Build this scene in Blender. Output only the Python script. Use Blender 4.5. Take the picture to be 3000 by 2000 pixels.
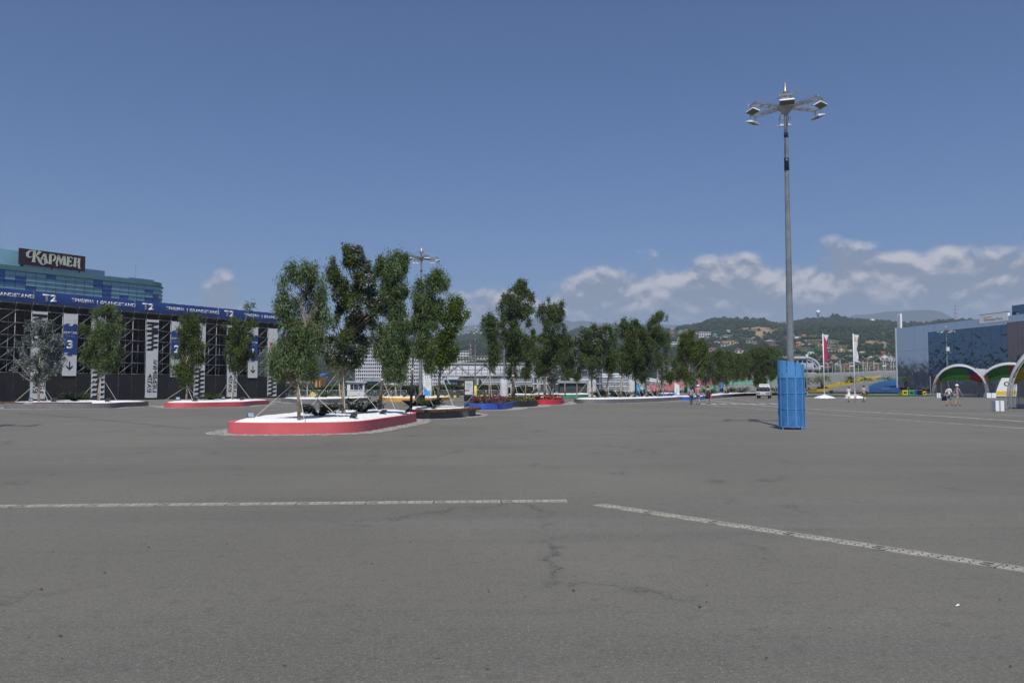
import bpy, bmesh, math, random
import numpy as np
from mathutils import Vector, Matrix, noise

random.seed(7); np.random.seed(7)
for o in list(bpy.data.objects): bpy.data.objects.remove(o)
SC = bpy.context.scene
COL = SC.collection
R = math.radians
PI = math.pi

# ------------------------------------------------------------------ camera
F = 2333.0; HZ = 1133.0; EYE = 1.6
PITCH = math.atan((HZ - 1000.0) / F)
cam_d = bpy.data.cameras.new('camera'); cam = bpy.data.objects.new('camera', cam_d); COL.objects.link(cam)
cam_d.sensor_width = 36.0; cam_d.lens = F / 3000.0 * 36.0; cam_d.clip_start = 0.1; cam_d.clip_end = 40000
cam.location = (0, 0, EYE); cam.rotation_euler = (R(90) + PITCH, 0, 0)
SC.camera = cam

def ray(px, py):
    a = (px - 1500.0) / F; b = (1000.0 - py) / F
    return Vector((a, math.cos(PITCH) - b * math.sin(PITCH), math.sin(PITCH) + b * math.cos(PITCH)))
def G(px, py, z=0.0):
    d = ray(px, py); t = (z - EYE) / d.z
    return Vector((d.x * t, d.y * t, z))
def P(px, py, Y):
    d = ray(px, py); t = Y / d.y
    return Vector((d.x * t, Y, EYE + d.z * t))

# ------------------------------------------------------------------ world, sun, exposure
SUN_EL = R(57); SUN_AZ = R(186.8)
w = bpy.data.worlds.new('World'); SC.world = w; w.use_nodes = True
nt = w.node_tree; nt.nodes.clear()
def N(nt, t, **k):
    n = nt.nodes.new(t)
    for a, b in k.items(): setattr(n, a, b)
    return n
def L(nt, a, b): nt.links.new(a, b)
ORD = ['first', 'second', 'third', 'fourth', 'fifth', 'sixth', 'seventh', 'eighth', 'ninth', 'tenth', 'eleventh', 'twelfth', 'thirteenth', 'fourteenth', 'fifteenth', 'sixteenth', 'seventeenth', 'eighteenth', 'nineteenth', 'twentieth'] + ['twenty ' + x for x in ('first', 'second', 'third', 'fourth', 'fifth', 'sixth', 'seventh', 'eighth', 'ninth')]
def math_n(nt, op, a, b=None, c=None, clamp=False):
    n = N(nt, 'ShaderNodeMath', operation=op); n.use_clamp = clamp
    for i, v in enumerate((a, b, c)):
        if v is None: continue
        if isinstance(v, (int, float)): n.inputs[i].default_value = v
        else: L(nt, v, n.inputs[i])
    return n.outputs[0]
def mixc(nt, fac, a, b, mode='MIX'):
    n = N(nt, 'ShaderNodeMix', data_type='RGBA', blend_type=mode)
    for i, v in ((0, fac), (6, a), (7, b)):
        if isinstance(v, (int, float)): n.inputs[i].default_value = v
        elif isinstance(v, tuple): n.inputs[i].default_value = (v + (1,))[:4]
        else: L(nt, v, n.inputs[i])
    return n.outputs[2]
def smooth(nt, x, lo, hi):
    n = N(nt, 'ShaderNodeMapRange', interpolation_type='SMOOTHSTEP')
    n.inputs[1].default_value = lo; n.inputs[2].default_value = hi
    L(nt, x, n.inputs[0]); return n.outputs[0]

sky = N(nt, 'ShaderNodeTexSky', sky_type='NISHITA'); sky.sun_disc = False
sky.sun_elevation = SUN_EL; sky.sun_rotation = SUN_AZ
sky.altitude = 0; sky.air_density = 1.0; sky.dust_density = 0.6; sky.ozone_density = 2.0
tc = N(nt, 'ShaderNodeTexCoord'); sep = N(nt, 'ShaderNodeSeparateXYZ'); L(nt, tc.outputs['Generated'], sep.inputs[0])
az = math_n(nt, 'ARCTAN2', sep.outputs[0], sep.outputs[1]); el = sep.outputs[2]
def cloud_noise(dv, scale=1.0, det=7, rough=0.62):
    cb = N(nt, 'ShaderNodeCombineXYZ')
    L(nt, math_n(nt, 'MULTIPLY', az, 19.0 * scale), cb.inputs[0])
    L(nt, math_n(nt, 'MULTIPLY', math_n(nt, 'ADD', el, dv), 27.0 * scale), cb.inputs[1])
    n = N(nt, 'ShaderNodeTexNoise'); n.inputs['Scale'].default_value = 1.0; n.inputs['Detail'].default_value = det
    n.inputs['Roughness'].default_value = rough; n.inputs['Distortion'].default_value = 0.15
    L(nt, cb.outputs[0], n.inputs['Vector']); return n.outputs['Fac']
n0 = cloud_noise(0.0); n1 = cloud_noise(0.007)
# the bank's top edge wanders with azimuth
cbt = N(nt, 'ShaderNodeCombineXYZ'); L(nt, math_n(nt, 'MULTIPLY', math_n(nt, 'SINE', az), 5.5), cbt.inputs[0]); L(nt, math_n(nt, 'MULTIPLY', math_n(nt, 'COSINE', az), 5.5), cbt.inputs[1]); cbt.inputs[2].default_value = 3.3
nb = N(nt, 'ShaderNodeTexNoise'); nb.inputs['Scale'].default_value = 1.0; nb.inputs['Detail'].default_value = 3; L(nt, cbt.outputs[0], nb.inputs['Vector'])
azramp = smooth(nt, az, -0.02, 0.28)
azback = smooth(nt, az, 2.6, 1.0)
azr = math_n(nt, 'MULTIPLY', azramp, azback)
top = math_n(nt, 'ADD', math_n(nt, 'ADD', math_n(nt, 'MULTIPLY', nb.outputs['Fac'], 0.035), math_n(nt, 'MULTIPLY', azr, 0.032)), math_n(nt, 'ADD', math_n(nt, 'MULTIPLY', smooth(nt, az, -0.20, -0.05), 0.060), 0.056))
azl = math_n(nt, 'MULTIPLY', smooth(nt, az, 0.42, 0.62), -0.022)
puff = math_n(nt, 'MULTIPLY', smooth(nt, math_n(nt, 'ABSOLUTE', math_n(nt, 'ADD', az, 0.352)), 0.075, 0.0), 0.052)
top = math_n(nt, 'ADD', math_n(nt, 'ADD', top, azl), puff)
dtop = math_n(nt, 'SUBTRACT', top, el)
bill = cloud_noise(0.0, 0.62, 6, 0.52); bill2 = cloud_noise(0.009, 0.62, 6, 0.52)
dens = math_n(nt, 'ADD', math_n(nt, 'MULTIPLY', dtop, 17.0), math_n(nt, 'ADD', math_n(nt, 'MULTIPLY', math_n(nt, 'SUBTRACT', bill, 0.5), 2.2), math_n(nt, 'MULTIPLY', math_n(nt, 'SUBTRACT', n0, 0.5), 0.7)))
mask = smooth(nt, dens, -0.02, 0.42)
low = smooth(nt, el, 0.050, 0.112)          # bases dissolve into the haze below
rel = math_n(nt, 'SUBTRACT', bill, bill2)
edge = smooth(nt, dens, 1.6, 0.15)
lit = smooth(nt, math_n(nt, 'ADD', math_n(nt, 'ADD', math_n(nt, 'MULTIPLY', rel, 7.0), math_n(nt, 'MULTIPLY', edge, 0.38)), math_n(nt, 'MULTIPLY', math_n(nt, 'SUBTRACT', n0, 0.5), 0.8)), 0.0, 0.85)
CL_LIT = (10.6, 9.6, 9.2); CL_SH = (2.95, 3.35, 4.05)
ccol = mixc(nt, math_n(nt, 'MULTIPLY', lit, low), CL_SH, CL_LIT)
mask = math_n(nt, 'MULTIPLY', mask, math_n(nt, 'ADD', math_n(nt, 'MULTIPLY', low, 0.50), 0.48))
# thin high wisps
wn = cloud_noise(0.3, 0.35, 5, 0.55)
wisp = math_n(nt, 'MULTIPLY', smooth(nt, wn, 0.64, 0.80), 0.10)
skyt = mixc(nt, 1.0, sky.outputs[0], (0.395, 0.665, 1.04), 'MULTIPLY')
c1 = mixc(nt, wisp, skyt, (4.0, 4.2, 4.6))
c2 = mixc(nt, math_n(nt, 'MULTIPLY', mask, 0.93), c1, ccol)
bg = N(nt, 'ShaderNodeBackground'); bg.inputs['Strength'].default_value = 0.077
L(nt, c2, bg.inputs['Color']); wo = N(nt, 'ShaderNodeOutputWorld'); L(nt, bg.outputs[0], wo.inputs['Surface'])

sun_d = bpy.data.lights.new('sun', 'SUN'); sun_d.energy = 5.0; sun_d.angle = R(0.53); sun_d.color = (1.0, 0.955, 0.89)
sun = bpy.data.objects.new('sun', sun_d); COL.objects.link(sun); sun.location = (-10, -60, 80)
sd = Vector((math.sin(SUN_AZ) * math.cos(SUN_EL), math.cos(SUN_AZ) * math.cos(SUN_EL), math.sin(SUN_EL)))
sun.rotation_euler = (-sd).to_track_quat('-Z', 'Y').to_euler()
SC.view_settings.view_transform = 'Standard'; SC.view_settings.look = 'None'
SC.view_settings.exposure = 0.0; SC.view_settings.gamma = 1.0; SC.view_settings.use_curve_mapping = False
SC.cycles.volume_bounces = 0
SC.cycles.max_bounces = 6; SC.cycles.transparent_max_bounces = 16

# ------------------------------------------------------------------ materials
MATS = {}
def mat(name, col, rough=0.6, metal=0.0, var=0.0, vscale=3.0, bump=0.0, bscale=20.0, spec=0.5, trans=0.0, tone=None, coords='Object', tint=None):
    """procedural principled material; var = amount of soft dirt variation, tone = colour the per-leaf attribute mixes towards"""
    if name in MATS: return MATS[name]
    m = bpy.data.materials.new(name); m.use_nodes = True; nt = m.node_tree
    b = nt.nodes['Principled BSDF']; out = nt.nodes['Material Output']
    b.inputs['Roughness'].default_value = rough; b.inputs['Metallic'].default_value = metal
    b.inputs['Specular IOR Level'].default_value = spec
    c = tuple(col) + (1,)
    b.inputs['Base Color'].default_value = c
    src = None
    tcn = N(nt, 'ShaderNodeTexCoord')
    if tone is not None:
        at = N(nt, 'ShaderNodeAttribute'); at.attribute_name = 'tone'
        src = mixc(nt, at.outputs['Fac'], tuple(col), tuple(tone))
    if var > 0:
        nz = N(nt, 'ShaderNodeTexNoise'); nz.inputs['Scale'].default_value = vscale; nz.inputs['Detail'].default_value = 6; nz.inputs['Roughness'].default_value = 0.65
        L(nt, tcn.outputs[coords], nz.inputs['Vector'])
        f = smooth(nt, nz.outputs['Fac'], 0.32, 0.68)
        lo = tint if tint else tuple(x * (1 - var) for x in col)
        if src is None: src = mixc(nt, f, lo, tuple(min(1, x * (1 + var * 0.35)) for x in col))
        else: src = mixc(nt, math_n(nt, 'MULTIPLY', f, var), src, (0, 0, 0))
    if src is not None: L(nt, src, b.inputs['Base Color'])
    if bump > 0:
        nb_ = N(nt, 'ShaderNodeTexNoise'); nb_.inputs['Scale'].default_value = bscale; nb_.inputs['Detail'].default_value = 4
        L(nt, tcn.outputs[coords], nb_.inputs['Vector'])
        bp = N(nt, 'ShaderNodeBump'); bp.inputs['Strength'].default_value = bump; bp.inputs['Distance'].default_value = 0.05
        L(nt, nb_.outputs['Fac'], bp.inputs['Height']); L(nt, bp.outputs[0], b.inputs['Normal'])
    if trans > 0:
        tr = N(nt, 'ShaderNodeBsdfTranslucent'); mx = N(nt, 'ShaderNodeMixShader'); mx.inputs[0].default_value = trans
        if src is not None: L(nt, src, tr.inputs[0])
        else: tr.inputs[0].default_value = c
        L(nt, b.outputs[0], mx.inputs[1]); L(nt, tr.outputs[0], mx.inputs[2]); L(nt, mx.outputs[0], out.inputs['Surface'])
    MATS[name] = m
    return m

def asphalt_mat():
    m = bpy.data.materials.new('worn_asphalt'); m.use_nodes = True; nt = m.node_tree; b = nt.nodes['Principled BSDF']
    tcn = N(nt, 'ShaderNodeTexCoord'); o = tcn.outputs['Object']
    def nz(scale, det=4, rough=0.6, vec=None, dist=0.0):
        n = N(nt, 'ShaderNodeTexNoise'); n.inputs['Scale'].default_value = scale; n.inputs['Detail'].default_value = det
        n.inputs['Roughness'].default_value = rough; n.inputs['Distortion'].default_value = dist
        L(nt, vec or o, n.inputs['Vector']); return n.outputs['Fac']
    base = mixc(nt, smooth(nt, nz(0.10, 5), 0.3, 0.7), (0.107, 0.102, 0.083), (0.162, 0.153, 0.127))
    # far away the surface is slightly warmer; patches
    base = mixc(nt, smooth(nt, nz(0.035, 4), 0.48, 0.60), base, (0.152, 0.140, 0.120))
    # long polished tyre arcs: noise on stretched, bent coordinates
    mp = N(nt, 'ShaderNodeMapping'); mp.inputs['Scale'].default_value = (0.12, 1.1, 1); mp.inputs['Rotation'].default_value = (0, 0, 0.16); L(nt, o, mp.inputs[0])
    base = mixc(nt, math_n(nt, 'MULTIPLY', smooth(nt, nz(1.0, 6, 0.62, mp.outputs[0], 1.2), 0.52, 0.72), 0.42), base, (0.072, 0.072, 0.070))
    mp2 = N(nt, 'ShaderNodeMapping'); mp2.inputs['Scale'].default_value = (0.06, 0.7, 1); mp2.inputs['Rotation'].default_value = (0, 0, -0.35); L(nt, o, mp2.inputs[0])
    base = mixc(nt, math_n(nt, 'MULTIPLY', smooth(nt, nz(1.3, 5, 0.6, mp2.outputs[0], 0.8), 0.56, 0.68), 0.30), base, (0.172, 0.168, 0.158))
    wv = N(nt, 'ShaderNodeTexWave', wave_type='RINGS'); wv.inputs['Scale'].default_value = 0.045; wv.inputs['Distortion'].default_value = 6.0; wv.inputs['Detail'].default_value = 4; wv.inputs['Detail Scale'].default_value = 0.3
    mpw = N(nt, 'ShaderNodeMapping'); mpw.inputs['Location'].default_value = (-22, 4, 0); mpw.inputs['Scale'].default_value = (0.7, 1.3, 1); L(nt, o, mpw.inputs[0]); L(nt, mpw.outputs[0], wv.inputs['Vector'])
    base = mixc(nt, math_n(nt, 'MULTIPLY', smooth(nt, wv.outputs['Fac'], 0.90, 1.0), 0.22), base, (0.075, 0.074, 0.072))
    # oil spots
    base = mixc(nt, math_n(nt, 'MULTIPLY', smooth(nt, nz(0.55, 3, 0.5), 0.66, 0.78), 0.35), base, (0.070, 0.066, 0.062))
    # aggregate
    fine = nz(90, 3, 0.7)
    base = mixc(nt, math_n(nt, 'MULTIPLY', smooth(nt, fine, 0.35, 0.65), 0.42), base, (0.235, 0.228, 0.205))
    vo = N(nt, 'ShaderNodeTexVoronoi'); vo.inputs['Scale'].default_value = 26; L(nt, o, vo.inputs['Vector'])
    spk = math_n(nt, 'LESS_THAN', vo.outputs['Distance'], 0.10)
    sepc = N(nt, 'ShaderNodeSeparateColor'); L(nt, vo.outputs['Color'], sepc.inputs[0])
    spk = math_n(nt, 'MULTIPLY', spk, math_n(nt, 'GREATER_THAN', sepc.outputs[0], 0.58))
    base = mixc(nt, math_n(nt, 'MULTIPLY', spk, 0.8), base, (0.42, 0.41, 0.39))
    vo2 = N(nt, 'ShaderNodeTexVoronoi'); vo2.inputs['Scale'].default_value = 3.1; L(nt, o, vo2.inputs['Vector'])
    s2 = N(nt, 'ShaderNodeSeparateColor'); L(nt, vo2.outputs['Color'], s2.inputs[0])
    dsp = math_n(nt, 'MULTIPLY', math_n(nt, 'LESS_THAN', math_n(nt, 'ADD', vo2.outputs['Distance'], math_n(nt, 'MULTIPLY', nz(30, 2), 0.05)), 0.075), math_n(nt, 'GREATER_THAN', s2.outputs[1], 0.72))
    base = mixc(nt, math_n(nt, 'MULTIPLY', dsp, 0.75), base, (0.035, 0.032, 0.03))
    base = mixc(nt, math_n(nt, 'MULTIPLY', smooth(nt, nz(140, 2, 0.6), 0.56, 0.70), 0.45), base, (0.050, 0.048, 0.043))
    md = nz(7.0, 7, 0.8)
    g2 = nz(34, 3, 0.75)
    base = mixc(nt, math_n(nt, 'MULTIPLY', smooth(nt, g2, 0.52, 0.66), 0.42), base, (0.072, 0.068, 0.058))
    base = mixc(nt, math_n(nt, 'MULTIPLY', smooth(nt, g2, 0.48, 0.34), 0.45), base, (0.25, 0.238, 0.205))
    base = mixc(nt, math_n(nt, 'MULTIPLY', smooth(nt, md, 0.50, 0.66), 0.42), base, (0.075, 0.070, 0.060))
    # cracks, in some areas only
    sh_ = N(nt, 'ShaderNodeVectorMath', operation='ADD'); L(nt, o, sh_.inputs[0]); sh_.inputs[1].default_value = (-4.4, 0.4, 0); o = sh_.outputs[0]
    mpc = N(nt, 'ShaderNodeMapping'); mpc.inputs['Scale'].default_value = (0.42, 0.22, 1); L(nt, o, mpc.inputs[0])
    nv = N(nt, 'ShaderNodeTexNoise'); nv.inputs['Scale'].default_value = 2.2; nv.inputs['Detail'].default_value = 6; nv.inputs['Roughness'].default_value = 0.65; L(nt, o, nv.inputs['Vector'])
    add = N(nt, 'ShaderNodeVectorMath', operation='MULTIPLY_ADD'); L(nt, nv.outputs['Color'], add.inputs[0]); add.inputs[1].default_value = (0.45, 0.45, 0); L(nt, mpc.outputs[0], add.inputs[2])
    vc = N(nt, 'ShaderNodeTexVoronoi', feature='DISTANCE_TO_EDGE'); vc.inputs['Scale'].default_value = 1.0; L(nt, add.outputs[0], vc.inputs['Vector'])
    crk = math_n(nt, 'MULTIPLY', smooth(nt, vc.outputs['Distance'], 0.006, 0.0015), smooth(nt, nz(0.33, 3, 0.5, o), 0.52, 0.62))
    base = mixc(nt, math_n(nt, 'MULTIPLY', crk, 0.7), base, (0.04, 0.038, 0.036))
    wide = math_n(nt, 'MULTIPLY', smooth(nt, vc.outputs['Distance'], 0.05, 0.0), smooth(nt, nz(0.33, 3, 0.5, o), 0.50, 0.62))
    base = mixc(nt, math_n(nt, 'MULTIPLY', wide, 0.22), base, (0.06, 0.057, 0.054))
    L(nt, base, b.inputs['Base Color'])
    b.inputs['Roughness'].default_value = 0.72; b.inputs['Specular IOR Level'].default_value = 0.28
    bp = N(nt, 'ShaderNodeBump'); bp.inputs['Strength'].default_value = 0.55; bp.inputs['Distance'].default_value = 0.015
    hh = math_n(nt, 'ADD', fine, math_n(nt, 'MULTIPLY', nz(300, 2), 0.5))
    L(nt, hh, bp.inputs['Height']); L(nt, bp.outputs[0], b.inputs['Normal'])
    return m

# ------------------------------------------------------------------ mesh + object helpers
def setp(o, label=None, cat=None, group=None, kind=None):
    if label: o['label'] = label
    if cat: o['category'] = cat
    if group: o['group'] = group
    if kind: o['kind'] = kind
    return o
def thing(name, label, cat, loc=(0, 0, 0), rz=0.0, group=None):
    o = bpy.data.objects.new(name, None); COL.objects.link(o)
    o.empty_display_size = 0.2
    o.location = loc; o.rotation_euler = (0, 0, rz)
    return setp(o, label, cat, group)
def link(name, me, parent=None, m=None, loc=None, rot=None, kind=None):
    o = bpy.data.objects.new(name, me); COL.objects.link(o)
    if parent is not None: o.parent = parent
    if loc is not None: o.location = loc
    if rot is not None: o.rotation_euler = rot
    if m is not None and not me.materials: me.materials.append(m)
    if kind: o['kind'] = kind
    return o
def kids(o): return [c for c in ALLKIDS.get(o.name, [])]
def copy_tree(root, loc=None, rz=None, label=None, scale=None, group=None):
    kd = {}
    for c in COL.objects:
        if c.parent is not None: kd.setdefault(c.parent.name, []).append(c)
    def rec(o, par):
        c = o.copy(); COL.objects.link(c)
        if par is not None: c.parent = par
        for k in kd.get(o.name, []): rec(k, c)
        return c
    r = rec(root, None)
    if loc is not None: r.location = loc
    if rz is not None: r.rotation_euler = (0, 0, rz)
    if label: r['label'] = label
    if group: r['group'] = group
    if scale is not None: r.scale = (scale,) * 3 if isinstance(scale, (int, float)) else scale
    return r
_bk = {}
def tree_map():
    kd = {}
    for c in COL.objects:
        if c.parent is not None: kd.setdefault(c.parent.name, []).append(c)
    return kd

class MB:
    """collects primitives into one mesh"""
    def __init__(s): s.v = []; s.f = []; s.mi = []; s.m = 0; s.sm = []
    def add(s, vs, fs, smooth=False):
        b = len(s.v); s.v += [tuple(x) for x in vs]
        for f in fs: s.f.append(tuple(b + i for i in f)); s.mi.append(s.m); s.sm.append(smooth)
        return s
    def box(s, c, size, M=None):
        hx, hy, hz = size[0] / 2, size[1] / 2, size[2] / 2
        vs = [Vector((x, y, z)) for x in (-hx, hx) for y in (-hy, hy) for z in (-hz, hz)]
        if M is not None: vs = [M @ v for v in vs]
        c = Vector(c)
        return s.add([v + c for v in vs], [(0, 1, 3, 2), (4, 6, 7, 5), (0, 4, 5, 1), (2, 3, 7, 6), (0, 2, 6, 4), (1, 5, 7, 3)])
    def bbox(s, x0, x1, y0, y1, z0, z1): return s.box(((x0 + x1) / 2, (y0 + y1) / 2, (z0 + z1) / 2), (abs(x1 - x0), abs(y1 - y0), abs(z1 - z0)))
    def bar(s, a, b, w_, h_=None, up=Vector((0, 0, 1))):
        a = Vector(a); b = Vector(b); h_ = h_ or w_
        d = (b - a)
        if d.length < 1e-6: return s
        x = d.normalized()
        u = up if abs(x.dot(up)) < 0.98 else Vector((1, 0, 0))
        y = u.cross(x).normalized(); z = x.cross(y)
        vs = [p + y * (sy * w_ / 2) + z * (sz * h_ / 2) for p in (a, b) for sy in (-1, 1) for sz in (-1, 1)]
        return s.add(vs, [(0, 1, 3, 2), (4, 6, 7, 5), (0, 4, 5, 1), (2, 3, 7, 6), (0, 2, 6, 4), (1, 5, 7, 3)])
    def tube(s, pts, rad, n=8, cap=True, smooth=True):
        pts = [Vector(p) for p in pts]
        if not isinstance(rad, (list, tuple)): rad = [rad] * len(pts)
        vs = []; fs = []
        prev = None
        for i, p in enumerate(pts):
            t = (pts[min(i + 1, len(pts) - 1)] - pts[max(i - 1, 0)]).normalized()
            if prev is None:
                u = Vector((0, 0, 1)) if abs(t.z) < 0.9 else Vector((1, 0, 0))
                y = u.cross(t).normalized()
            else:
                y = (prev - t * prev.dot(t)).normalized()
            prev = y; z = t.cross(y)
            for k in range(n):
                a = 2 * PI * k / n
                vs.append(p + (y * math.cos(a) + z * math.sin(a)) * rad[i])
        for i in range(len(pts) - 1):
            for k in range(n):
                fs.append((i * n + k, i * n + (k + 1) % n, (i + 1) * n + (k + 1) % n, (i + 1) * n + k))
        s.add(vs, fs, smooth)
        if cap:
            b = len(s.v) - len(vs)
            s.f.append(tuple(b + k for k in reversed(range(n)))); s.mi.append(s.m); s.sm.append(False)
            s.f.append(tuple(b + (len(pts) - 1) * n + k for k in range(n))); s.mi.append(s.m); s.sm.append(False)
        return s
    def lathe(s, prof, n=12, c=(0, 0, 0), smooth=True, sx=1, sy=1):
        c = Vector(c); vs = []; fs = []
        for r_, z_ in prof:
            for k in range(n):
                a = 2 * PI * k / n; vs.append(c + Vector((r_ * sx * math.cos(a), r_ * sy * math.sin(a), z_)))
        for i in range(len(prof) - 1):
            for k in range(n): fs.append((i * n + k, i * n + (k + 1) % n, (i + 1) * n + (k + 1) % n, (i + 1) * n + k))
        return s.add(vs, fs, smooth)
    def ball(s, c, r_, n=10, sc=(1, 1, 1)):
        pr = [(math.sin(PI * i / (n // 2 + 1)) * r_, -math.cos(PI * i / (n // 2 + 1)) * r_ * sc[2]) for i in range(n // 2 + 2)]
        return s.lathe([(max(a, 1e-4), b) for a, b in pr], n, c, True, sc[0], sc[1])
    def prism(s, poly, z0, z1):
        n = len(poly); vs = [(x, y, z0) for x, y in poly] + [(x, y, z1) for x, y in poly]
        fs = [tuple(reversed(range(n))), tuple(range(n, 2 * n))] + [(i, (i + 1) % n, n + (i + 1) % n, n + i) for i in range(n)]
        return s.add(vs, fs)
    def slab(s, poly, M, t):
        """2-D polygon in the plane (x,z) of matrix M, extruded t along -y (towards the front)"""
        n = len(poly); vs = [M @ Vector((x, 0, z)) for x, z in poly] + [M @ Vector((x, -t, z)) for x, z in poly]
        fs = [tuple(range(n)), tuple(reversed(range(n, 2 * n)))] + [(i, n + i, n + (i + 1) % n, (i + 1) % n) for i in range(n)]
        return s.add(vs, fs)
    def mesh(s, name, mats):
        me = bpy.data.meshes.new(name); me.from_pydata(s.v, [], s.f)
        for m in (mats if isinstance(mats, (list, tuple)) else [mats]): me.materials.append(m)
        me.polygons.foreach_set('material_index', s.mi); me.polygons.foreach_set('use_smooth', s.sm)
        me.update(); return me
    def build(s, name, mats, parent=None, off=None, kind=None):
        if off is not None:
            o = Vector(off); s.v = [(a - o.x, b - o.y, c - o.z) for a, b, c in s.v]
        return link(name, s.mesh(name, mats), parent, kind=kind)

def np_mesh(name, V, Q, m, tone=None, smooth=False):
    me = bpy.data.meshes.new(name); k = Q.shape[1]
    me.vertices.add(len(V)); me.vertices.foreach_set('co', V.astype(np.float32).ravel())
    me.loops.add(Q.size); me.loops.foreach_set('vertex_index', Q.astype(np.int32).ravel())
    me.polygons.add(len(Q)); me.polygons.foreach_set('loop_start', np.arange(0, Q.size, k, dtype=np.int32))
    me.polygons.foreach_set('loop_total', np.full(len(Q), k, dtype=np.int32))
    if smooth: me.polygons.foreach_set('use_smooth', np.ones(len(Q), dtype=bool))
    me.materials.append(m); me.update(calc_edges=True)
    if tone is not None:
        a = me.attributes.new('tone', 'FLOAT', 'FACE'); a.data.foreach_set('value', tone.astype(np.float32))
    return me

def text_mesh(name, body, h, xs=1.0, bold=0.0, extrude=0.01, m=None, align='LEFT', spacing=1.0):
    c = bpy.data.curves.new(name, 'FONT'); c.body = body; c.size = 1.0; c.offset = bold; c.extrude = 0; c.resolution_u = 3; c.align_x = align; c.space_character = spacing
    o = bpy.data.objects.new(name, c); COL.objects.link(o)
    dg = bpy.context.evaluated_depsgraph_get(); me = bpy.data.meshes.new_from_object(o.evaluated_get(dg))
    bpy.data.objects.remove(o); bpy.data.curves.remove(c)
    cap = 0.727
    bm = bmesh.new(); bm.from_mesh(me)
    r_ = bmesh.ops.extrude_face_region(bm, geom=bm.faces[:])
    for v in [g for g in r_['geom'] if isinstance(g, bmesh.types.BMVert)]: v.co.z += extrude * cap / h
    for v in bm.verts: v.co = Vector((v.co.x * h / cap * xs, v.co.y * h / cap, v.co.z * h / cap))
    bm.to_mesh(me); bm.free(); me.name = name
    me.materials.clear()
    if m: me.materials.append(m)
    return me
def face_matrix(origin, d, n=None):
    """x along d (horizontal), y up, z = outward normal d x up ; for text meshes"""
    d = Vector(d).normalized(); up = Vector((0, 0, 1)); nn = d.cross(up)
    M = Matrix((d, up, nn)).transposed().to_4x4(); M.translation = Vector(origin); return M
def place_text(name, me, parent, M):
    o = bpy.data.objects.new(name, me); COL.objects.link(o); o.parent = parent
    o.matrix_basis = M; return o
HAZE_D = 1.6e-4
# ================================================================== GROUND, HILLS, MOUNTAIN, HAZE
earth = mat('dry_earth_and_grass', (0.070, 0.085, 0.045), 0.9, var=0.5, vscale=0.02, tint=(0.11, 0.10, 0.075))
asp = asphalt_mat()
def sheet(name, x0, x1, y0, y1, z, m):
    me = bpy.data.meshes.new(name); me.from_pydata([(x0, y0, z), (x1, y0, z), (x1, y1, z), (x0, y1, z)], [], [(0, 1, 2, 3)])
    return link(name, me, m=m, kind='structure')
sheet('ground', -10000, 10000, -10000, 10000, -0.012, earth)
sheet('asphalt_plaza', -190, 190, -90, 330, 0.0, asp)

RIDGE = [(-900, 1075), (-200, 1050), (300, 1030), (600, 1012), (850, 1003), (1100, 995), (1335, 989), (1380, 979), (1420, 982), (1500, 989), (1600, 987), (1656, 980), (1700, 964), (1780, 966), (1900, 968),
         (1967, 965), (2004, 957), (2036, 956), (2090, 936), (2150, 937), (2187, 940), (2247, 944), (2273, 950), (2305, 953), (2328, 945), (2360, 938), (2425, 933), (2469, 933),
         (2534, 939), (2599, 943), (2645, 949), (2722, 948), (2757, 942), (2788, 940), (2841, 940), (2870, 942), (3000, 938), (3300, 935), (3900, 950)]
RAZ = [math.atan((p - 1500) / F) for p, _ in RIDGE]
RR = 1900.0; R0 = 430.0
RH = [EYE + (HZ - y) / F * RR * math.cos(a) * 1.0 for (p, y), a in zip(RIDGE, RAZ)]
def ridge_h(a): return float(np.interp(a, RAZ, RH))
def terrain(x, y):
    r = math.hypot(x, y); a = math.atan2(x, y)
    if r < R0: return 0.0
    t = (r - R0) / (RR - R0); h = ridge_h(a)
    if t <= 1:
        z = h * (t ** 1.22)
        amp = h * 0.17 * math.sin(PI * min(1, t)) ** 1.0
        z += amp * (noise.noise((x / 330, y / 330, 1.7)) + 0.5 * noise.noise((x / 120, y / 120, 4.1)))
        # keep every slope point under the line of sight to the ridge
        z = min(z, (EYE + (h - EYE) * r / RR) - 2.0 * (1 - t))
        return max(z, 0.0)
    return h * max(0.0, 1 - (t - 1) * 0.5)
def hit(px, py, r0=440, r1=1890):
    d = ray(px, py); hl = math.hypot(d.x, d.y); last = None
    r = r0
    while r < r1:
        t = r / hl; z = EYE + d.z * t
        if terrain(d.x * t, d.y * t) >= z: return Vector((d.x * t, d.y * t, z))
        r += 4
    t = (r1) / hl; return Vector((d.x * t, d.y * t, terrain(d.x * t, d.y * t)))

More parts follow.
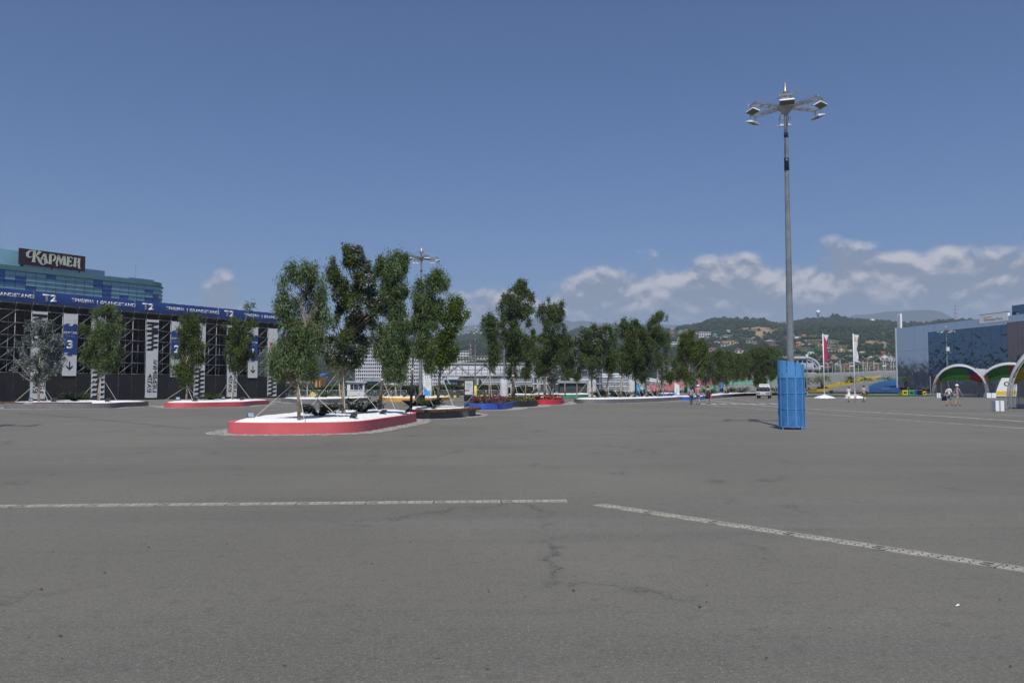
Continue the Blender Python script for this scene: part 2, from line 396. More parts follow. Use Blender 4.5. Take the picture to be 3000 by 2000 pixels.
# clearings: (px, py, half width px, half height px, kind)   1 = bare orange earth, 2 = pale meadow
CLEAR = [(2235, 965, 62, 9, 1), (2225, 980, 14, 8, 1), (2250, 984, 12, 6, 1), (2290, 962, 28, 4, 1), (2385, 988, 20, 5, 1), (2420, 1000, 60, 10, 2), (2450, 1016, 50, 9, 2), (2560, 1005, 30, 8, 1), (2600, 1010, 40, 5, 1),
         (2545, 1030, 25, 8, 2), (2500, 1012, 45, 8, 2), (2170, 975, 22, 6, 2), (2120, 1010, 16, 5, 2), (2640, 1045, 60, 12, 2), (2385, 1045, 60, 8, 2), (2600, 970, 26, 6, 2), (1960, 985, 20, 5, 2), (2350, 1020, 30, 6, 2), (2230, 1040, 20, 5, 2), (2560, 1075, 120, 7, 2)]
def clear_at(p):
    r = p.y
    if r < 50: return 0
    px = 1500 + p.x / p.y * F; py = HZ - (p.z - EYE) / p.y * F
    for cx, cy, w_, h_, k in CLEAR:
        q = noise.noise((px / 14, py / 7, 2.0)) * 0.55
        if ((px - cx) / w_) ** 2 + ((py - cy) / h_) ** 2 < 1 + q: return k
    return 0
NA, NR = 420, 96
ang = np.linspace(R(-42), R(50), NA); rad = R0 + (3300 - R0) * np.linspace(0, 1, NR) ** 1.35
V = []; cl = []
for a in ang:
    for r_ in rad:
        x, y = math.sin(a) * r_, math.cos(a) * r_; z = terrain(x, y); V.append((x, y, z - (3.0 if r_ == R0 else 0))); cl.append(clear_at(Vector((x, y, z))) if r_ < 1950 else 0)
Q = [(i * NR + j, (i + 1) * NR + j, (i + 1) * NR + j + 1, i * NR + j + 1) for i in range(NA - 1) for j in range(NR - 1)]
hm = bpy.data.materials.new('hillside'); hm.use_nodes = True; nt = hm.node_tree; b = nt.nodes['Principled BSDF']; b.inputs['Roughness'].default_value = 0.95; b.inputs['Specular IOR Level'].default_value = 0.1
at = N(nt, 'ShaderNodeAttribute'); at.attribute_name = 'tone'; tcn = N(nt, 'ShaderNodeTexCoord')
nz1 = N(nt, 'ShaderNodeTexNoise'); nz1.inputs['Scale'].default_value = 0.06; nz1.inputs['Detail'].default_value = 6; L(nt, tcn.outputs['Object'], nz1.inputs['Vector'])
forest = mixc(nt, smooth(nt, nz1.outputs['Fac'], 0.4, 0.65), (0.015, 0.026, 0.012), (0.032, 0.045, 0.018))
sand = mixc(nt, smooth(nt, nz1.outputs['Fac'], 0.40, 0.6), (0.30, 0.21, 0.125), (0.11, 0.10, 0.05))
mead = mixc(nt, smooth(nt, nz1.outputs['Fac'], 0.40, 0.6), (0.085, 0.090, 0.048), (0.040, 0.054, 0.024))
cc = mixc(nt, smooth(nt, at.outputs['Fac'], 0.05, 0.45), forest, mead); cc = mixc(nt, smooth(nt, at.outputs['Fac'], 0.55, 0.95), cc, sand)
L(nt, cc, b.inputs['Base Color'])
tone = []
for (a0, b0, c0, d0) in Q:
    v = max(cl[a0], cl[b0], cl[c0], cl[d0]); n1_ = sum(1 for k in (a0, b0, c0, d0) if cl[k] == 1)
    tone.append(1.0 if n1_ >= 2 else (0.5 if v else 0.0))
me = np_mesh('wooded_hills', np.array(V), np.array(Q), hm, np.array(tone), smooth=True)
link('wooded_hills', me, kind='structure')

# (px left, px right, py top, py bottom, wall, roof, shape, label)
HS_ = [(2048, 2082, 972, 986, 'white', 'white', 'flat', 'largest white flat roofed apartment block on the hillside'), (2035.5, 2048, 973, 980, 'white', 'red', 'hip', 'small white house with red roof attached left of the big white block'),
 (1987, 2005, 967, 975.5, 'salmon', 'teal', 'hip', 'salmon house with a teal roof high on the left hillside'), (1962, 1977, 970, 978, 'salmon', 'red', 'hip', 'salmon house with red roof, left of the teal roofed one'), (1984, 2002, 986, 998, 'peach', 'brown', 'hip', 'peach house with brown roof standing alone below the ridge'),
 (1965, 1990, 1001, 1014, 'white', 'white', 'flat', 'wide white villa just left of the oval tree top'), (2089, 2101, 977, 985, 'grey', 'teal', 'hip', 'grey house with teal roof right of the big white block'), (2118, 2146, 981, 987, 'white', 'grey', 'flat', 'long low white house behind the far lamp mast'),
 (2077, 2104, 1018, 1028, 'white', 'red', 'hip', 'white house with bright red roof right of the oval tree'), (2114, 2133, 1004, 1015, 'white', 'maroon', 'hip', 'white house with maroon roof above the tree row'), (2129, 2150, 997, 1010, 'peach', 'brown', 'flat', 'peach house with flat brown roof above the tree row'),
 (2005, 2017, 963.5, 968, 'peach', 'red', 'hip', 'small peach house nearest the left ridge'), (1966, 1978, 960.5, 965, 'white', 'grey', 'hip', 'tiny white house at the far left end of the ridge village'), (1999, 2012, 977, 984, 'white', 'red', 'hip', 'small white red roofed house below the teal roofed one'),
 (2147, 2163, 998, 1006, 'white', 'brown', 'hip', 'white house with brown gable left of the concrete shell'), (2185.5, 2206, 989, 1005, 'concrete', 'dark', 'hip', 'unfinished three storey concrete house with dark roof'), (2206, 2218, 999, 1007, 'concrete', 'grey', 'flat', 'low concrete wing beside the unfinished house'),
 (2242, 2269, 995, 1006, 'concrete', 'grey', 'hip', 'unfinished grey house left of the big lamp mast'), (2256, 2273, 1007, 1011, 'salmon', 'red', 'flat', 'low salmon house below the unfinished grey one'), (2153, 2175, 1020, 1034, 'white', 'maroon', 'hip', 'white house with purple brown roof above the truck trees'), (2300, 2307, 984, 992, 'peach', 'peach' if 0 else 'brown', 'hip', 'small peach house close left of the big lamp mast'),
 (2349, 2361, 979, 986, 'cream', 'orange', 'hip', 'cream house with orange roof high above the blue sleeve'), (2330, 2345, 985, 992, 'white', 'grey', 'flat', 'white house right of the lamp mast, high up'), (2333, 2349, 1000, 1013, 'orange', 'orange', 'hip', 'orange house with orange roof right of the lamp mast'),
 (2367, 2385, 1029, 1037, 'white', 'teal', 'dome', 'house with a round turquoise roof near the flags'), (2426, 2447, 1021, 1030, 'white', 'maroon', 'hip', 'white house with maroon roof between the flags'), (2456, 2475, 1016, 1031, 'cream', 'red', 'gable', 'tall cream house with steep red roof between the flags'), (2487, 2501, 1024, 1031, 'white', 'white', 'gable', 'white gabled house just left of the white flag'),
 (2427, 2442, 995, 1005, 'concrete', 'grey', 'flat', 'unfinished house above the raspberry flag'), (2445, 2456, 1046, 1053, 'white', 'white', 'gable', 'low white gabled house behind the street lamps'), (2448, 2459, 1066, 1074, 'white', 'grey', 'hip', 'small white house low behind the street lamps'), (2472, 2488, 1065, 1071, 'peach', 'red', 'hip', 'red roofed house low between the flags'),
 (2483, 2500, 1040, 1046, 'white', 'grey', 'hip', 'pale house left of the white flag, lower'), (2580, 2605, 1036, 1055, 'white', 'red', 'gable', 'big white house with a steep red roof near the mirrored building'), (2605, 2621, 1045, 1058, 'white', 'white', 'gable', 'white gabled house next to the mirrored building'), (2598, 2630, 1062, 1067, 'cream', 'cream' if 0 else 'grey', 'flat', 'long cream wall like building left of the mirrored building'),
 (2519, 2540, 1061, 1067, 'white', 'red', 'hip', 'low red roofed house right of the white flag'), (2398, 2420, 1007, 1013, 'cream', 'white', 'flat', 'long cream terrace wall left of the raspberry flag'), (2408, 2446, 1011, 1016, 'cream', 'white', 'flat', 'long cream terrace behind the raspberry flag'), (2370, 2404, 995, 998, 'cream', 'white', 'flat', 'thin long pale wall on the upper meadow'),
 (1339, 1374, 1027, 1050, 'white', 'grey', 'flat', 'big pale block on the hill left of the slim lamp mast'), (1372, 1428, 1042, 1054, 'cream', 'brown', 'flat', 'long cream building on the hill behind the slim lamp mast'), (1340, 1392, 1049, 1060, 'cream', 'dark', 'flat', 'wide low building above the truss bridge')]
# tree crowns on the hills, too many to count
ico = bmesh.new(); bmesh.ops.create_icosphere(ico, subdivisions=1, radius=1.0)
IV = np.array([v.co[:] for v in ico.verts]); IF = np.array([[v.index for v in f.verts] for f in ico.faces]); ico.free()
rs = np.random.RandomState(3)
cen = []; rad_ = []
while len(cen) < 30000:
    a = rs.uniform(R(-34), R(35)); r_ = math.sqrt(rs.uniform((R0 + 60) ** 2, 1925 ** 2))
    if r_ < 900 and rs.rand() < 0.35: continue
    x, y = math.sin(a) * r_, math.cos(a) * r_; z = terrain(x, y)
    if y < 60: continue
    k = clear_at(Vector((x, y, z)))
    if (k == 1 and rs.rand() < .93) or (k == 2 and rs.rand() < 0.62): continue
    if z / r_ < 0.030 and rs.rand() < 0.62: continue
    qx = 1500 + x / y * F; qy = HZ - (z - EYE) / y * F
    if any(h[0] - 5 < qx < h[1] + 5 and h[2] - 1 < qy < h[3] + 9 for h in HS_): continue
    s = rs.uniform(2.0, 4.6) * (0.55 + 0.6 * (r_ / RR)); cen.append((x, y, z + s * 0.25)); rad_.append(s)
# a loose row of taller trees on the skyline
for px, py, s in ((2186, 936, 8), (2206, 936, 7), (2214, 938, 6), (2230, 938, 7.5), (2238, 936, 7), (2033, 953, 6), (2440, 929, 7), (2452, 927, 7), (1705, 960, 7), (1740, 962, 6), (1378, 975, 7), (2160, 933, 6), (2120, 932, 6)):
    d = ray(px, py); t = 1890 / math.hypot(d.x, d.y); cen.append((d.x * t, d.y * t, EYE + d.z * t)); rad_.append(s)
cen = np.array(cen); rad_ = np.array(rad_); n = len(cen)
sc = rad_[:, None, None] * rs.uniform(0.75, 1.2, (n, 1, 3)) * rs.uniform(0.72, 1.25, (n, 12, 1))
VV = (IV[None] * sc + cen[:, None, :]).reshape(-1, 3); FF = (IF[None] + (np.arange(n) * 12)[:, None, None]).reshape(-1, 3)
hw = mat('hill_forest_leaves', (0.011, 0.021, 0.010), 0.9, tone=(0.036, 0.050, 0.020), spec=0.1)
me = np_mesh('hill_forest', VV, FF, hw, np.repeat(rs.rand(n) ** 1.5, 20) * 0.8 + rs.rand(n * 20) * 0.2, smooth=False)
setp(link('hill_forest', me), 'dense dark green woodland covering the hills behind the park', 'woodland', None, 'stuff')

# far blue mountain range
MR = [(-2500, 1060), (-800, 1040), (400, 1010), (900, 1000), (1180, 990), (1300, 976), (1370, 955), (1440, 942), (1560, 928), (1700, 940), (1850, 950), (2100, 952), (2300, 940), (2500, 925), (2580, 914), (2640, 909), (2700, 906), (2740, 908), (2765, 915), (2800, 927), (2840, 940), (2950, 952), (3400, 970), (5000, 1010)]
MA = [math.atan((p - 1500) / F) for p, _ in MR]; MRr = 7000.0
MH = [(HZ - y) / F * MRr * math.cos(a) for (p, y), a in zip(MR, MA)]
mang = np.linspace(R(-60), R(55), 260); V = []
for a in mang:
    h = float(np.interp(a, MA, MH)) + 22 * noise.noise((a * 60, 0, 0)) + 10 * noise.noise((a * 200, 3, 0))
    for j in range(14):
        t = j / 13; r_ = MRr - 2200 * (1 - t)
        k = h * t ** 1.3 + 60 * noise.noise((a * 40, t * 5, 1)) * math.sin(PI * t)
        V.append((math.sin(a) * r_, math.cos(a) * r_, k))
    V.append((math.sin(a) * 8300, math.cos(a) * 8300, 0))
Q = np.array([(i * 15 + j, (i + 1) * 15 + j, (i + 1) * 15 + j + 1, i * 15 + j + 1) for i in range(259) for j in range(14)])
me = np_mesh('far_mountains', np.array(V), Q, mat('mountain_forest', (0.035, 0.048, 0.03), 0.95, spec=0.05), smooth=True)
link('far_mountains', me, kind='structure')

# air
hz_m = bpy.data.materials.new('air_haze'); hz_m.use_nodes = True; nt = hz_m.node_tree; nt.nodes.remove(nt.nodes['Principled BSDF'])
pv = N(nt, 'ShaderNodeVolumePrincipled'); pv.inputs['Color'].default_value = (0.66, 0.80, 1.0, 1); pv.inputs['Density'].default_value = HAZE_D; pv.inputs['Anisotropy'].default_value = 0.0
L(nt, pv.outputs[0], nt.nodes['Material Output'].inputs['Volume'])
mb = MB(); mb.bbox(-10200, 10200, -10200, 10200, -1.2, 800); mb.build('haze', hz_m, kind='stuff')

# ================================================================== TREES
bark_tan = mat('smooth_tan_bark', (0.30, 0.22, 0.155), 0.85, var=0.55, vscale=2.6, tint=(0.12, 0.095, 0.075), bump=0.5, bscale=14)
bark_dark = mat('dark_flaking_bark', (0.115, 0.095, 0.08), 0.9, var=0.6, vscale=2.2, tint=(0.035, 0.031, 0.028), bump=0.6, bscale=12)
bark_pale = mat('pale_peeling_bark', (0.40, 0.34, 0.26), 0.85, var=0.5, vscale=2.5, tint=(0.17, 0.14, 0.11), bump=0.4, bscale=14)
LEAF = {
 'willow': dict(c=(0.048, 0.082, 0.026), t=(0.25, 0.33, 0.16), len=0.155, w=0.027, droop=0.9, spec=0.35),
 'green':  dict(c=(0.030, 0.052, 0.012), t=(0.145, 0.20, 0.060), len=0.122, w=0.034, droop=0.6, spec=0.35),
 'dark':   dict(c=(0.028, 0.047, 0.012), t=(0.145, 0.20, 0.062), len=0.115, w=0.038, droop=0.45, spec=0.40),
 'silver': dict(c=(0.034, 0.050, 0.034), t=(0.36, 0.40, 0.385), len=0.120, w=0.060, droop=0.2, spec=0.5),
 'yellow': dict(c=(0.040, 0.066, 0.010), t=(0.140, 0.195, 0.032), len=0.130, w=0.042, droop=0.5, spec=0.35),
 'weep':   dict(c=(0.040, 0.062, 0.036), t=(0.130, 0.170, 0.100), len=0.230, w=0.030, droop=1.6, spec=0.3),
}
for k, v in LEAF.items(): v['m'] = mat(k + '_eucalyptus_leaves', v['c'], 0.62, tone=v['t'], spec=v['spec'] * 0.45, trans=0.30)
wire_m = mat('white_strap', (0.55, 0.54, 0.50), 0.7)

def leaf_cloud(cl_c, cl_r, nper, lf, scale, rs, squash=0.8):
    """leaves hanging on short twigs inside clumps; returns vertices, quads, tone"""
    K = len(cl_c); n = K * nper
    cc = np.repeat(cl_c, nper, 0); rr = np.repeat(cl_r, nper)
    # twigs: several leaves share one
    nt_ = max(1, nper // 9); tw = rs.normal(size=(K, nt_, 3)); tw /= np.linalg.norm(tw, axis=2, keepdims=True) + 1e-6
    tw *= (rs.rand(K, nt_, 1) ** 0.45); tw[..., 2] *= squash
    idx = rs.randint(0, nt_, n); k_i = np.repeat(np.arange(K), nper)
    pos = cc + tw[k_i, idx] * rr[:, None] * 1.05 + rs.normal(size=(n, 3)) * np.array([0.045, 0.045, 0.08]) * scale * (1 + lf['droop'] * 0.8)
    d = rs.normal(size=(n, 3)); d[:, 2] -= lf['droop'] * 1.5; d /= np.linalg.norm(d, axis=1, keepdims=True)
    s = rs.normal(size=(n, 3)); s -= (s * d).sum(1, keepdims=True) * d; s /= np.linalg.norm(s, axis=1, keepdims=True)
    Ln = (lf['len'] * scale * rs.uniform(0.65, 1.25, n))[:, None]; W = (lf['w'] * scale * rs.uniform(0.7, 1.25, n))[:, None]
    nn = np.cross(d, s)
    v0 = pos; v1 = pos + d * Ln * 0.45 + s * W * 0.5 + nn * Ln * 0.05; v2 = pos + d * Ln; v3 = pos + d * Ln * 0.45 - s * W * 0.5 + nn * Ln * 0.05
    V = np.stack([v0, v1, v2, v3], 1).reshape(-1, 3); Q = np.arange(n * 4).reshape(-1, 4)
    ct = rs.rand(K); tone = np.clip(0.45 * ct[k_i] + 0.75 * rs.rand(n) ** 1.3 - 0.08, 0, 1)
    return V, Q, tone

def build_tree(name, label, px, base_y, zb, prof, kind, bark, seed, Y=None, nleaf=9000, wires=True, trunk_r=0.085, kind2=None, fork=False, clumps=58, scale=None, LAI=8.0, wry=0.75, group='staked eucalyptus trees in the planters', cat='tree', bare=0.0):
    rs = np.random.RandomState(seed)
    if Y is None: Y = (EYE - zb) * F / (base_y - HZ)
    o = P(px, base_y, Y); o = Vector((o.x, Y, zb))
    root = thing(name, label, cat, o, 0, group)
    zz = np.array([P(px, y, Y).z - zb for y, _, _ in prof])[::-1]; ll = np.array([l for _, l, _ in prof])[::-1] / F * Y; rr = np.array([r for _, _, r in prof])[::-1] / F * Y
    if Y > 75: mid_ = (ll + rr) / 2; ll = mid_ + (ll - mid_) * 1.16; rr = mid_ + (rr - mid_) * 1.16; zz = zz.copy(); zz[0] *= .93
    H = zz[-1]; z0 = zz[0]
    s = scale if scale else min(2.6, max(1.0, Y / 34.0))
    # crown clumps
    cc = []; cr = []
    W = float(np.mean(rr - ll)) / 2; area = (H - z0) * W * 2
    crad = max(0.16, min(1.1, 0.76 * math.sqrt(area / clumps)))
    tries = 0
    while len(cc) < clumps and tries < 6000:
        tries += 1
        z = rs.uniform(z0, H); l = np.interp(z, zz, ll); r = np.interp(z, zz, rr); hw = (r - l) / 2; c = (l + r) / 2
        if rs.rand() > hw / (np.max(rr - ll) / 2) + 0.12: continue
        th = rs.uniform(0, 2 * PI); q = math.sqrt(rs.uniform(0.0, 1.0))
        e = max(0.05, hw - crad * 0.78)
        x = c + e * q * math.cos(th); y = min(e, W * 1.1) * 0.85 * q * math.sin(th)
        if any((x - a[0]) ** 2 + (y - a[1]) ** 2 + ((z - a[2]) * 0.8) ** 2 < (crad * 0.62) ** 2 for a in cc) and tries < 5000: continue
        if noise.noise((x * 0.9 / s + seed, y * 0.9 / s, z * 0.8 / s)) < -0.29 + bare and tries < 5500: continue
        cc.append((x, y, min(z, H - crad * 0.4))); cr.append(crad * rs.uniform(0.65, 1.2) * (0.8 if z > H - 0.15 * (H - z0) else 1))
    # small outlying tufts break the outline
    for _ in range(int(clumps * 0.5)):
        z = rs.uniform(z0, H); l = np.interp(z, zz, ll); r = np.interp(z, zz, rr); sd_ = rs.choice([-1, 1]); c = (l + r) / 2; hw = (r - l) / 2
        cc.append((c + sd_ * hw * rs.uniform(0.72, 0.97), rs.normal() * hw * 0.3, z)); cr.append(crad * rs.uniform(0.22, 0.45))
    cc = np.array(cc); cr = np.array(cr)
    # trunk and limbs
    tb = MB(); zc = lambda z: (np.interp(z, zz, ll) + np.interp(z, zz, rr)) / 2
    trunk_r *= 0.55; pts = []; rd = []; n = 9; topz = H * 0.93
    for i in range(n + 1):
        t = i / n; z = topz * t; lean = min(1, max(0, (z - 0.35 * z0) / (H * 0.55))) ** 1.2
        x = zc(max(z, z0)) * lean + 0.035 * H / 5 * math.sin(t * 7 + seed); y = 0.03 * H / 5 * math.cos(t * 6 + seed * 2) * (t > 0)
        if i == 0: x = y = 0
        pts.append(Vector((x, y, z - (0.12 if i == 0 else 0)))); rd.append(trunk_r * (1 - 0.82 * t) * (1.18 if i == 0 else 1))
    tb.tube(pts, rd, 9)
    def trunk_at(z):
        t = max(0, min(0.999, z / topz)) * n; i = int(t); return pts[i].lerp(pts[i + 1], t - i), rd[i] * (1 - (t - i)) + rd[i + 1] * (t - i)
    if fork:
        a, ra = trunk_at(z0 * 0.75); b_, _ = trunk_at(H * 0.62)
        tb.tube([a, a + Vector((0.18, 0.02, 0.25)), a + Vector((0.26, 0.03, (H * 0.5 - z0 * 0.75) * 0.5)), a + Vector((0.34, 0.1, H * 0.5 - z0 * 0.6))], [ra * 0.8, ra * 0.75, ra * 0.6, ra * 0.35], 8)
    for i in range(len(cc)):
        if cr[i] < crad * 0.5 and rs.rand() < 0.6: continue
        c = Vector(cc[i]); dist = math.hypot(c.x - zc(c.z), c.y)
        zs = max(z0 * 0.72, c.z - dist * rs.uniform(0.9, 1.5) - 0.25); a, ra = trunk_at(min(zs, topz * 0.95))
        m_ = a.lerp(c, 0.5) + Vector((0, 0, -0.10 * dist + 0.05)); e = c + (c - m_) * 0.25
        r_ = min(ra * 0.42, 0.008 + 0.013 * dist)
        tb.tube([a, m_, c, e], [r_, r_ * 0.75, r_ * 0.45, r_ * 0.15], 5, cap=False)
    tb.build('trunk', bark, root)
    lf = LEAF[kind]; tot = int(LAI * area / (0.5 * lf['len'] * lf['w'] * s * s)); wts = cr ** 2; big = cr > crad * 0.5
    for flag, frac in ((True, 0.86), (False, 0.14)):
        sel = big == flag
        if sel.sum() == 0: continue
        V, Q, tn = leaf_cloud(cc[sel], cr[sel], max(9, int(tot * frac / sel.sum())), lf, s, rs)
        if flag: V0, Q0, t0 = V, Q, tn
        else: V0 = np.concatenate([V0, V]); Q0 = np.concatenate([Q0, Q + len(V0) - len(V)]); t0 = np.concatenate([t0, tn])
    if kind2:   # a second foliage colour on part of the crown
        f2 = LEAF[kind2]; sel = rs.rand(len(cc)) < 0.4
        V, Q, tn = leaf_cloud(cc[sel], cr[sel] * 1.12, max(9, int(tot * 0.5 / max(1, sel.sum()))), f2, s * 1.05, rs)
        link('leafy_shoots', np_mesh('leafy_shoots', V, Q, f2['m'], tn), root)
    link('crown', np_mesh('crown', V0, Q0, lf['m'], t0), root)
    if wires:
        hz_ = min(z0 * 0.95, 2.1); a, ra = trunk_at(hz_)
        ph = rs.uniform(-0.3, 0.3)
        for k in range(3):
            th = ph + k * 2 * PI / 3 + PI * 0.95; e = Vector((math.cos(th) * 1.75, math.sin(th) * wry, 0.03))
            wb = MB(); wb.tube([a, e], 0.011 if Y < 60 else 0.016, 5, smooth=False); wb.build('guy_wire', wire_m, root)
        wb = MB(); wb.tube([a - Vector((0, 0, 0.06)), a + Vector((0, 0, 0.06))], ra + 0.012, 9); wb.build('collar', wire_m, root)
    return root

# ================================================================== PLANTERS
gravel_m = mat('white_marble_gravel', (0.80, 0.80, 0.78), 0.9, var=0.16, vscale=11, bump=0.35, bscale=40, spec=0.2)
soil_m = mat('planter_soil', (0.05, 0.035, 0.022), 0.95, var=0.4, vscale=8)
cob_m = mat('granite_setts', (0.40, 0.385, 0.36), 0.85, tone=(0.19, 0.185, 0.175), bump=0.3, bscale=30)
joint_m = mat('sett_joint_sand', (0.15, 0.14, 0.125), 0.95, var=0.3, vscale=6)
PC = {'red': mat('coral_red_paint', (0.64, 0.120, 0.135), 0.55, var=0.12, vscale=1.6, bump=0.06, bscale=60),
      'crimson': mat('crimson_red_paint', (0.56, 0.035, 0.06), 0.5, var=0.1, vscale=2),
      'grey': mat('grey_render', (0.185, 0.18, 0.19), 0.75, var=0.16, vscale=1.5, bump=0.06, bscale=60),
      'yellow': mat('amber_yellow_paint', (0.72, 0.33, 0.035), 0.55, var=0.1, vscale=2),
      'blue': mat('royal_blue_paint', (0.045, 0.105, 0.46), 0.5, var=0.12, vscale=2),
      'green': mat('green_paint', (0.04, 0.30, 0.14), 0.5, var=0.12, vscale=2),
      'black': mat('charcoal_paint', (0.028, 0.028, 0.030), 0.6, var=0.2, vscale=2)}
def closed_curve(pts, sub=7):
    n = len(pts); out = []
    for i in range(n):
        p0, p1, p2, p3 = pts[i - 1], pts[i], pts[(i + 1) % n], pts[(i + 2) % n]
        for k in range(sub):
            t = k / sub
            out.append(tuple(0.5 * (2 * p1[j] + (p2[j] - p0[j]) * t + (2 * p0[j] - 5 * p1[j] + 4 * p2[j] - p3[j]) * t * t + (3 * p1[j] - p0[j] - 3 * p2[j] + p3[j]) * t ** 3) for j in (0, 1)))
    return out
def offset_curve(c, d):
    n = len(c); out = []
    ar = sum(c[i][0] * c[(i + 1) % n][1] - c[(i + 1) % n][0] * c[i][1] for i in range(n)); sg = 1 if ar > 0 else -1
    for i in range(n):
        tx, ty = c[(i + 1) % n][0] - c[i - 1][0], c[(i + 1) % n][1] - c[i - 1][1]; l = math.hypot(tx, ty) + 1e-9
        out.append((c[i][0] + sg * ty / l * d, c[i][1] - sg * tx / l * d))
    return out
BEDZ = [0]
def planter(label, pts, colour, h=0.40, fill='gravel', mound=0.07, setts=True, sub=7, sett_w=0.65, sett=0.115, name='planter', group='raised planters on the plaza', cat='planter'):
    cx = sum(p[0] for p in pts) / len(pts); cy = sum(p[1] for p in pts) / len(pts)
    root = thing(name, label, cat, (cx, cy, 0), 0, group)
    c = [(x - cx, y - cy) for x, y in closed_curve(pts, sub)]; n = len(c)
    inn = offset_curve(c, -0.11); bev = offset_curve(c, -0.012)
    mb = MB()
    rings = [[(x, y, -0.02) for x, y in c], [(x, y, h - 0.012) for x, y in c], [(x, y, h) for x, y in bev], [(x, y, h) for x, y in inn], [(x, y, h - 0.15) for x, y in inn]]
    vs = [v for r_ in rings for v in r_]
    fs = [(j * n + i, j * n + (i + 1) % n, (j + 1) * n + (i + 1) % n, (j + 1) * n + i) for j in range(len(rings) - 1) for i in range(n)]
    mb.add(vs, fs); mb.build('rim', PC[colour], root)
    # filling, rings towards the middle
    fr = [1.0, 0.94, 0.86, 0.74, 0.60, 0.45, 0.3, 0.15]; mb = MB(); vs = []
    for k, f in enumerate(fr):
        for (x, y) in inn:
            X, Y_ = x * f, y * f; hh = h - 0.05 + (mound + 0.05) * min(1, (1 - f) / 0.16) ** 0.7 if fill == 'gravel' else h - 0.04
            hh += 0.028 * noise.noise((X * 1.3 + cx, Y_ * 1.3 + cy, 0.3)) * (k > 0) * 2 + 0.012 * noise.noise((X * 6 + cx, Y_ * 6, 0.3)) * (k > 0)
            vs.append((X, Y_, hh))
    vs.append((0, 0, h + (mound if fill == 'gravel' else 0)))
    fs = [(j * n + i, j * n + (i + 1) % n, (j + 1) * n + (i + 1) % n, (j + 1) * n + i) for j in range(len(fr) - 1) for i in range(n)] + [((len(fr) - 1) * n + i, (len(fr) - 1) * n + (i + 1) % n, len(vs) - 1) for i in range(n)]
    mb.add(vs, fs, True); mb.build('gravel_bed' if fill == 'gravel' else 'soil', gravel_m if fill == 'gravel' else soil_m, root, kind='stuff' if fill == 'gravel' else None)
    if setts:
        o1 = offset_curve(c, 0.02); o2 = offset_curve(c, sett_w + 0.03)
        BEDZ[0] += 1; bz = 0.0035 + 0.0004 * BEDZ[0]
        mb = MB(); mb.add([(x, y, bz) for x, y in o1] + [(x, y, bz) for x, y in o2], [(i, (i + 1) % n, n + (i + 1) % n, n + i) for i in range(n)])
        bed = mb.build('sett_bed', joint_m, None, kind='structure'); bed.location = (cx, cy, 0)
        rows = int(sett_w / sett); boxes = []; tn = []
        rr_ = random.Random(int(cx * 10))
        for r_ in range(rows):
            oc = offset_curve(c, 0.03 + sett * (r_ + 0.5)); acc = 0
            for i in range(n):
                a = Vector(oc[i]); b_ = Vector(oc[(i + 1) % n]); ln = (b_ - a).length; k = max(1, round(ln / sett))
                t_ = (b_ - a).normalized(); nn = Vector((t_.y, -t_.x))
                for q in range(k):
                    p = a.lerp(b_, (q + 0.5) / k); s = sett * 0.44; z = 0.012 + rr_.uniform(-0.004, 0.008)
                    j = [rr_.uniform(-0.008, 0.008) for _ in range(4)]; e = ln / k * 0.44
                    boxes.append([(p + t_ * (-e + j[0]) - nn * s, z), (p + t_ * (e + j[1]) - nn * s, z), (p + t_ * (e + j[2]) + nn * s, z), (p + t_ * (-e + j[3]) + nn * s, z)]); tn.append(rr_.random())
        VV = np.array([[(q.x, q.y, zz_) for q, zz_ in b_] + [(q.x, q.y, 0.0) for q, zz_ in b_] for b_ in boxes]).reshape(-1, 3)
        base = np.array([[0, 1, 2, 3], [0, 4, 5, 1], [1, 5, 6, 2], [2, 6, 7, 3], [3, 7, 4, 0]])
        QQ = (base[None] + (np.arange(len(boxes)) * 8)[:, None, None]).reshape(-1, 4)
        so = link('granite_setts', np_mesh('granite_setts', VV, QQ, cob_m, np.repeat(tn, 5)), None, kind='stuff'); so.location = (cx, cy, 0)
        setp(so, 'pale granite setts laid in a band round the ' + label, 'paving')
    return root
# ================================================================== PLANTERS OF THE PLAZA
def front_px(front, depth, bulge=0.12):
    """front edge read on the ground, rear edge set back by depth"""
    f = [G(x, y) for x, y in front]; n = len(f)
    mx = sum(p.x for p in f) / n
    back = [(p.x + (mx - p.x) * bulge, p.y + depth) for p in reversed(f)]
    return [(p.x, p.y) for p in f] + back
A_pts = [(-9.97, 28.3), (-9.55, 27.3), (-8.5, 26.95), (-7.0, 27.1), (-5.85, 27.55), (-5.25, 28.7), (-4.9, 31.5), (-4.45, 36.0), (-4.75, 38.6), (-6.2, 40.9), (-8.4, 40.2), (-9.9, 36.0), (-10.15, 31.5)]
planter('coral red planter, nearest of all, under the tallest eucalyptus trees', A_pts, 'red', mound=0.10, sett_w=0.75, sub=8)
B_pts = [(-5.2, 42.2), (-4.85, 39.9), (-3.5, 40.4), (-2.75, 41.9), (-2.12, 44.0), (-2.2, 46.6), (-3.2, 49.6), (-5.0, 50.2), (-6.2, 47.0)]
planter('grey planter with a brown timber bench right behind the coral red one', B_pts, 'grey', h=0.36, mound=0.08, sett_w=0.7)
def gp(px, py): p = G(px, py); return (p.x, p.y)
planter('royal blue planter of magenta petunias beside the black kiosk', [gp(1360, 1199), gp(1395, 1201), gp(1432, 1201), gp(1480, 1199), gp(1503, 1194), (0.08, 64.5), (-1.6, 65), (-3.2, 62.5)], 'blue', h=0.46, fill='soil', sett_w=1.2, sett=0.13)
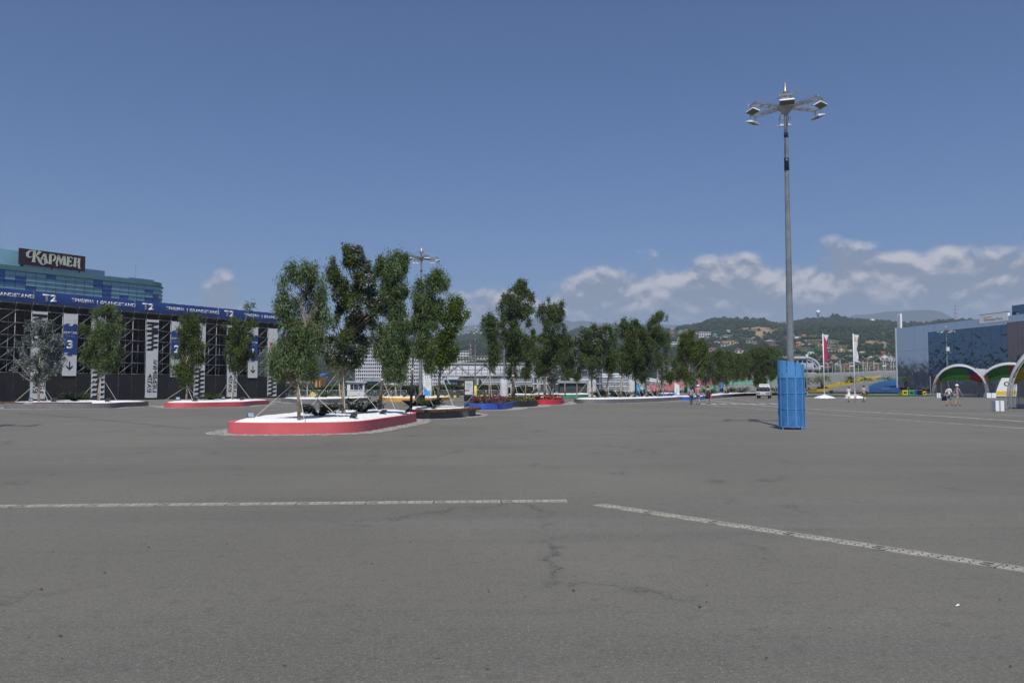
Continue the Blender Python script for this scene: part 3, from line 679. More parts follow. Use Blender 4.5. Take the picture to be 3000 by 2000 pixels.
planter('charcoal planter of yellow and green foliage between the blue and crimson ones', [gp(1478, 1192.5), gp(1530, 1192.5), gp(1571, 1190), gp(1573, 1186), (1.9, 73), (-0.3, 73), (-0.7, 67)], 'black', h=0.46, fill='soil', sett_w=1.2, sett=0.14)
planter('crimson planter of red and white begonias right of the charcoal one', [gp(1566, 1185), gp(1600, 1185.5), gp(1640, 1184.5), gp(1652, 1181.5), (4.9, 82.5), (2.4, 83), (1.7, 76)], 'crimson', h=0.46, fill='soil', sett_w=1.2, sett=0.15)
planter('long grey planter in the middle distance with a row of six staked trees', [gp(1684, 1179), gp(1700, 1181.8), gp(1760, 1182), gp(1840, 1180), gp(1920, 1176.8), gp(1974, 1173.5), (20.5, 97.5), (17.5, 97), (12.0, 91), (7.2, 86)], 'grey', h=0.42, sett_w=0.9, sett=0.18)
planter('royal blue planter beside the three walkers at the end of the long grey one', [gp(1978, 1171), gp(2010, 1172), gp(2050, 1171), gp(2069, 1168.5), (26.6, 110), (22.0, 109)], 'blue', h=0.42, sett_w=0.8, sett=0.2)
planter('curving grey planter sweeping back from the blue one towards the small truck', [gp(2070, 1169), gp(2100, 1167.3), gp(2140, 1163), gp(2170, 1159.5), gp(2230, 1157.3), gp(2290, 1156), (62, 168), (49, 165), (36, 141), (28, 115)], 'grey', h=0.45, sett_w=1.2, sett=0.25)
planter('green painted planter in front of the potted palms', front_px([(1614, 1161), (1640, 1163), (1690, 1163), (1725, 1162), (1731, 1160)], 9), 'green', h=0.42, setts=False)
planter('small pale grey planter behind the trees of the long one', front_px([(1779, 1160), (1800, 1163), (1830, 1163), (1849, 1161)], 7), 'grey', h=0.42, setts=False)
planter('blue painted planter behind the tall blue and white pylon', front_px([(1896, 1158), (1930, 1159.5), (1960, 1159.5), (1976, 1158)], 9), 'blue', h=0.42, setts=False)
planter('low grey planter behind the flower planters', front_px([(1488, 1162), (1530, 1163.5), (1580, 1163), (1611, 1160.5)], 9), 'grey', h=0.40, setts=False)
planter('low dark grey planter with a timber bench at the far left', [gp(19, 1195), gp(40, 1197.5), gp(150, 1198), gp(260, 1197), gp(330, 1195.5), gp(357, 1193), (-30.5, 67), (-35, 70), (-40, 68)], 'grey', h=0.40, sett_w=0.9, sett=0.16)
planter('coral red planter in front of the sector 2 banner', [gp(486, 1191), gp(495, 1194), gp(560, 1194), gp(650, 1192), gp(720, 1190), gp(738, 1187.5), (-22.5, 74), (-26, 76), (-29, 71)], 'red', h=0.40, sett_w=0.9, sett=0.16)
planter('mid grey planter right of the scaffold grandstand', [gp(852, 1179), gp(870, 1181), gp(930, 1181), gp(1000, 1179), gp(1040, 1177), (-16.3, 92), (-20, 94), (-24.5, 86)], 'grey', h=0.42, sett_w=0.9, sett=0.18)
planter('amber yellow planter behind the lamp mast with the round bench', [gp(1118, 1174), gp(1140, 1176), gp(1200, 1176.5), gp(1270, 1176), gp(1293, 1174), (-7.6, 98), (-12, 99), (-15.5, 94)], 'yellow', h=0.42, sett_w=0.7, sett=0.18)

# ---- flowers
def flowers(label, pts, mats_, n, zb=0.44, hh=0.40, seed=1, name='flower_bed', leafc=None, parts=3):
    rs = np.random.RandomState(seed)
    c = closed_curve(pts, 6); c = offset_curve(c, -0.22); xs = [p[0] for p in c]; ys = [p[1] for p in c]
    def inside(x, y):
        k = False; j = len(c) - 1
        for i in range(len(c)):
            if (c[i][1] > y) != (c[j][1] > y) and x < (c[j][0] - c[i][0]) * (y - c[i][1]) / (c[j][1] - c[i][1] + 1e-12) + c[i][0]: k = not k
            j = i
        return k
    P_ = []
    while len(P_) < n:
        x = rs.uniform(min(xs), max(xs)); y = rs.uniform(min(ys), max(ys))
        if inside(x, y): P_.append((x, y, zb + rs.uniform(0.05, 1) * hh * (0.75 + 0.35 * noise.noise((x * 0.8, y * 0.8, seed)))))
    P_ = np.array(P_); o = Vector((float(np.mean(P_[:, 0])), float(np.mean(P_[:, 1])), 0))
    root = thing(name, label, 'flowers', o, 0, 'flower beds'); P_ -= np.array(o)
    for k, (nm, m, frac, sz, zlift) in enumerate(mats_):
        sel = P_[rs.rand(n) < frac]; q = len(sel)
        d = rs.normal(size=(q, 3)); d[:, 2] = abs(d[:, 2]) * 0.7 + 0.2; d /= np.linalg.norm(d, axis=1, keepdims=True)
        a = np.cross(d, rs.normal(size=(q, 3))); a /= np.linalg.norm(a, axis=1, keepdims=True); b_ = np.cross(d, a)
        s = sz * rs.uniform(0.6, 1.3, (q, 1)); p0 = sel + np.array([0, 0, zlift])
        VV = np.stack([p0 + a * s, p0 + b_ * s, p0 - a * s, p0 - b_ * s], 1).reshape(-1, 3); QQ = np.arange(q * 4).reshape(-1, 4)
        link(nm, np_mesh(nm, VV, QQ, m, rs.rand(q)), root, kind='stuff')
    return root
fl_g = mat('bedding_foliage', (0.035, 0.06, 0.018), 0.7, tone=(0.11, 0.14, 0.04), trans=0.2)
fl_m = mat('magenta_petals', (0.16, 0.010, 0.045), 0.6, tone=(0.36, 0.03, 0.17), trans=0.15)
fl_y = mat('yellow_green_foliage', (0.10, 0.10, 0.02), 0.7, tone=(0.38, 0.33, 0.09), trans=0.2)
fl_b = mat('bronze_foliage', (0.06, 0.02, 0.014), 0.7, tone=(0.16, 0.07, 0.04), trans=0.2)
fl_r = mat('red_petals', (0.34, 0.012, 0.014), 0.6, tone=(0.62, 0.10, 0.06), trans=0.15)
fl_w = mat('white_petals', (0.62, 0.56, 0.52), 0.6, tone=(0.8, 0.76, 0.72), trans=0.15)
flowers('magenta petunias filling the royal blue planter', [(-3.1, 56.5), (-2.4, 55.6), (-0.6, 55.6), (-0.1, 60), (-0.2, 64), (-1.6, 64.6), (-3.0, 62.3)],
        [('leaves', fl_g, 0.75, 0.055, 0), ('petals', fl_m, 0.52, 0.050, 0.05)], 5200, seed=4, hh=0.5)
flowers('yellow and green foliage plants filling the charcoal planter', [(-0.5, 63.8), (0.8, 63.2), (1.9, 65), (2.2, 69), (1.8, 72.6), (-0.2, 72.6), (-0.6, 67)],
        [('leaves', fl_g, 0.55, 0.06, 0), ('yellow_leaves', fl_y, 0.45, 0.05, 0.04), ('bronze_leaves', fl_b, 0.2, 0.05, 0.02)], 4200, seed=5)
flowers('red and white begonias filling the crimson planter', [(2.1, 72.6), (3.2, 72.2), (4.7, 74), (5.1, 78), (4.8, 82), (2.5, 82.6), (1.9, 76)],
        [('leaves', fl_b, 0.35, 0.06, 0), ('red_petals', fl_r, 0.55, 0.05, 0.04), ('white_petals', fl_w, 0.09, 0.06, 0.06), ('green_leaves', fl_g, 0.25, 0.05, 0)], 4200, seed=6)

# ---- timber benches that follow planter rims
timber = mat('brown_stained_timber', (0.125, 0.052, 0.026), 0.42, var=0.35, vscale=5, bump=0.2, bscale=30)
dark_steel = mat('dark_bench_steel', (0.03, 0.03, 0.034), 0.5, metal=0.4)
def rim_bench(label, pts, z=0.36, wd=0.62, seed=0):
    """ribbed seat: one lamella after another across the curve"""
    c = [Vector((p[0], p[1])) for p in pts]; dist = [0]
    for i in range(1, len(c)): dist.append(dist[-1] + (c[i] - c[i - 1]).length)
    o = c[len(c) // 2]; root = thing('curved_timber_bench', label, 'bench', (o.x, o.y, 0), 0, 'timber benches built on to planters')
    def at_(s):
        for i in range(1, len(c)):
            if s <= dist[i]: t = (s - dist[i - 1]) / (dist[i] - dist[i - 1]); return c[i - 1].lerp(c[i], t), (c[i] - c[i - 1]).normalized()
        return c[-1], (c[-1] - c[-2]).normalized()
    mb = MB(); n = int(dist[-1] / 0.075)
    for k in range(n):
        p, t = at_((k + 0.5) * dist[-1] / n); nn = Vector((t.y, -t.x)); a = p - nn * wd * 0.45 - o; b_ = p + nn * wd * 0.55 - o
        e = min(1.0, 3.0 * min(k + 1, n - k) / n)
        prof = [(0.0, z + 0.02), (0.12, z + 0.055), (0.5, z + 0.06), (0.86, z + 0.055), (1.0, z + 0.01), (1.0, z - 0.075), (0.9, z - 0.10)]
        vs = []
        for s_ in (-1, 1):
            for u, zz_ in prof:
                q = a.lerp(b_, u) + t * (s_ * 0.031); vs.append((q.x, q.y, zz_))
        m_ = len(prof); mb.add(vs, [(i, i + 1, m_ + i + 1, m_ + i) for i in range(m_ - 1)] + [tuple(range(m_))[::-1], tuple(range(m_, 2 * m_))])
    mb.build('slatted_seat', timber, root)
    mb = MB()
    for i in range(len(c) - 1):
        t = (c[i + 1] - c[i]).normalized(); nn = Vector((t.y, -t.x)); a = c[i] + nn * wd * 0.15 - o; b_ = c[i + 1] + nn * wd * 0.15 - o
        mb.bar((a.x, a.y, z - 0.03), (b_.x, b_.y, z - 0.03), wd * 0.7, 0.05)
    mb.build('seat_frame', dark_steel, root)
    return root
rim_bench('brown ribbed timber bench curving round the front of the grey planter behind the coral one', [(-4.95, 40.0), (-4.2, 39.75), (-3.5, 40.25), (-3.0, 41.2), (-2.72, 42.1)], z=0.42)
rim_bench('short brown ribbed timber bench at the right tip of the grey planter', [(-2.52, 42.9), (-2.2, 43.8), (-2.08, 44.8), (-2.1, 45.7)], z=0.42)
rim_bench('long brown ribbed timber bench on the far left planter', [gp(14, 1194.5), gp(40, 1196.6), gp(110, 1197.3), gp(190, 1197.4), gp(268, 1196.4)], z=0.42)

# ---- dark bench round the second lamp mast
root = thing('round_lamp_bench', 'dark bench with brown seat tops round the foot of the grey lamp mast', 'bench', (G(1232, 1187).x, 69.0, 0))
for nm, m, rr_, z0_, z1_ in (('base', dark_steel, (1.0, 1.55), 0.02, 0.40), ('seat', timber, (1.62, 1.62), 0.40, 0.46), ('backrest_block', dark_steel, (0.42, 0.46), 0.46, 0.86), ('top_slab', timber, (0.52, 0.52), 0.86, 0.92)):
    mb = MB(); n = 10; vs = [(rr_[0] * math.cos(2 * PI * k / n + .3), rr_[0] * math.sin(2 * PI * k / n + .3), z0_) for k in range(n)] + [(rr_[1] * math.cos(2 * PI * k / n + .3), rr_[1] * math.sin(2 * PI * k / n + .3), z1_) for k in range(n)]
    mb.add(vs, [tuple(reversed(range(n))), tuple(range(n, 2 * n))] + [(i, (i + 1) % n, n + (i + 1) % n, n + i) for i in range(n)]); mb.build(nm, m, root)

# ================================================================== TREES
bt = build_tree
bt('eucalyptus_tree', 'light green drooping eucalyptus, front left tree of the near coral planter', 877, 1229, 0.47,
   [(775, -42, 38), (811, -53, 66), (866, -76, 82), (922, -68, 92), (959, -48, 80), (996, -72, 60), (1033, -94, 48), (1070, -99, 38), (1107, -84, 6)], 'willow', bark_tan, 11, nleaf=17000, clumps=110, LAI=8.5, trunk_r=0.105, Y=27.8)
bt('eucalyptus_tree', 'tallest tree of the near coral planter, dark with silvery leaves', 1007, 1212, 0.50,
   [(725, -2, 28), (748, -18, 45), (778, -63, 66), (811, -52, 85), (848, -44, 130), (885, -40, 133), (922, -33, 115), (959, -52, 110), (996, -78, 100), (1033, -70, 60), (1065, -58, 48)], 'dark', bark_tan, 22, Y=32.3, nleaf=15500, clumps=84, trunk_r=0.15, kind2='silver', bare=0.02)
bt('eucalyptus_tree', 'tall narrow dark green eucalyptus at the back of the near coral planter', 1112, 1200, 0.45,
   [(742, 50, 78), (755, 0, 80), (792, -26, 80), (829, -12, 80), (866, 6, 74), (903, 14, 80), (940, 8, 83), (996, -13, 80), (1033, -28, 80), (1070, 5, 83), (1107, 18, 74)], 'willow', bark_dark, 33, Y=38.2, nleaf=15000, clumps=84, trunk_r=0.165, kind2='dark')
bt('eucalyptus_tree', 'right leaning windswept eucalyptus in the grey planter with the timber bench', 1203, 1199, 0.42,
   [(796, 56, 94), (826, 20, 116), (848, -3, 100), (885, 0, 87), (922, 0, 83), (959, -14, 76), (990, -9, 62), (1015, -2, 50), (1040, 2, 22)], 'willow', bark_dark, 44, Y=42.3, nleaf=12500, clumps=64, trunk_r=0.14, kind2='green')
bt('eucalyptus_tree', 'yellowish green tree at the back of the planter with the timber bench', 1285, 1190, 0.42,
   [(868, 31, 50), (885, 13, 72), (922, -13, 85), (951, -13, 76), (977, -13, 52), (1014, -28, 61), (1040, -24, 54), (1070, -16, 30)], 'yellow', bark_dark, 55, Y=48.2, nleaf=10500, clumps=54, trunk_r=0.17)
bt('silver_tree', 'round silver leaved tree in the far left planter before the grandstand', 114, 1179, 0.45,
   [(944, -25, 35), (982, -48, 55), (1015, -55, 58), (1038, -71, 58), (1075, -73, 65), (1098, -48, 48), (1111, -28, 18)], 'silver', bark_pale, 61, Y=60, nleaf=16000, clumps=60, trunk_r=0.16, scale=1.35)
bt('eucalyptus_tree', 'dark oval eucalyptus between the sector 3 banner and its right neighbour', 288, 1174, 0.45,
   [(899, -10, 46), (925, -27, 56), (965, -40, 76), (1015, -41, 70), (1058, -40, 53), (1081, -3, 30)], 'willow', bark_pale, 62, Y=65, nleaf=16000, clumps=56, trunk_r=0.15, scale=1.45, kind2='dark')
bt('eucalyptus_tree', 'shaggy dark green tree covering the sector 2 banner', 545, 1174, 0.45,
   [(923, -15, 41), (951, -27, 46), (977, -36, 36), (996, -30, 50), (1015, -22, 50), (1039, -36, 55), (1058, -48, 46), (1086, -44, 30), (1110, -32, 27), (1128, -17, 17)], 'green', bark_pale, 63, Y=67, nleaf=14000, clumps=60, trunk_r=0.13, scale=1.45)
bt('eucalyptus_tree', 'dark green tree with an upper tuft before the sector 1 banner', 682, 1171, 0.45,
   [(890, 42, 52), (900, 25, 60), (921, 6, 70), (961, -29, 67), (982, -32, 58), (1015, -20, 53), (1036, -27, 62), (1058, -20, 48), (1081, -10, 12)], 'dark', bark_pale, 64, Y=71, nleaf=13000, clumps=56, trunk_r=0.13, scale=1.5)
bt('eucalyptus_tree', 'slim dark tree rising from the magenta petunias', 1433, 1168, 0.45,
   [(920, -13, 3), (939, -24, 26), (961, -24, 34), (987, -16, 38), (1014, -8, 34), (1041, 0, 30), (1073, -16, 24), (1089, 5, 22)], 'dark', bark_pale, 65, Y=60, nleaf=9000, clumps=40, trunk_r=0.12, scale=1.4)
bt('eucalyptus_tree', 'tall forked trunk eucalyptus rising from the charcoal planter', 1506, 1166, 0.45,
   [(825, 19, 35), (840, -8, 46), (867, -35, 59), (894, -45, 62), (920, -56, 66), (947, -58, 52), (974, -36, 62), (1001, -32, 58), (1028, -30, 38), (1054, -27, 20)], 'dark', bark_dark, 66, Y=68, nleaf=18000, clumps=74, trunk_r=0.24, fork=True, scale=1.5)
bt('eucalyptus_tree', 'tall dark green tree rising from the crimson planter', 1597, 1162, 0.45,
   [(872, 21, 43), (896, -13, 51), (920, -21, 51), (947, -35, 54), (974, -37, 60), (1001, -37, 54), (1028, -40, 51), (1054, -37, 40), (1081, -27, 16)], 'dark', bark_tan, 67, Y=77, nleaf=16000, clumps=62, trunk_r=0.22, scale=1.6)
LG = 'first tree of the long grey planter, dark with silvery lower leaves'
bt('silver_tree', LG, 1735, 1165, 0.45,
   [(953, -17, 25), (974, -36, 36), (1014, -46, 36), (1041, -50, 40), (1068, -46, 33), (1095, -36, 7)], 'green', bark_tan, 68, Y=82, nleaf=13000, clumps=46, trunk_r=0.2, scale=1.7, kind2='silver')
for a in [
 ('narrow dark tree just right of the silvery one in the long planter', 1777, [(954, 0, 20), (980, -20, 25), (1020, -20, 27), (1060, -12, 27), (1090, 5, 27), (1112, 12, 22)], 'dark', bark_pale, 84),
 ('dark broad tree, third along the long grey planter', 1820, [(935, -5, 20), (960, -18, 40), (1000, -15, 45), (1040, -15, 45), (1075, -10, 30), (1097, 5, 20)], 'dark', bark_pale, 86),
 ('dark trunked tree beside the tall blue and white pylon', 1861, [(938, -12, 22), (960, -14, 32), (1000, -15, 42), (1040, -20, 40), (1080, -15, 25), (1097, -5, 10)], 'dark', bark_dark, 88),
 ('grey green weeping tree right of the tall pylon', 1893, [(1000, -5, 20), (1021, -12, 30), (1045, -25, 30), (1075, -28, 22), (1100, -20, 5), (1118, -15, -3)], 'weep', bark_pale, 89),
 ('tall dark tree, last in the long grey planter', 1927, [(915, 10, 20), (930, -15, 30), (950, -30, 32), (985, -30, 36), (1010, -28, 36), (1040, -25, 22), (1065, -10, 5)], 'green', bark_pale, 91)]:
    lb, px, pf, kd, bk, Y = a
    bt('eucalyptus_tree', lb, px, 1163, 0.5, pf, kd, bk, px, Y=Y, nleaf=12500, clumps=46, trunk_r=0.2, scale=1.8)
bt('oval_tree', 'big bright green oval tree above the three walkers', 2015, 1158, 0.45,
   [(974, -2, 16), (990, -16, 34), (1012, -26, 48), (1035, -30, 54), (1065, -28, 50), (1092, -20, 38), (1115, -8, 6)], 'yellow', bark_pale, 70, Y=102, nleaf=17000, clumps=70, trunk_r=0.2, scale=1.9, kind2='green')
bt('oval_tree', 'dark trunked tree just right of the bright green oval one', 2043, 1158, 0.45,
   [(1000, -6, 14), (1030, -12, 24), (1060, -12, 26), (1085, -10, 20), (1105, -4, 8)], 'green', bark_dark, 71, Y=106, nleaf=8000, clumps=26, trunk_r=0.2, scale=1.9)
SM = [
 ('greyish thin tree right of the oval tree', 2067, [(1030, -8, 10), (1050, -16, 20), (1080, -16, 24), (1100, -12, 16), (1116, -5, 6)], 'weep', 116),
 ('grey green round tree before the blue lamp sleeve', 2094, [(1028, 0, 20), (1045, -10, 32), (1070, -14, 36), (1095, -12, 26), (1122, -2, 10)], 'green', 124),
 ('dark round tree right of the blue lamp sleeve', 2122, [(1032, -6, 18), (1052, -14, 28), (1080, -16, 28), (1105, -10, 18), (1124, -4, 6)], 'dark', 130),
 ('dark tree among the row left of the small truck', 2148, [(1034, -8, 14), (1056, -16, 24), (1086, -16, 24), (1108, -8, 14)], 'dark', 138),
 ('small dark tree close behind the small truck on its left', 2173, [(1040, -6, 12), (1060, -14, 20), (1085, -14, 18), (1104, -6, 10)], 'green', 146),
 ('broad dark green tree above the small truck', 2218, [(1018, -10, 25), (1032, -38, 55), (1050, -46, 66), (1075, -42, 60), (1098, -30, 40), (1124, -6, 22)], 'green', 150),
 ('broad dark green tree between the truck and the blue lamp sleeve', 2259, [(1026, -20, 12), (1045, -34, 34), (1068, -34, 38), (1090, -20, 30), (1104, -6, 12)], 'green', 156)]
for lb, px, pf, kd, Y in SM:
    bt('roadside_tree', lb, px, 1158, 0.45, pf, kd, bark_pale, px, Y=Y, nleaf=9500, clumps=40, trunk_r=0.22, scale=2.4)
BK = [
 ('dark foliaged tree behind the second lamp mast and the tall pylon', 1264, [(1000, -26, 16), (1035, -28, 20), (1070, -24, 14), (1099, -8, 6)], 'green', 95),
 ('slim pale trunk tree behind the near left tree', 899, [(1040, -30, 15), (1075, -20, 30), (1098, -14, 34), (1112, -6, 12)], 'green', 88),
 ('slim tree seen left of the white booth', 994, [(1030, -40, 20), (1055, -34, 24), (1085, -20, 14), (1100, -8, 8)], 'willow', 88),
 ('drooping tree behind the narrow dark eucalyptus', 1158, [(1010, -14, 34), (1040, -26, 36), (1075, -30, 34), (1100, -20, 26), (1116, -6, 10)], 'willow', 92),
 ('dark tree behind the forked eucalyptus, left', 1499, [(1040, -14, 12), (1065, -18, 20), (1090, -16, 16), (1108, -8, 8)], 'dark', 104),
 ('dark tree behind the forked eucalyptus, right', 1539, [(1000, -12, 10), (1030, -20, 22), (1060, -22, 24), (1085, -14, 16), (1102, -4, 6)], 'dark', 108),
 ('dark tree close behind the crimson planter', 1578, [(1020, -14, 14), (1050, -20, 20), (1080, -16, 16), (1102, -6, 6)], 'dark', 106),
 ('silvery tree between the crimson and green planters', 1620, [(1060, -12, 10), (1078, -20, 16), (1100, -18, 16), (1120, -8, 8)], 'silver', 110),
 ('dark tree left of the silvery one in the long planter', 1656, [(985, -8, 22), (1005, -12, 34), (1040, -14, 34), (1070, -12, 30), (1095, -6, 12)], 'dark', 112),
 ('small dark tree behind the green planter', 1690, [(1070, -14, 12), (1088, -16, 14), (1106, -8, 8)], 'dark', 120),
 ('small silvery tree behind the last tree of the long planter', 1943, [(1046, -6, 8), (1065, -14, 16), (1090, -14, 14), (1112, -6, 6)], 'silver', 112),
 ('small bright green tree left of the oval tree', 1962, [(1054, -6, 6), (1075, -10, 16), (1100, -10, 14), (1116, -4, 4)], 'yellow', 108)]
for lb, px, pf, kd, Y in BK:
    bt('background_tree', lb, px, 1158, 0.4, pf, kd, bark_pale, px, Y=Y, nleaf=9000, clumps=32, trunk_r=0.15, scale=2.1, wires=(Y < 100))

# ---- junipers on the gravel
jun_m = mat('juniper_needles', (0.020, 0.034, 0.012), 0.7, tone=(0.075, 0.105, 0.035), spec=0.2)
def juniper_mesh(seed, W, H):
    rs = np.random.RandomState(seed); V = []; Q = []; tn = []
    for s in range(38):
        th = rs.uniform(0, 2 * PI); el_ = rs.uniform(0.12, 0.85); ln = W * (0.6 + 0.75 * rs.rand()) if el_ < 0.6 else H * (0.7 + 0.6 * rs.rand())
        d0 = np.array([math.cos(th) * math.cos(el_), math.sin(th) * math.cos(el_), math.sin(el_) * 0.8])
        for k in range(60):
            t = rs.rand() ** 0.8; p = d0 * ln * t + np.array([0, 0, 0.06 + 0.10 * math.sin(t * 2.4)]) + rs.normal(size=3) * 0.025
            d = d0 * 1.3 + rs.normal(size=3) * 0.5; d /= np.linalg.norm(d); sd_ = np.cross(d, rs.normal(size=3)); sd_ /= np.linalg.norm(sd_)
            l = 0.085 * W / 0.8; w_ = 0.016 * W / 0.8; b = len(V)
            V += [p, p + d * l * .5 + sd_ * w_, p + d * l, p + d * l * .5 - sd_ * w_]; Q.append((b, b + 1, b + 2, b + 3)); tn.append(0.25 + 0.5 * t * rs.rand() + 0.2 * rs.rand())
    return np_mesh('needles', np.array(V), np.array(Q), jun_m, np.array(tn))
JM = [juniper_mesh(1, 0.62, 0.55), juniper_mesh(2, 0.62, 0.6)]
JL = [(935, 1216, 0.46, 30.5, 0.95, 'dark spreading juniper left of the thick tan trunk in the near planter'),
      (1061, 1208, 0.48, 34.5, 0.95, 'spiky juniper right of the thick tan trunk in the near planter'),
      (1258, 1192, 0.4, 46.5, 1.0, 'low juniper in the grey planter with the timber bench'),
      (218, 1178, 0.42, 64, 1.25, 'low yellowish juniper between the two trees of the far left planter'),
      (618, 1174, 0.42, 68, 1.25, 'low juniper between the two trees of the left coral planter'),
      (950, 1166, 0.42, 86, 1.1, 'low juniper on the grey planter right of the grandstand'),
      (1755, 1168, 0.5, 84, 1.3, 'dark juniper left of the second tree of the long grey planter'),
      (1806, 1166, 0.5, 87, 1.2, 'yellow green juniper near the third tree of the long grey planter'),
      (1838, 1165, 0.5, 88, 1.1, 'low juniper between the third tree and the white lamp sleeve'),
      (1878, 1163, 0.5, 90, 1.2, 'low juniper at the foot of the tall pylon'),
      (1910, 1162, 0.5, 92, 1.1, 'low juniper near the end of the long grey planter'),
      (1560, 1158, 0.42, 126, 1.7, 'low juniper on the planter behind the flowers'),
      (1775, 1157, 0.42, 124, 1.4, 'low juniper behind the second tree of the long planter'),
      (2078, 1160, 0.45, 112, 1.5, 'low juniper at the start of the curving planter'),
      (2130, 1158, 0.45, 134, 1.7, 'low juniper on the curving planter right of the blue lamp sleeve'),
      (2168, 1156, 0.45, 146, 1.9, 'low juniper on the curving planter just left of the truck'),
      (2275, 1154, 0.45, 165, 1.9, 'low juniper on the curving planter beside the big blue sleeve')]
for i, (px, py, z, Y, s, lb) in enumerate(JL):
    p = P(px, py, Y); r_ = thing('juniper', lb, 'shrub', (p.x, Y, z - 0.05), i * 1.3, 'junipers on the gravel beds'); r_.scale = (s * 1.35, s * 1.35, s * 1.25)
    link('needles', JM[i % 2], r_)
    if i == 0:
        sb = MB()
        for k in range(7): a = k * 0.9; sb.tube([(0, 0, 0), (math.cos(a) * .12, math.sin(a) * .12, .12), (math.cos(a) * .32, math.sin(a) * .3, .22)], [.018, .012, .006], 5)
        stem_me = sb.mesh('stems', bark_dark)
    link('stems', stem_me, r_)

# ---- little floodlights lighting the trees from the gravel
fl_body = mat('grey_cast_aluminium', (0.11, 0.11, 0.115), 0.45, metal=0.6); fl_glass = mat('floodlight_glass', (0.25, 0.33, 0.42), 0.12, spec=0.8)
mb = MB(); T = Matrix.Rotation(R(38), 3, 'X')
def tb_(c, s): mb.box(T @ Vector(c) + Vector((0, 0, 0.20)), s, T)
tb_((0, 0, 0), (0.30, 0.34, 0.05)); tb_((0, 0, -0.045), (0.20, 0.22, 0.05)); tb_((0.0, 0.10, -0.06), (0.12, 0.06, 0.06)); flm = mb.mesh('housing', fl_body)
mb = MB(); tb_((0, 0, 0.029), (0.25, 0.28, 0.008)); flg = mb.mesh('glass', fl_glass)
mb = MB(); mb.bar((-0.16, 0, 0.0), (-0.16, 0, 0.22), 0.03, 0.012); mb.bar((0.16, 0, 0.0), (0.16, 0, 0.22), 0.03, 0.012); mb.bbox(-0.17, 0.17, -0.03, 0.03, -0.01, 0.012); flb = mb.mesh('bracket', fl_body)
FL = [(735, 1222, .42, 28.6, 2.3, 'tilted floodlight at the left end of the near coral planter'), (899, 1211, .46, 32.2, 2.6, 'floodlight tucked behind the juniper of the near planter'),
      (1036, 1229, .42, 28.9, 0.6, 'floodlight at the front corner of the near coral planter'), (1122, 1217, .42, 32.6, 0.8, 'floodlight on the shaded side of the near coral planter'),
      (1197, 1210, .41, 35.6, 0.9, 'floodlight at the right tip of the near coral planter'), (1117, 1200, .45, 39.8, 2.4, 'floodlight at the back of the near coral planter'), (1272, 1201, .40, 41.6, 0.9, 'floodlight behind the brown ribbed bench'),
      (1367, 1194, .40, 44.6, 0.9, 'floodlight at the right tip of the bench planter'), (1040, 1204, .45, 37.5, 2.2, 'floodlight behind the second juniper'),
      (90, 1177, .41, 61, 2.4, 'floodlight beside the silver tree at far left'), (158, 1178, .41, 59.5, 0.9, 'floodlight on the front rim right of the silver tree'), (316, 1178, .41, 60.5, 0.9, 'floodlight near the right end of the far left planter'),
      (521, 1176, .41, 66, 2.3, 'floodlight left of the shaggy tree'), (572, 1177, .41, 62.5, 0.9, 'floodlight right of the shaggy tree'), (710, 1175, .41, 67.5, 0.9, 'floodlight at the right end of the left coral planter'), (653, 1174, .41, 71, 2.4, 'floodlight left of the tree before sector 1'),
      (928, 1166, .42, 81, 0.9, 'floodlight on the grey planter right of the grandstand'), (1185, 1163, .42, 88, 0.9, 'floodlight on the amber planter'),
      (1775, 1169, .45, 80.5, 0.9, 'floodlight near the second tree of the long grey planter'), (1818, 1168, .45, 82.5, 0.9, 'floodlight near the third tree of the long grey planter'), (1857, 1166, .45, 85, 0.9, 'floodlight at the foot of the dark trunk by the pylon'), (1897, 1164.5, .45, 88, 0.9, 'floodlight right of the tall pylon'), (1932, 1163, .45, 91, 0.9, 'floodlight at the end of the long grey planter')]
for px, py, z, Y, a, lb in FL:
    p = P(px, py, Y); r_ = thing('garden_floodlight', lb, 'floodlight', (p.x, Y, z), (a + PI if a < 1.5 else 0.5), 'small floodlights on the planters')
    s = 0.8 if Y < 45 else 1.1; r_.scale = (s, s, s)
    link('housing', flm, r_); link('glass', flg, r_); link('bracket', flb, r_)
# ================================================================== GRANDSTAND T2
DG = Vector((0.705, 1.0, 0)).normalized(); NG = Vector((DG.y, -DG.x, 0))
CG = 116.8
def gy(u): return CG / (0.705 - u)
g0 = Vector((-0.6258 * gy(-0.6258), gy(-0.6258), 0)); BAY = 1.379 / DG.y
def gpt(k, z, back=0.0): return g0 + DG * (BAY * k) - NG * back + Vector((0, 0, z))
dgalv = mat('shade_tinted_scaffold_tube', (0.12, 0.12, 0.125), 0.6, metal=0.2)  # darker copy of the tube colour, paints shade on the inner scaffold
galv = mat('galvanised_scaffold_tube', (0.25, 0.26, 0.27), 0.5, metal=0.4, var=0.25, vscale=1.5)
deck_m = mat('dark_stained_deck_boards', (0.085, 0.078, 0.07), 0.85, var=0.35, vscale=0.6)
mesh_m = mat('black_debris_netting', (0.012, 0.012, 0.013), 0.75, var=0.4, vscale=0.8, bump=0.25, bscale=1.2)
under_deck_shade = mat('black_shade_sheet', (0.006, 0.006, 0.007), 0.9)
K0, K1 = -5, 22
ZL = [3.2, 4.58, 5.96, 7.34, 8.72, 10.1]; ZT = 11.0
gs = thing('scaffold_grandstand', 'long scaffolded grandstand seen from behind, with black netting along its foot', 'grandstand', tuple(gpt(8, 0)), 0)
og = gs.location.copy()
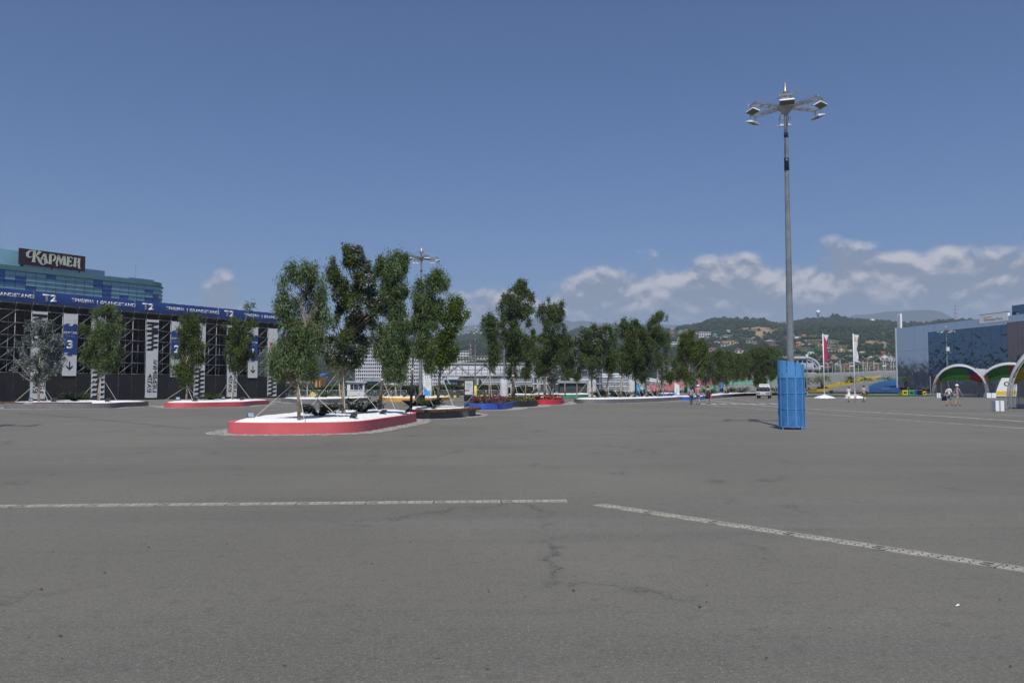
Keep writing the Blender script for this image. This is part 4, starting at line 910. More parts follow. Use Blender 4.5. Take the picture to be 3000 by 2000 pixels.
def wall_piece(name, k0, k1, z0, z1, back, th, m, parent=gs, off=og):
    mb = MB(); a = gpt(k0, z0, back); b_ = gpt(k1, z0, back)
    mb.bar((a + b_) / 2 - DG * (BAY * (k1 - k0) / 2) + Vector((0, 0, (z1 - z0) / 2)), (a + b_) / 2 + DG * (BAY * (k1 - k0) / 2) + Vector((0, 0, (z1 - z0) / 2)), th, z1 - z0)
    return mb.build(name, m, parent, off)
pm = MB(); pm.tube([(0, 0, 0), (0, 0, ZT)], 0.045, 6); 
for z in ZL + [1.8]: pm.lathe([(0.045, z - .04), (0.075, z - .03), (0.075, z + .03), (0.045, z + .04)], 6)
pm = pm.mesh('scaffold_post', galv)
for k in range(K0, K1 + 1):
    for bk in (0.0, 1.7):
        o = link('scaffold_post', pm, gs); o.location = gpt(k, 0.0, bk) - og
ins = MB()
for k in range(K0, K1 + 1):
    for bk in (3.4, 5.2, 7.5):
        ins.bar(gpt(k, 0, bk), gpt(k, ZT - bk * 0.95, bk), 0.05)
    for z in ZL:
        ins.bar(gpt(k, z, 0), gpt(k, z, min(8.0, (ZT - z) / 0.95)), 0.04)
    ins.bar(gpt(k, 3.2, 1.7), gpt(k, 6.0, 3.4), 0.04); ins.bar(gpt(k, 6.0, 1.7), gpt(k, 3.2, 3.4), 0.04)
for z in ZL[:4]: ins.bar(gpt(K0, z, 3.4), gpt(K1, z, 3.4), 0.05)
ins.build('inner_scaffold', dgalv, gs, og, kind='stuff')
lm = MB(); d0 = DG * BAY; lm.tube([(0, 0, 0), tuple(d0)], 0.026, 6); lm = lm.mesh('ledger', galv)
for k in range(K0, K1):
    for z in ZL:
        o = link('ledger', lm, gs); o.location = gpt(k, z, -0.03) - og
dm = MB(); dm.tube([(0, 0, 0), tuple(d0 + Vector((0, 0, 1.38)))], 0.03, 6); dm = dm.mesh('diagonal_brace', galv)
for k in (-4, -1, 2, 4, 7, 10, 14, 17, 19, 21):
    for z in ZL[:5]:
        o = link('diagonal_brace', dm, gs); o.location = gpt(k, z, -0.07) - og
mb = MB(); mb.bar(gpt(K0, ZT - .05, 0.0), gpt(K1 + .4, ZT - .05, 0.0), 0.16, 0.22)
for k in range(K0, K1 + 1): mb.bar(gpt(k, ZT - .1, -0.35), gpt(k, ZT - .1, 0.5), 0.10, 0.14); mb.bar(gpt(k, ZT - .55, -0.02), gpt(k, ZT - .12, -0.30), 0.05)
mb.build('top_beam', galv, gs, og)
# stepped deck seen from behind and below
NSTEP = 20
for i in range(NSTEP):
    z = 11.1 - i * 0.46; bk = 0.75 + i * 0.62
    mb = MB(); mb.bar(gpt(K0 - .2, z, bk), gpt(K1 + .2, z, bk), 0.62, 0.05); mb.bar(gpt(K0 - .2, z + 0.23, bk - 0.33), gpt(K1 + .2, z + 0.23, bk - 0.33), 0.04, 0.44)
    mb.build('deck_step', deck_m, gs, og)
wall_piece('deck_shade_sheet', K0, K1, 0, 4.0, 9.0, 0.05, under_deck_shade)  # near-black sheet stands in for the darkness under the stepped deck
for k in range(K0, K1):
    wall_piece('netting_panel', k + .01, k + .99, 0.02, 3.2, -0.02 - 0.012 * ((k * 7) % 3), 0.01, mesh_m)
# the two stair doors below the sector banners
for k in (3, 11, 18):
    mb = MB(); a = gpt(k + .08, 0.03, -.075); b_ = gpt(k + .92, 0.03, -.075)
    mb.bar(a + Vector((0, 0, 1.2)), b_ + Vector((0, 0, 1.2)), 0.03, 2.4); mb.build('stair_curtain', mat('dark_curtain', (0.018, 0.019, 0.018), 0.7, var=0.3, vscale=4, bump=0.6, bscale=6), gs, og)

# fascia banners with lettering
ban_blue = mat('blue_banner_vinyl', (0.022, 0.057, 0.215), 0.5, var=0.22, vscale=0.9, bump=0.45, bscale=1.6)
ban_white = mat('white_banner_vinyl', (0.62, 0.63, 0.63), 0.6, var=0.10, vscale=0.8, bump=0.35, bscale=1.5)
let_w = mat('white_lettering', (0.66, 0.68, 0.70), 0.6); let_b = mat('black_lettering', (0.014, 0.014, 0.016), 0.6); let_r = mat('red_lettering', (0.42, 0.03, 0.05), 0.6)
let_pb = mat('pale_blue_lettering', (0.16, 0.26, 0.52), 0.6)
tm = {}
def T_(body, h, xs, bold, m, align='LEFT', ex=0.008, sp=1.0):
    k = (body, h, xs, bold, m.name, align)
    if k not in tm: tm[k] = text_mesh('lettering', body, h, xs, bold, ex, m, align, sp)
    return tm[k]
def gtext(body, h, k, z, root, m=let_w, xs=1.2, bold=0.02, out=0.06, align='LEFT', rot=0.0):
    o = bpy.data.objects.new('lettering', T_(body, h, xs, bold, m, align)); COL.objects.link(o); o.parent = root
    M = face_matrix(gpt(k, z, -out) - root.location, DG) @ Matrix.Rotation(rot, 4, 'Z'); o.matrix_basis = M
    return o
for k0, lb in ((-6, 'blue grandstand fascia banner cut by the left edge of the picture'), (1, 'blue fascia banner left of the silver tree top, reading T2 and GRANDSTAND'), (8, 'middle blue fascia banner above the sector 2 banner'), (15, 'rightmost blue fascia banner, partly behind the trees')):
    r_ = thing('fascia_banner', lb, 'banner', tuple(gpt(k0 + 3.5, ZT, -0.2)), 0, 'blue T2 grandstand banners'); n = 56; vs = []
    for i in range(n + 1):
        kk = k0 + 7.0 * i / n + (0.06 if i == 0 else (-0.06 if i == n else 0)); s = 0.010 * math.sin(i * 1.9) + 0.008 * math.sin(i * 0.7 + k0)
        for z, b_ in ((ZT + .04 + 0.02 * math.sin(i * .8), 0.30), (ZT + .5, 0.34 + s), (ZT + .95, 0.33 - s), (ZT + 1.36 + 0.015 * math.cos(i), 0.27)):
            vs.append(gpt(kk, z, -b_) - r_.location)
    mb = MB(); mb.add(vs, [(i * 4 + j, i * 4 + 4 + j, i * 4 + 5 + j, i * 4 + 1 + j) for i in range(n) for j in range(3)], True); mb.build('vinyl_sheet', ban_blue, r_)
    gtext('T2', 0.74, k0 + 0.58, ZT + 0.34, r_, xs=1.3, bold=0.05, out=0.362)
    gtext('ТРИБУНА', 0.40, k0 + 2.45, ZT + 0.50, r_, xs=1.0, bold=0.03, out=0.362)
    gtext('|', 0.46, k0 + 4.18, ZT + 0.47, r_, xs=1.0, out=0.362)
    gtext('GRANDSTAND', 0.40, k0 + 4.42, ZT + 0.50, r_, xs=1.18, bold=0.03, out=0.362)
    mb = MB()
    for kk in (k0 + .03, k0 + 6.97): mb.bar(gpt(kk, ZT, -.25) - r_.location, gpt(kk, ZT + 1.38, -.25) - r_.location, 0.05)
    mb.build('edge_pole', galv, r_)
# hanging banners
def para(mb, k, w_, z, h, sl, out, root, hh):
    """slanted chequer block: k,w in bays, z bottom, sl = slant in bays"""
    a = [gpt(k, z, -out), gpt(k + w_, z, -out), gpt(k + w_ + sl, z + h, -out), gpt(k + sl, z + h, -out)]
    lo = [p - root.location for p in a]; hi = [p + NG * hh - root.location for p in a]
    mb.add(lo + hi, [(3, 2, 1, 0), (4, 5, 6, 7), (0, 1, 5, 4), (1, 2, 6, 5), (2, 3, 7, 6), (3, 0, 4, 7)])
def hang(k, z0, z1, lb):
    r_ = thing('hanging_banner', lb, 'banner', tuple(gpt(k + .5, z0, -0.1)), 0, 'vertical banners hung on the grandstand'); n = 26; vs = []
    for i in range(n + 1):
        z = z0 + (z1 - z0) * i / n; s = 0.006 * math.sin(i * 2.1 + k)
        for q in (0, .25, .5, .75, 1.0): vs.append(gpt(k + .02 + .96 * q, z - 0.02 * math.sin(q * 3 + i), -0.11 - s * math.sin(q * PI) - (0.006 if i % 3 == 0 and 0 < q < 1 else 0)) - r_.location)
    mb = MB(); mb.add(vs, [(i * 5 + j, i * 5 + j + 1, i * 5 + 6 + j, i * 5 + 5 + j) for i in range(n) for j in range(4)], True); mb.build('vinyl_sheet', ban_white, r_); return r_
def checker(r_, k, z0, z1, name='chequer_pattern', colour=let_b):
    mb = MB(); z = z0; i = 0; rh = 0.27
    while z + rh <= z1:
        if i % 2 == 0: para(mb, k + .03, 0.48, z, rh, 0.0 if False else 0.14 if 0.48 + .17 < 1 else 0, (.128), r_, .006)
        else: para(mb, k + .38, 0.48, z, rh, 0.11, (.128), r_, .006)
        z += rh * 1.08; i += 1
    mb.build(name, colour, r_)
def first_banner(k, kind):
    lbs = {1: 'white and chequered BE FIRST banner in Russian behind the silver tree', 9: 'unobstructed white banner with black Russian words and chequers, centre left', 16: 'white Russian lettered banner behind the dark tree before sector 1'}
    r_ = hang(k, 0.25, 10.1, lbs[k])
    checker(r_, k, 6.2, 9.9)
    mb = MB()
    for z in (8.5, 9.5): para(mb, k + .03, .93, z, .30, 0.0, .126, r_, .005)
    mb.build('black_band', let_b, r_)
    gtext('БУДЬ', 0.52, k + .50, 0.9, r_, let_b, 1.25, 0.01, (.130), rot=PI / 2); gtext('ПЕРВЫМ!', 0.52, k + .92, 0.9, r_, let_b, 1.25, 0.01, (.130), rot=PI / 2)
for k in (1, 9, 16): first_banner(k, 0)
def sector(k, d, lb):
    r_ = hang(k, 2.9, 10.1, lb)
    mb = MB(); a = gpt(k + .03, 5.35, -.130) - r_.location; b_ = gpt(k + .97, 5.35, -.130) - r_.location; mb.add([a, b_, b_ + Vector((0, 0, 3.45)), a + Vector((0, 0, 3.45))], [(0, 1, 2, 3)])
    mb.build('blue_field', ban_blue, r_)
    mb = MB(); para(mb, k + .35, .25, 8.70, .12, .08, .142, r_, .004); para(mb, k + .08, .22, 5.42, .12, .08, .142, r_, .004); mb.build('white_chequers', let_w, r_)
    mb = MB(); para(mb, k + .12, .3, 8.82, .12, .08, .142, r_, .004); para(mb, k + .62, .28, 8.82, .12, .07, .142, r_, .004); para(mb, k + .3, .3, 5.22, .12, .08, .142, r_, .004); mb.build('blue_chequers', ban_blue, r_)
    gtext('СЕКТОР', 0.24, k + .5, 7.75, r_, let_w, 1.15, 0.02, .140, 'CENTER'); gtext('Sector', 0.24, k + .5, 7.40, r_, let_pb, 1.25, 0.0, .140, 'CENTER'); gtext(d, 0.95, k + .5, 6.05, r_, let_w, 1.25, 0.035, .140, 'CENTER')
    mb = MB(); M = face_matrix(gpt(k + .5, 3.55, -.130) - r_.location, DG)
    for pl in ([(-.06, .1), (.06, .1), (.06, 1.0), (-.06, 1.0)], [(0, 0), (.36, .36), (.36, .56), (0, .2), (-.36, .56), (-.36, .36)]):
        n = len(pl); mb.add([M @ Vector((x, y, 0)) for x, y in pl] + [M @ Vector((x, y, .012)) for x, y in pl], ([tuple(range(n, 2 * n))] if n == 4 else [(6, 7, 8, 9), (6, 9, 10, 11)]) + [(i, (i + 1) % n, n + (i + 1) % n, n + i) for i in range(n)])
    mb.build('arrow', let_b, r_)
sector(3, '3', 'sector 3 banner with blue field and down arrow'); sector(11, '2', 'sector 2 banner with blue field, half hidden by a tree'); sector(18, '1', 'sector 1 banner with blue field and down arrow, furthest right')
for k, lb in ((5, 'BE THE FIRST banner whose chequers show behind the dark oval tree'), (13, 'red lettered BE THE FIRST banner right of the sector 2 banner'), (20, 'red lettered BE THE FIRST banner at the right end of the grandstand')):
    r_ = hang(k, 0.25, 10.1, lb)
    gtext('BE THE', 0.50, k + .46, 5.6, r_, let_r, 1.2, 0.01, (.130), rot=PI / 2); gtext('FIRST!', 0.50, k + .88, 5.6, r_, let_r, 1.2, 0.01, (.130), rot=PI / 2)
    checker(r_, k, 0.3, 4.2)

# ================================================================== HOTEL
HB = 247.6 * 0.885; DH = DG
glass_a = mat('aqua_glass_panel', (0.19, 0.37, 0.45), 0.22, metal=0.25, var=0.18, vscale=0.5, spec=0.9)
glass_b = mat('deep_blue_glass_panel', (0.022, 0.095, 0.34), 0.2, metal=0.25, var=0.25, vscale=0.5, spec=0.9)
lip_m = mat('grey_green_facade_ledge', (0.10, 0.15, 0.16), 0.5, metal=0.3); teal_m = mat('teal_glass_parapet', (0.07, 0.16, 0.18), 0.3, spec=0.8, var=0.15, vscale=0.3)
pale_b = mat('pale_blue_cladding', (0.24, 0.44, 0.56), 0.5, var=0.08, vscale=0.5); mid_b = mat('mid_blue_cladding', (0.10, 0.17, 0.30), 0.5, var=0.12, vscale=0.5); core_m = mat('dark_facade_core', (0.03, 0.05, 0.07), 0.7)
YH0 = HB / (0.705 + 0.643); h0 = Vector((-0.643 * YH0, YH0, 0))       # facade line where it enters the frame
SEND = (HB / (0.705 + 0.4376) - YH0) / DG.y - 3.6                     # straight part ends, then the rounded corner
ZR = 26.4
def hpath(s, out=0.0):
    """point and tangent along the facade; s in metres from the left frame edge"""
    RC = 5.0
    if s <= SEND: p = h0 + DG * s; t = DG
    else:
        a = min((s - SEND) / RC, R(170)); c = h0 + DG * SEND - NG * RC
        n_ = NG * math.cos(a) + DG * math.sin(a); p = c + n_ * RC; t = (DG * math.cos(a) - NG * math.sin(a))
    nrm = Vector((t.y, -t.x, 0)); return p + nrm * out, t, nrm
ho = thing('hotel', 'glass fronted hotel with aqua and blue panels and a rounded right end', 'hotel', tuple(h0 + DG * 10 - NG * 5), 0); hol = ho.location.copy()
PW = 2.02; ROWH = 0.955
cols = [(-30 + i * PW) for i in range(int((SEND + 30) / PW) + 1)]; cs = cols[-1] + PW
while cs < SEND + 5.0 * R(165): cols.append(cs); cs += PW * 0.8
rh_ = random.Random(5); blue_map = {}
panes = {}
def curve_wall(name, s0, s1, z0, z1, out, th, m, step=1.0, par=ho, kind=None):
    n = max(1, int((s1 - s0) / step)); mb = MB(); vs = []
    for i in range(n + 1):
        s = s0 + (s1 - s0) * i / n
        for o_ in (out - th, out):
            p, _, _ = hpath(s, o_)
            vs += [p + Vector((0, 0, z0)) - hol, p + Vector((0, 0, z1)) - hol]
    fs = []
    for i in range(n):
        a = i * 4; b_ = a + 4
        fs += [(a + 2, b_ + 2, b_ + 3, a + 3), (b_, a, a + 1, b_ + 1), (a + 3, b_ + 3, b_ + 1, a + 1), (a, b_, b_ + 2, a + 2)]
    fs += [(0, 2, 3, 1), (n * 4, n * 4 + 1, n * 4 + 3, n * 4 + 2)]
    mb.add(vs, fs); return mb.build(name, m, par, kind=kind)
STOT = SEND + 5.0 * R(168)
curve_wall('facade_wall', -30, STOT, 0, ZR - 0.6, -0.35, 0.3, core_m)
curve_wall('parapet', -30, STOT, ZR - 0.62, ZR + 0.35, -0.12, 0.2, teal_m); curve_wall('roof_rail', -30, STOT, ZR - 0.74, ZR - 0.64, 0.30, 0.5, lip_m)
for r_ in range(14):
    z1 = ZR - 0.80 - r_ * ROWH
    curve_wall('floor_ledge', -30, STOT, z1 - ROWH, z1 - ROWH + 0.07, 0.16, 0.4, lip_m)
    if r_ < 8:
        for i in range(len(cols) - 1):
            if cols[i] < -8: continue
            q = rh_.random(); isb = q < (0.10 if r_ < 2 else 0.34)
            curve_wall('glass_panel', cols[i] + .04, cols[i + 1] - .04, z1 - ROWH + .09, z1 - .03, -0.02 + rh_.uniform(-.012, .012), 0.06, glass_b if isb else glass_a, step=0.7)
    else: curve_wall('lower_glazing', -30, STOT, z1 - ROWH + .09, z1 - .03, -0.02, 0.06, glass_a)
    if r_ < 8: curve_wall('side_glazing', -30, -9.0, z1 - ROWH + .09, z1 - .03, -0.02, 0.06, glass_a, step=5)
mb = MB(); pr = [hpath(-30 + (STOT + 30) * i / 40, -0.3)[0] for i in range(41)]; bk = [h0 + DG * (-30) - NG * 16, ]
poly = [(p.x - hol.x, p.y - hol.y) for p in pr] + [((h0 + DG * (SEND - 2) - NG * 16).x - hol.x, (h0 + DG * (SEND - 2) - NG * 16).y - hol.y), (bk[0].x - hol.x, bk[0].y - hol.y)]
mb.prism(poly, ZR - 0.9, ZR - 0.62); mb.build('roof', lip_m, ho)
def hbox(name, s0, s1, z0, z1, back, depth, m, par=ho):
    mb = MB(); a = h0 + DG * s0 - NG * (back + depth / 2); b_ = h0 + DG * s1 - NG * (back + depth / 2); zc = Vector((0, 0, (z0 + z1) / 2))
    mb.bar(a + zc - hol, b_ + zc - hol, depth, z1 - z0); return mb.build(name, m, par)
hbox('roof_house', -14, 4.15, ZR - .6, ZR + 3.9, 2.5, 7, pale_b); hbox('sign_plinth', 4.25, 22.5, ZR - .6, ZR + 1.9, 3.0, 5, mid_b)
hbox('low_roof_house', 22.6, 30.5, ZR - .6, ZR + 0.75, 2.0, 5, pale_b); hbox('plant_box', 27.5, 33.5, ZR - .6, ZR + 0.85, 1.2, 3.5, mid_b)
mb = MB(); p_ = h0 + DG * 31 - NG * 5; mb.bar(p_ - hol + Vector((0, 0, ZR)), p_ - hol + Vector((0, 0, ZR + 4.6)), 0.05); mb.build('antenna', galv, ho)
# rooftop sign
sgn = thing('hotel_sign', 'dark maroon rooftop sign with cream Cyrillic letters', 'sign', tuple(h0 + DG * 13 - NG * 2.6 + Vector((0, 0, ZR + 0.9))), 0); sl = sgn.location.copy()
maroon = mat('dark_maroon_board', (0.030, 0.009, 0.012), 0.45); cream = mat('cream_letter_acrylic', (0.46, 0.50, 0.42), 0.5)
def sign_s(px): u = (px - 1500) / F; Y = HB / (0.705 - u); return (Y - YH0) / DG.y
S0, S1 = 4.5, 22.3
def sz(px, py):
    s = sign_s(px); Y = YH0 + s * DG.y; return P(px, py, Y).z
zb_, zt_ = sz(45, 771) * .5 + sz(240, 797) * .5, sz(45, 724) * .5 + sz(241, 753) * .5
SS0, SS1 = sign_s(45), sign_s(241)
mb = MB(); zc = Vector((0, 0, (zb_ + zt_) / 2)); mb.bar(h0 + DG * SS0 - NG * 0.2 + zc - sl, h0 + DG * SS1 - NG * 0.2 + zc - sl, 0.35, zt_ - zb_); mb.build('board', maroon, sgn)
mb = MB()
for s in (SS0 + 1, (SS0 + SS1) / 2, SS1 - 1): mb.bar(h0 + DG * s - NG * 0.6 + Vector((0, 0, ZR - .5)) - sl, h0 + DG * s - NG * 0.6 + Vector((0, 0, zt_ - .5)) - sl, 0.2)
mb.build('frame', core_m, sgn)
# letters drawn as stroked outlines with flared ends (x, y in letter-height units); thick strokes are polygons
WL, HL = SS1 - SS0, zt_ - zb_
def LM(): return face_matrix(h0 + DG * SS0 + NG * 0.0 + Vector((0, 0, zb_)) - sl, DG)
def stroke(mb, pts, wds):
    M = LM(); n = len(pts); Lf = []; Rt = []
    for i, p in enumerate(pts):
        a = Vector(pts[max(i - 1, 0)]); b_ = Vector(pts[min(i + 1, n - 1)]); t = (b_ - a).normalized(); nn = Vector((-t.y, t.x)); w_ = wds[i] if isinstance(wds, (list, tuple)) else wds
        Lf.append(Vector(p) + nn * w_ / 2); Rt.append(Vector(p) - nn * w_ / 2)
    vs = [M @ Vector((q.x * WL, q.y * HL, 0.0)) for q in Lf + Rt] + [M @ Vector((q.x * WL, q.y * HL, 0.16)) for q in Lf + Rt]
    m2 = 2 * n; fs = []
    for i in range(n - 1): fs += [(m2 + i, m2 + n + i, m2 + n + i + 1, m2 + i + 1), (i, i + 1, m2 + i + 1, m2 + i), (n + i + 1, n + i, m2 + n + i, m2 + n + i + 1)]
    fs += [(0, m2, m2 + n, n), (n - 1, 2 * n - 1, m2 + 2 * n - 1, m2 + n - 1)]
    mb.add(vs, fs)
def sign_uv(X, Y):   # from the enlarged view of the sign (pixels) to board units, undoing its perspective
    u = (X - 158) / (2155 - 158); top_ = 150 + (440 - 150) * u; bot_ = 632 + (888 - 632) * u
    # horizontal foreshortening is slight
    return (u, 1 - (Y - top_) / (bot_ - top_))
def arcp(cx, cy, rx, ry, a0, a1, n=10): return [(cx + rx * math.cos(R(a0 + (a1 - a0) * i / n)), cy - ry * math.sin(R(a0 + (a1 - a0) * i / n))) for i in range(n + 1)]
WPX = 1.0 / 1997
def st(mb, pts, w_):
    q = [sign_uv(*p) for p in pts]; 
    # work in metres for even stroke width
    M = LM(); n = len(q); qm = [Vector((a * WL, b_ * HL)) for a, b_ in q]; ww = w_ if isinstance(w_, (list, tuple)) else [w_] * n; sc = WL / 1997
    Lf = []; Rt = []
    for i in range(n):
        a = qm[max(i - 1, 0)]; b_ = qm[min(i + 1, n - 1)]; t = (b_ - a).normalized(); nn = Vector((-t.y, t.x)); Lf.append(qm[i] + nn * ww[i] * sc / 2); Rt.append(qm[i] - nn * ww[i] * sc / 2)
    vs = [M @ Vector((v.x, v.y, 0)) for v in Lf + Rt] + [M @ Vector((v.x, v.y, 0.17)) for v in Lf + Rt]; m2 = 2 * n; fs = []
    for i in range(n - 1): fs += [(m2 + i, m2 + n + i, m2 + n + i + 1, m2 + i + 1), (i, i + 1, m2 + i + 1, m2 + i), (n + i + 1, n + i, m2 + n + i, m2 + n + i + 1)]
    fs += [(0, m2, m2 + n, n), (n - 1, 2 * n - 1, m2 + 2 * n - 1, m2 + n - 1)]; mb.add(vs, fs)
K_ = MB(); st(K_, [(585, 238), (585, 280), (580, 400), (575, 540), (570, 585)], [100, 76, 72, 76, 104]); st(K_, [(620, 245), (540, 235), (450, 250), (385, 320), (390, 400), (440, 445), (510, 415)], [30, 34, 44, 74, 66, 40, 12])
st(K_, [(745, 262), (725, 300), (670, 360), (622, 398)], [104, 62, 46, 26]); st(K_, [(625, 400), (690, 450), (740, 560), (800, 640), (850, 665), (900, 640)], [26, 66, 66, 54, 38, 12])
A_ = MB(); st(A_, [(895, 340), (905, 400), (930, 520), (955, 630)], [60, 58, 66, 108]); st(A_, [(880, 345), (830, 430), (790, 520)], [40, 26, 22]); st(A_, [(760, 495), (800, 465), (860, 490), (905, 560), (905, 640), (840, 672), (790, 640)], [10, 24, 30, 34, 30, 26, 10]); st(A_, [(800, 500), (790, 560), (800, 620)], [20, 20, 14])
P_ = MB(); st(P_, [(1050, 350), (1060, 380), (1060, 600), (1055, 650)], [90, 72, 68, 100]); st(P_, [(1070, 362), (1140, 365), (1200, 410), (1210, 480), (1165, 550), (1100, 560)], [24, 30, 46, 60, 40, 16])
M_ = MB(); st(M_, [(1320, 395), (1290, 500), (1250, 620), (1275, 712)], [60, 44, 54, 40]); st(M_, [(1305, 400), (1345, 500), (1380, 680)], [50, 62, 22]); st(M_, [(1475, 425), (1420, 530), (1380, 680)], [50, 34, 22]); st(M_, [(1480, 415), (1492, 520), (1495, 690)], [72, 70, 96])
E_ = MB(); st(E_, [(1615, 435), (1610, 480), (1600, 640), (1600, 720)], [100, 66, 66, 90]); st(E_, [(1600, 446), (1690, 456), (1740, 500)], [24, 30, 40]); st(E_, [(1620, 580), (1700, 580)], [24, 86]); st(E_, [(1590, 712), (1690, 722), (1740, 680)], [24, 32, 44])
H_ = MB(); st(H_, [(1820, 470), (1825, 520), (1820, 680), (1815, 745)], [90, 62, 62, 86]); st(H_, [(1840, 600), (1920, 612)], [24, 24]); st(H_, [(1945, 490), (1945, 540), (1940, 700), (1955, 780), (1995, 800)], [80, 62, 62, 56, 14])
for mb in (K_, A_, P_, M_, E_, H_): mb.build('raised_letter', cream, sgn)
# ================================================================== DRAIN CHANNELS
conc = mat('pale_drain_concrete', (0.31, 0.298, 0.255), 0.85, var=0.35, vscale=5, bump=0.25, bscale=50)
slot_m = mat('drain_slot_shade', (0.02, 0.019, 0.018), 0.9)
def channel(name, label, a, b_, w_, unit, slot_pitch, diag):
    a = Vector((a.x, a.y, 0)); b_ = Vector((b_.x, b_.y, 0)); L_ = (b_ - a).length; d = (b_ - a).normalized()
    root = thing(name, label, 'drain', tuple(a), math.atan2(d.y, d.x)); n = int(L_ / unit)
    # one unit: two edge strips, cross ribs between the slots, dark sheet standing in for the shade down the slots
    mb = MB(); mb.bbox(0.008, unit - .008, -w_ / 2, -w_ / 2 + .035, -.03, .009); mb.bbox(0.008, unit - .008, w_ / 2 - .035, w_ / 2, -.03, .009); mb.bbox(0.008, unit - .008, -.012, .012, -.03, .0085)
    k = int(unit / slot_pitch)
    for i in range(k + 1):
        x = .030 if i == 0 else (unit - .030 if i == k else i * slot_pitch); hw = slot_pitch * 0.40 if 0 < i < k else .024
        x0, x1 = max(.008, x - hw), min(unit - .008, x + hw)
        for s_ in (-1, 1):
            y0, y1 = (.012, w_ / 2 - .035) if s_ > 0 else (-w_ / 2 + .035, -.012); sh = diag * (y1 - y0) * (1 if 0 < i < k else 0)
            mb.add([(x0, y0, .0085), (x1, y0, .0085), (x1 + sh, y1, .0085), (x0 + sh, y1, .0085), (x0, y0, -.02), (x1, y0, -.02), (x1 + sh, y1, -.02), (x0 + sh, y1, -.02)], [(0, 1, 2, 3), (4, 5, 1, 0), (1, 5, 6, 2), (2, 6, 7, 3), (3, 7, 4, 0)])
    um = mb.mesh('channel_unit', conc)
    for i in range(n):
        o = link('channel_unit', um, root); o.location = (i * unit, 0, random.uniform(-.001, .0015)); o.rotation_euler = (0, 0, random.uniform(-.002, .002))
    mb = MB(); mb.add([(0, -w_ / 2, .0035), (n * unit, -w_ / 2, .0035), (n * unit, w_ / 2, .0035), (0, w_ / 2, .0035)], [(0, 1, 2, 3)]); mb.build('slot_shade_sheet', slot_m, root)
channel('drain_channel', 'slotted concrete drain channel running across to the left edge of the picture', G(1663, 1467.5), G(-420, 1487), 0.22, 0.935, 0.105, 0.0)
channel('drain_channel', 'slotted concrete drain channel running diagonally to the right edge of the picture', G(1752, 1478), G(3560, 1755), 0.215, 0.98, 0.09, -0.45)

# ================================================================== ROAD LINES
line_m = mat('worn_white_road_paint', (0.50, 0.49, 0.47), 0.8, var=0.32, vscale=2.2, tint=(0.17, 0.165, 0.16))
LZ = [0.004]
def road_line(name, pts, w_, z=None):
    LZ[0] += 0.0012; z = LZ[0]; p = [G(x, y) for x, y in pts]; mb = MB(); vs = []
    for i, q in enumerate(p):
        t = (p[min(i + 1, len(p) - 1)] - p[max(i - 1, 0)]).normalized(); nn = Vector((-t.y, t.x, 0)) * w_ / 2
        vs += [(q.x + nn.x, q.y + nn.y, z), (q.x - nn.x, q.y - nn.y, z)]
    mb.add(vs, [(2 * i, 2 * i + 1, 2 * i + 3, 2 * i + 2) for i in range(len(p) - 1)]); mb.build(name, line_m, None, kind='structure')
road_line('painted_road_line', [(2004, 1174), (2050, 1182), (2104, 1189), (2282, 1202), (2500, 1220), (3000, 1254.5), (3400, 1283)], 0.19)
road_line('painted_road_line', [(2070, 1171), (2100, 1174.5), (2160, 1181), (2282, 1192), (2500, 1204), (2750, 1218.5), (3000, 1234.6), (3400, 1262)], 0.36)
road_line('painted_road_line', [(2300, 1189), (2500, 1197.6), (2700, 1205), (3000, 1218), (3400, 1236)], 0.2)
road_line('painted_road_line', [(2165, 1171), (2220, 1177), (2282, 1183.5), (2330, 1188)], 0.16)
road_line('painted_road_line', [(2124, 1164.5), (2140, 1168), (2153, 1171)], 0.16)
for x in (2052, 2083, 2110, 2142, 2170, 2198, 2225, 2258):
    road_line('crossing_stripe', [(x, 1181.8), (x + 18, 1184.8)], 0.55)
road_line('painted_mark', [(764, 1202.5), (808, 1202.5)], 0.35); road_line('painted_mark', [(1853, 1203), (1882, 1203)], 0.30); road_line('painted_mark', [(2768, 1198.5), (2790, 1198.5)], 0.3)
asphalt_seam = mat('dark_bitumen_seam', (0.030, 0.029, 0.028), 0.7)
LZ[0] += .001
z_ = LZ[0]; mb = MB(); p = [G(x, y) for x, y in ((40, 1208), (120, 1215), (230, 1224), (300, 1230), (420, 1242), (560, 1257))]; vs = []
for i, q in enumerate(p): vs += [(q.x, q.y + .03, z_), (q.x, q.y - .03, z_)]
mb.add(vs, [(2 * i, 2 * i + 1, 2 * i + 3, 2 * i + 2) for i in range(len(p) - 1)]); mb.build('bitumen_seam', asphalt_seam, None, kind='structure')
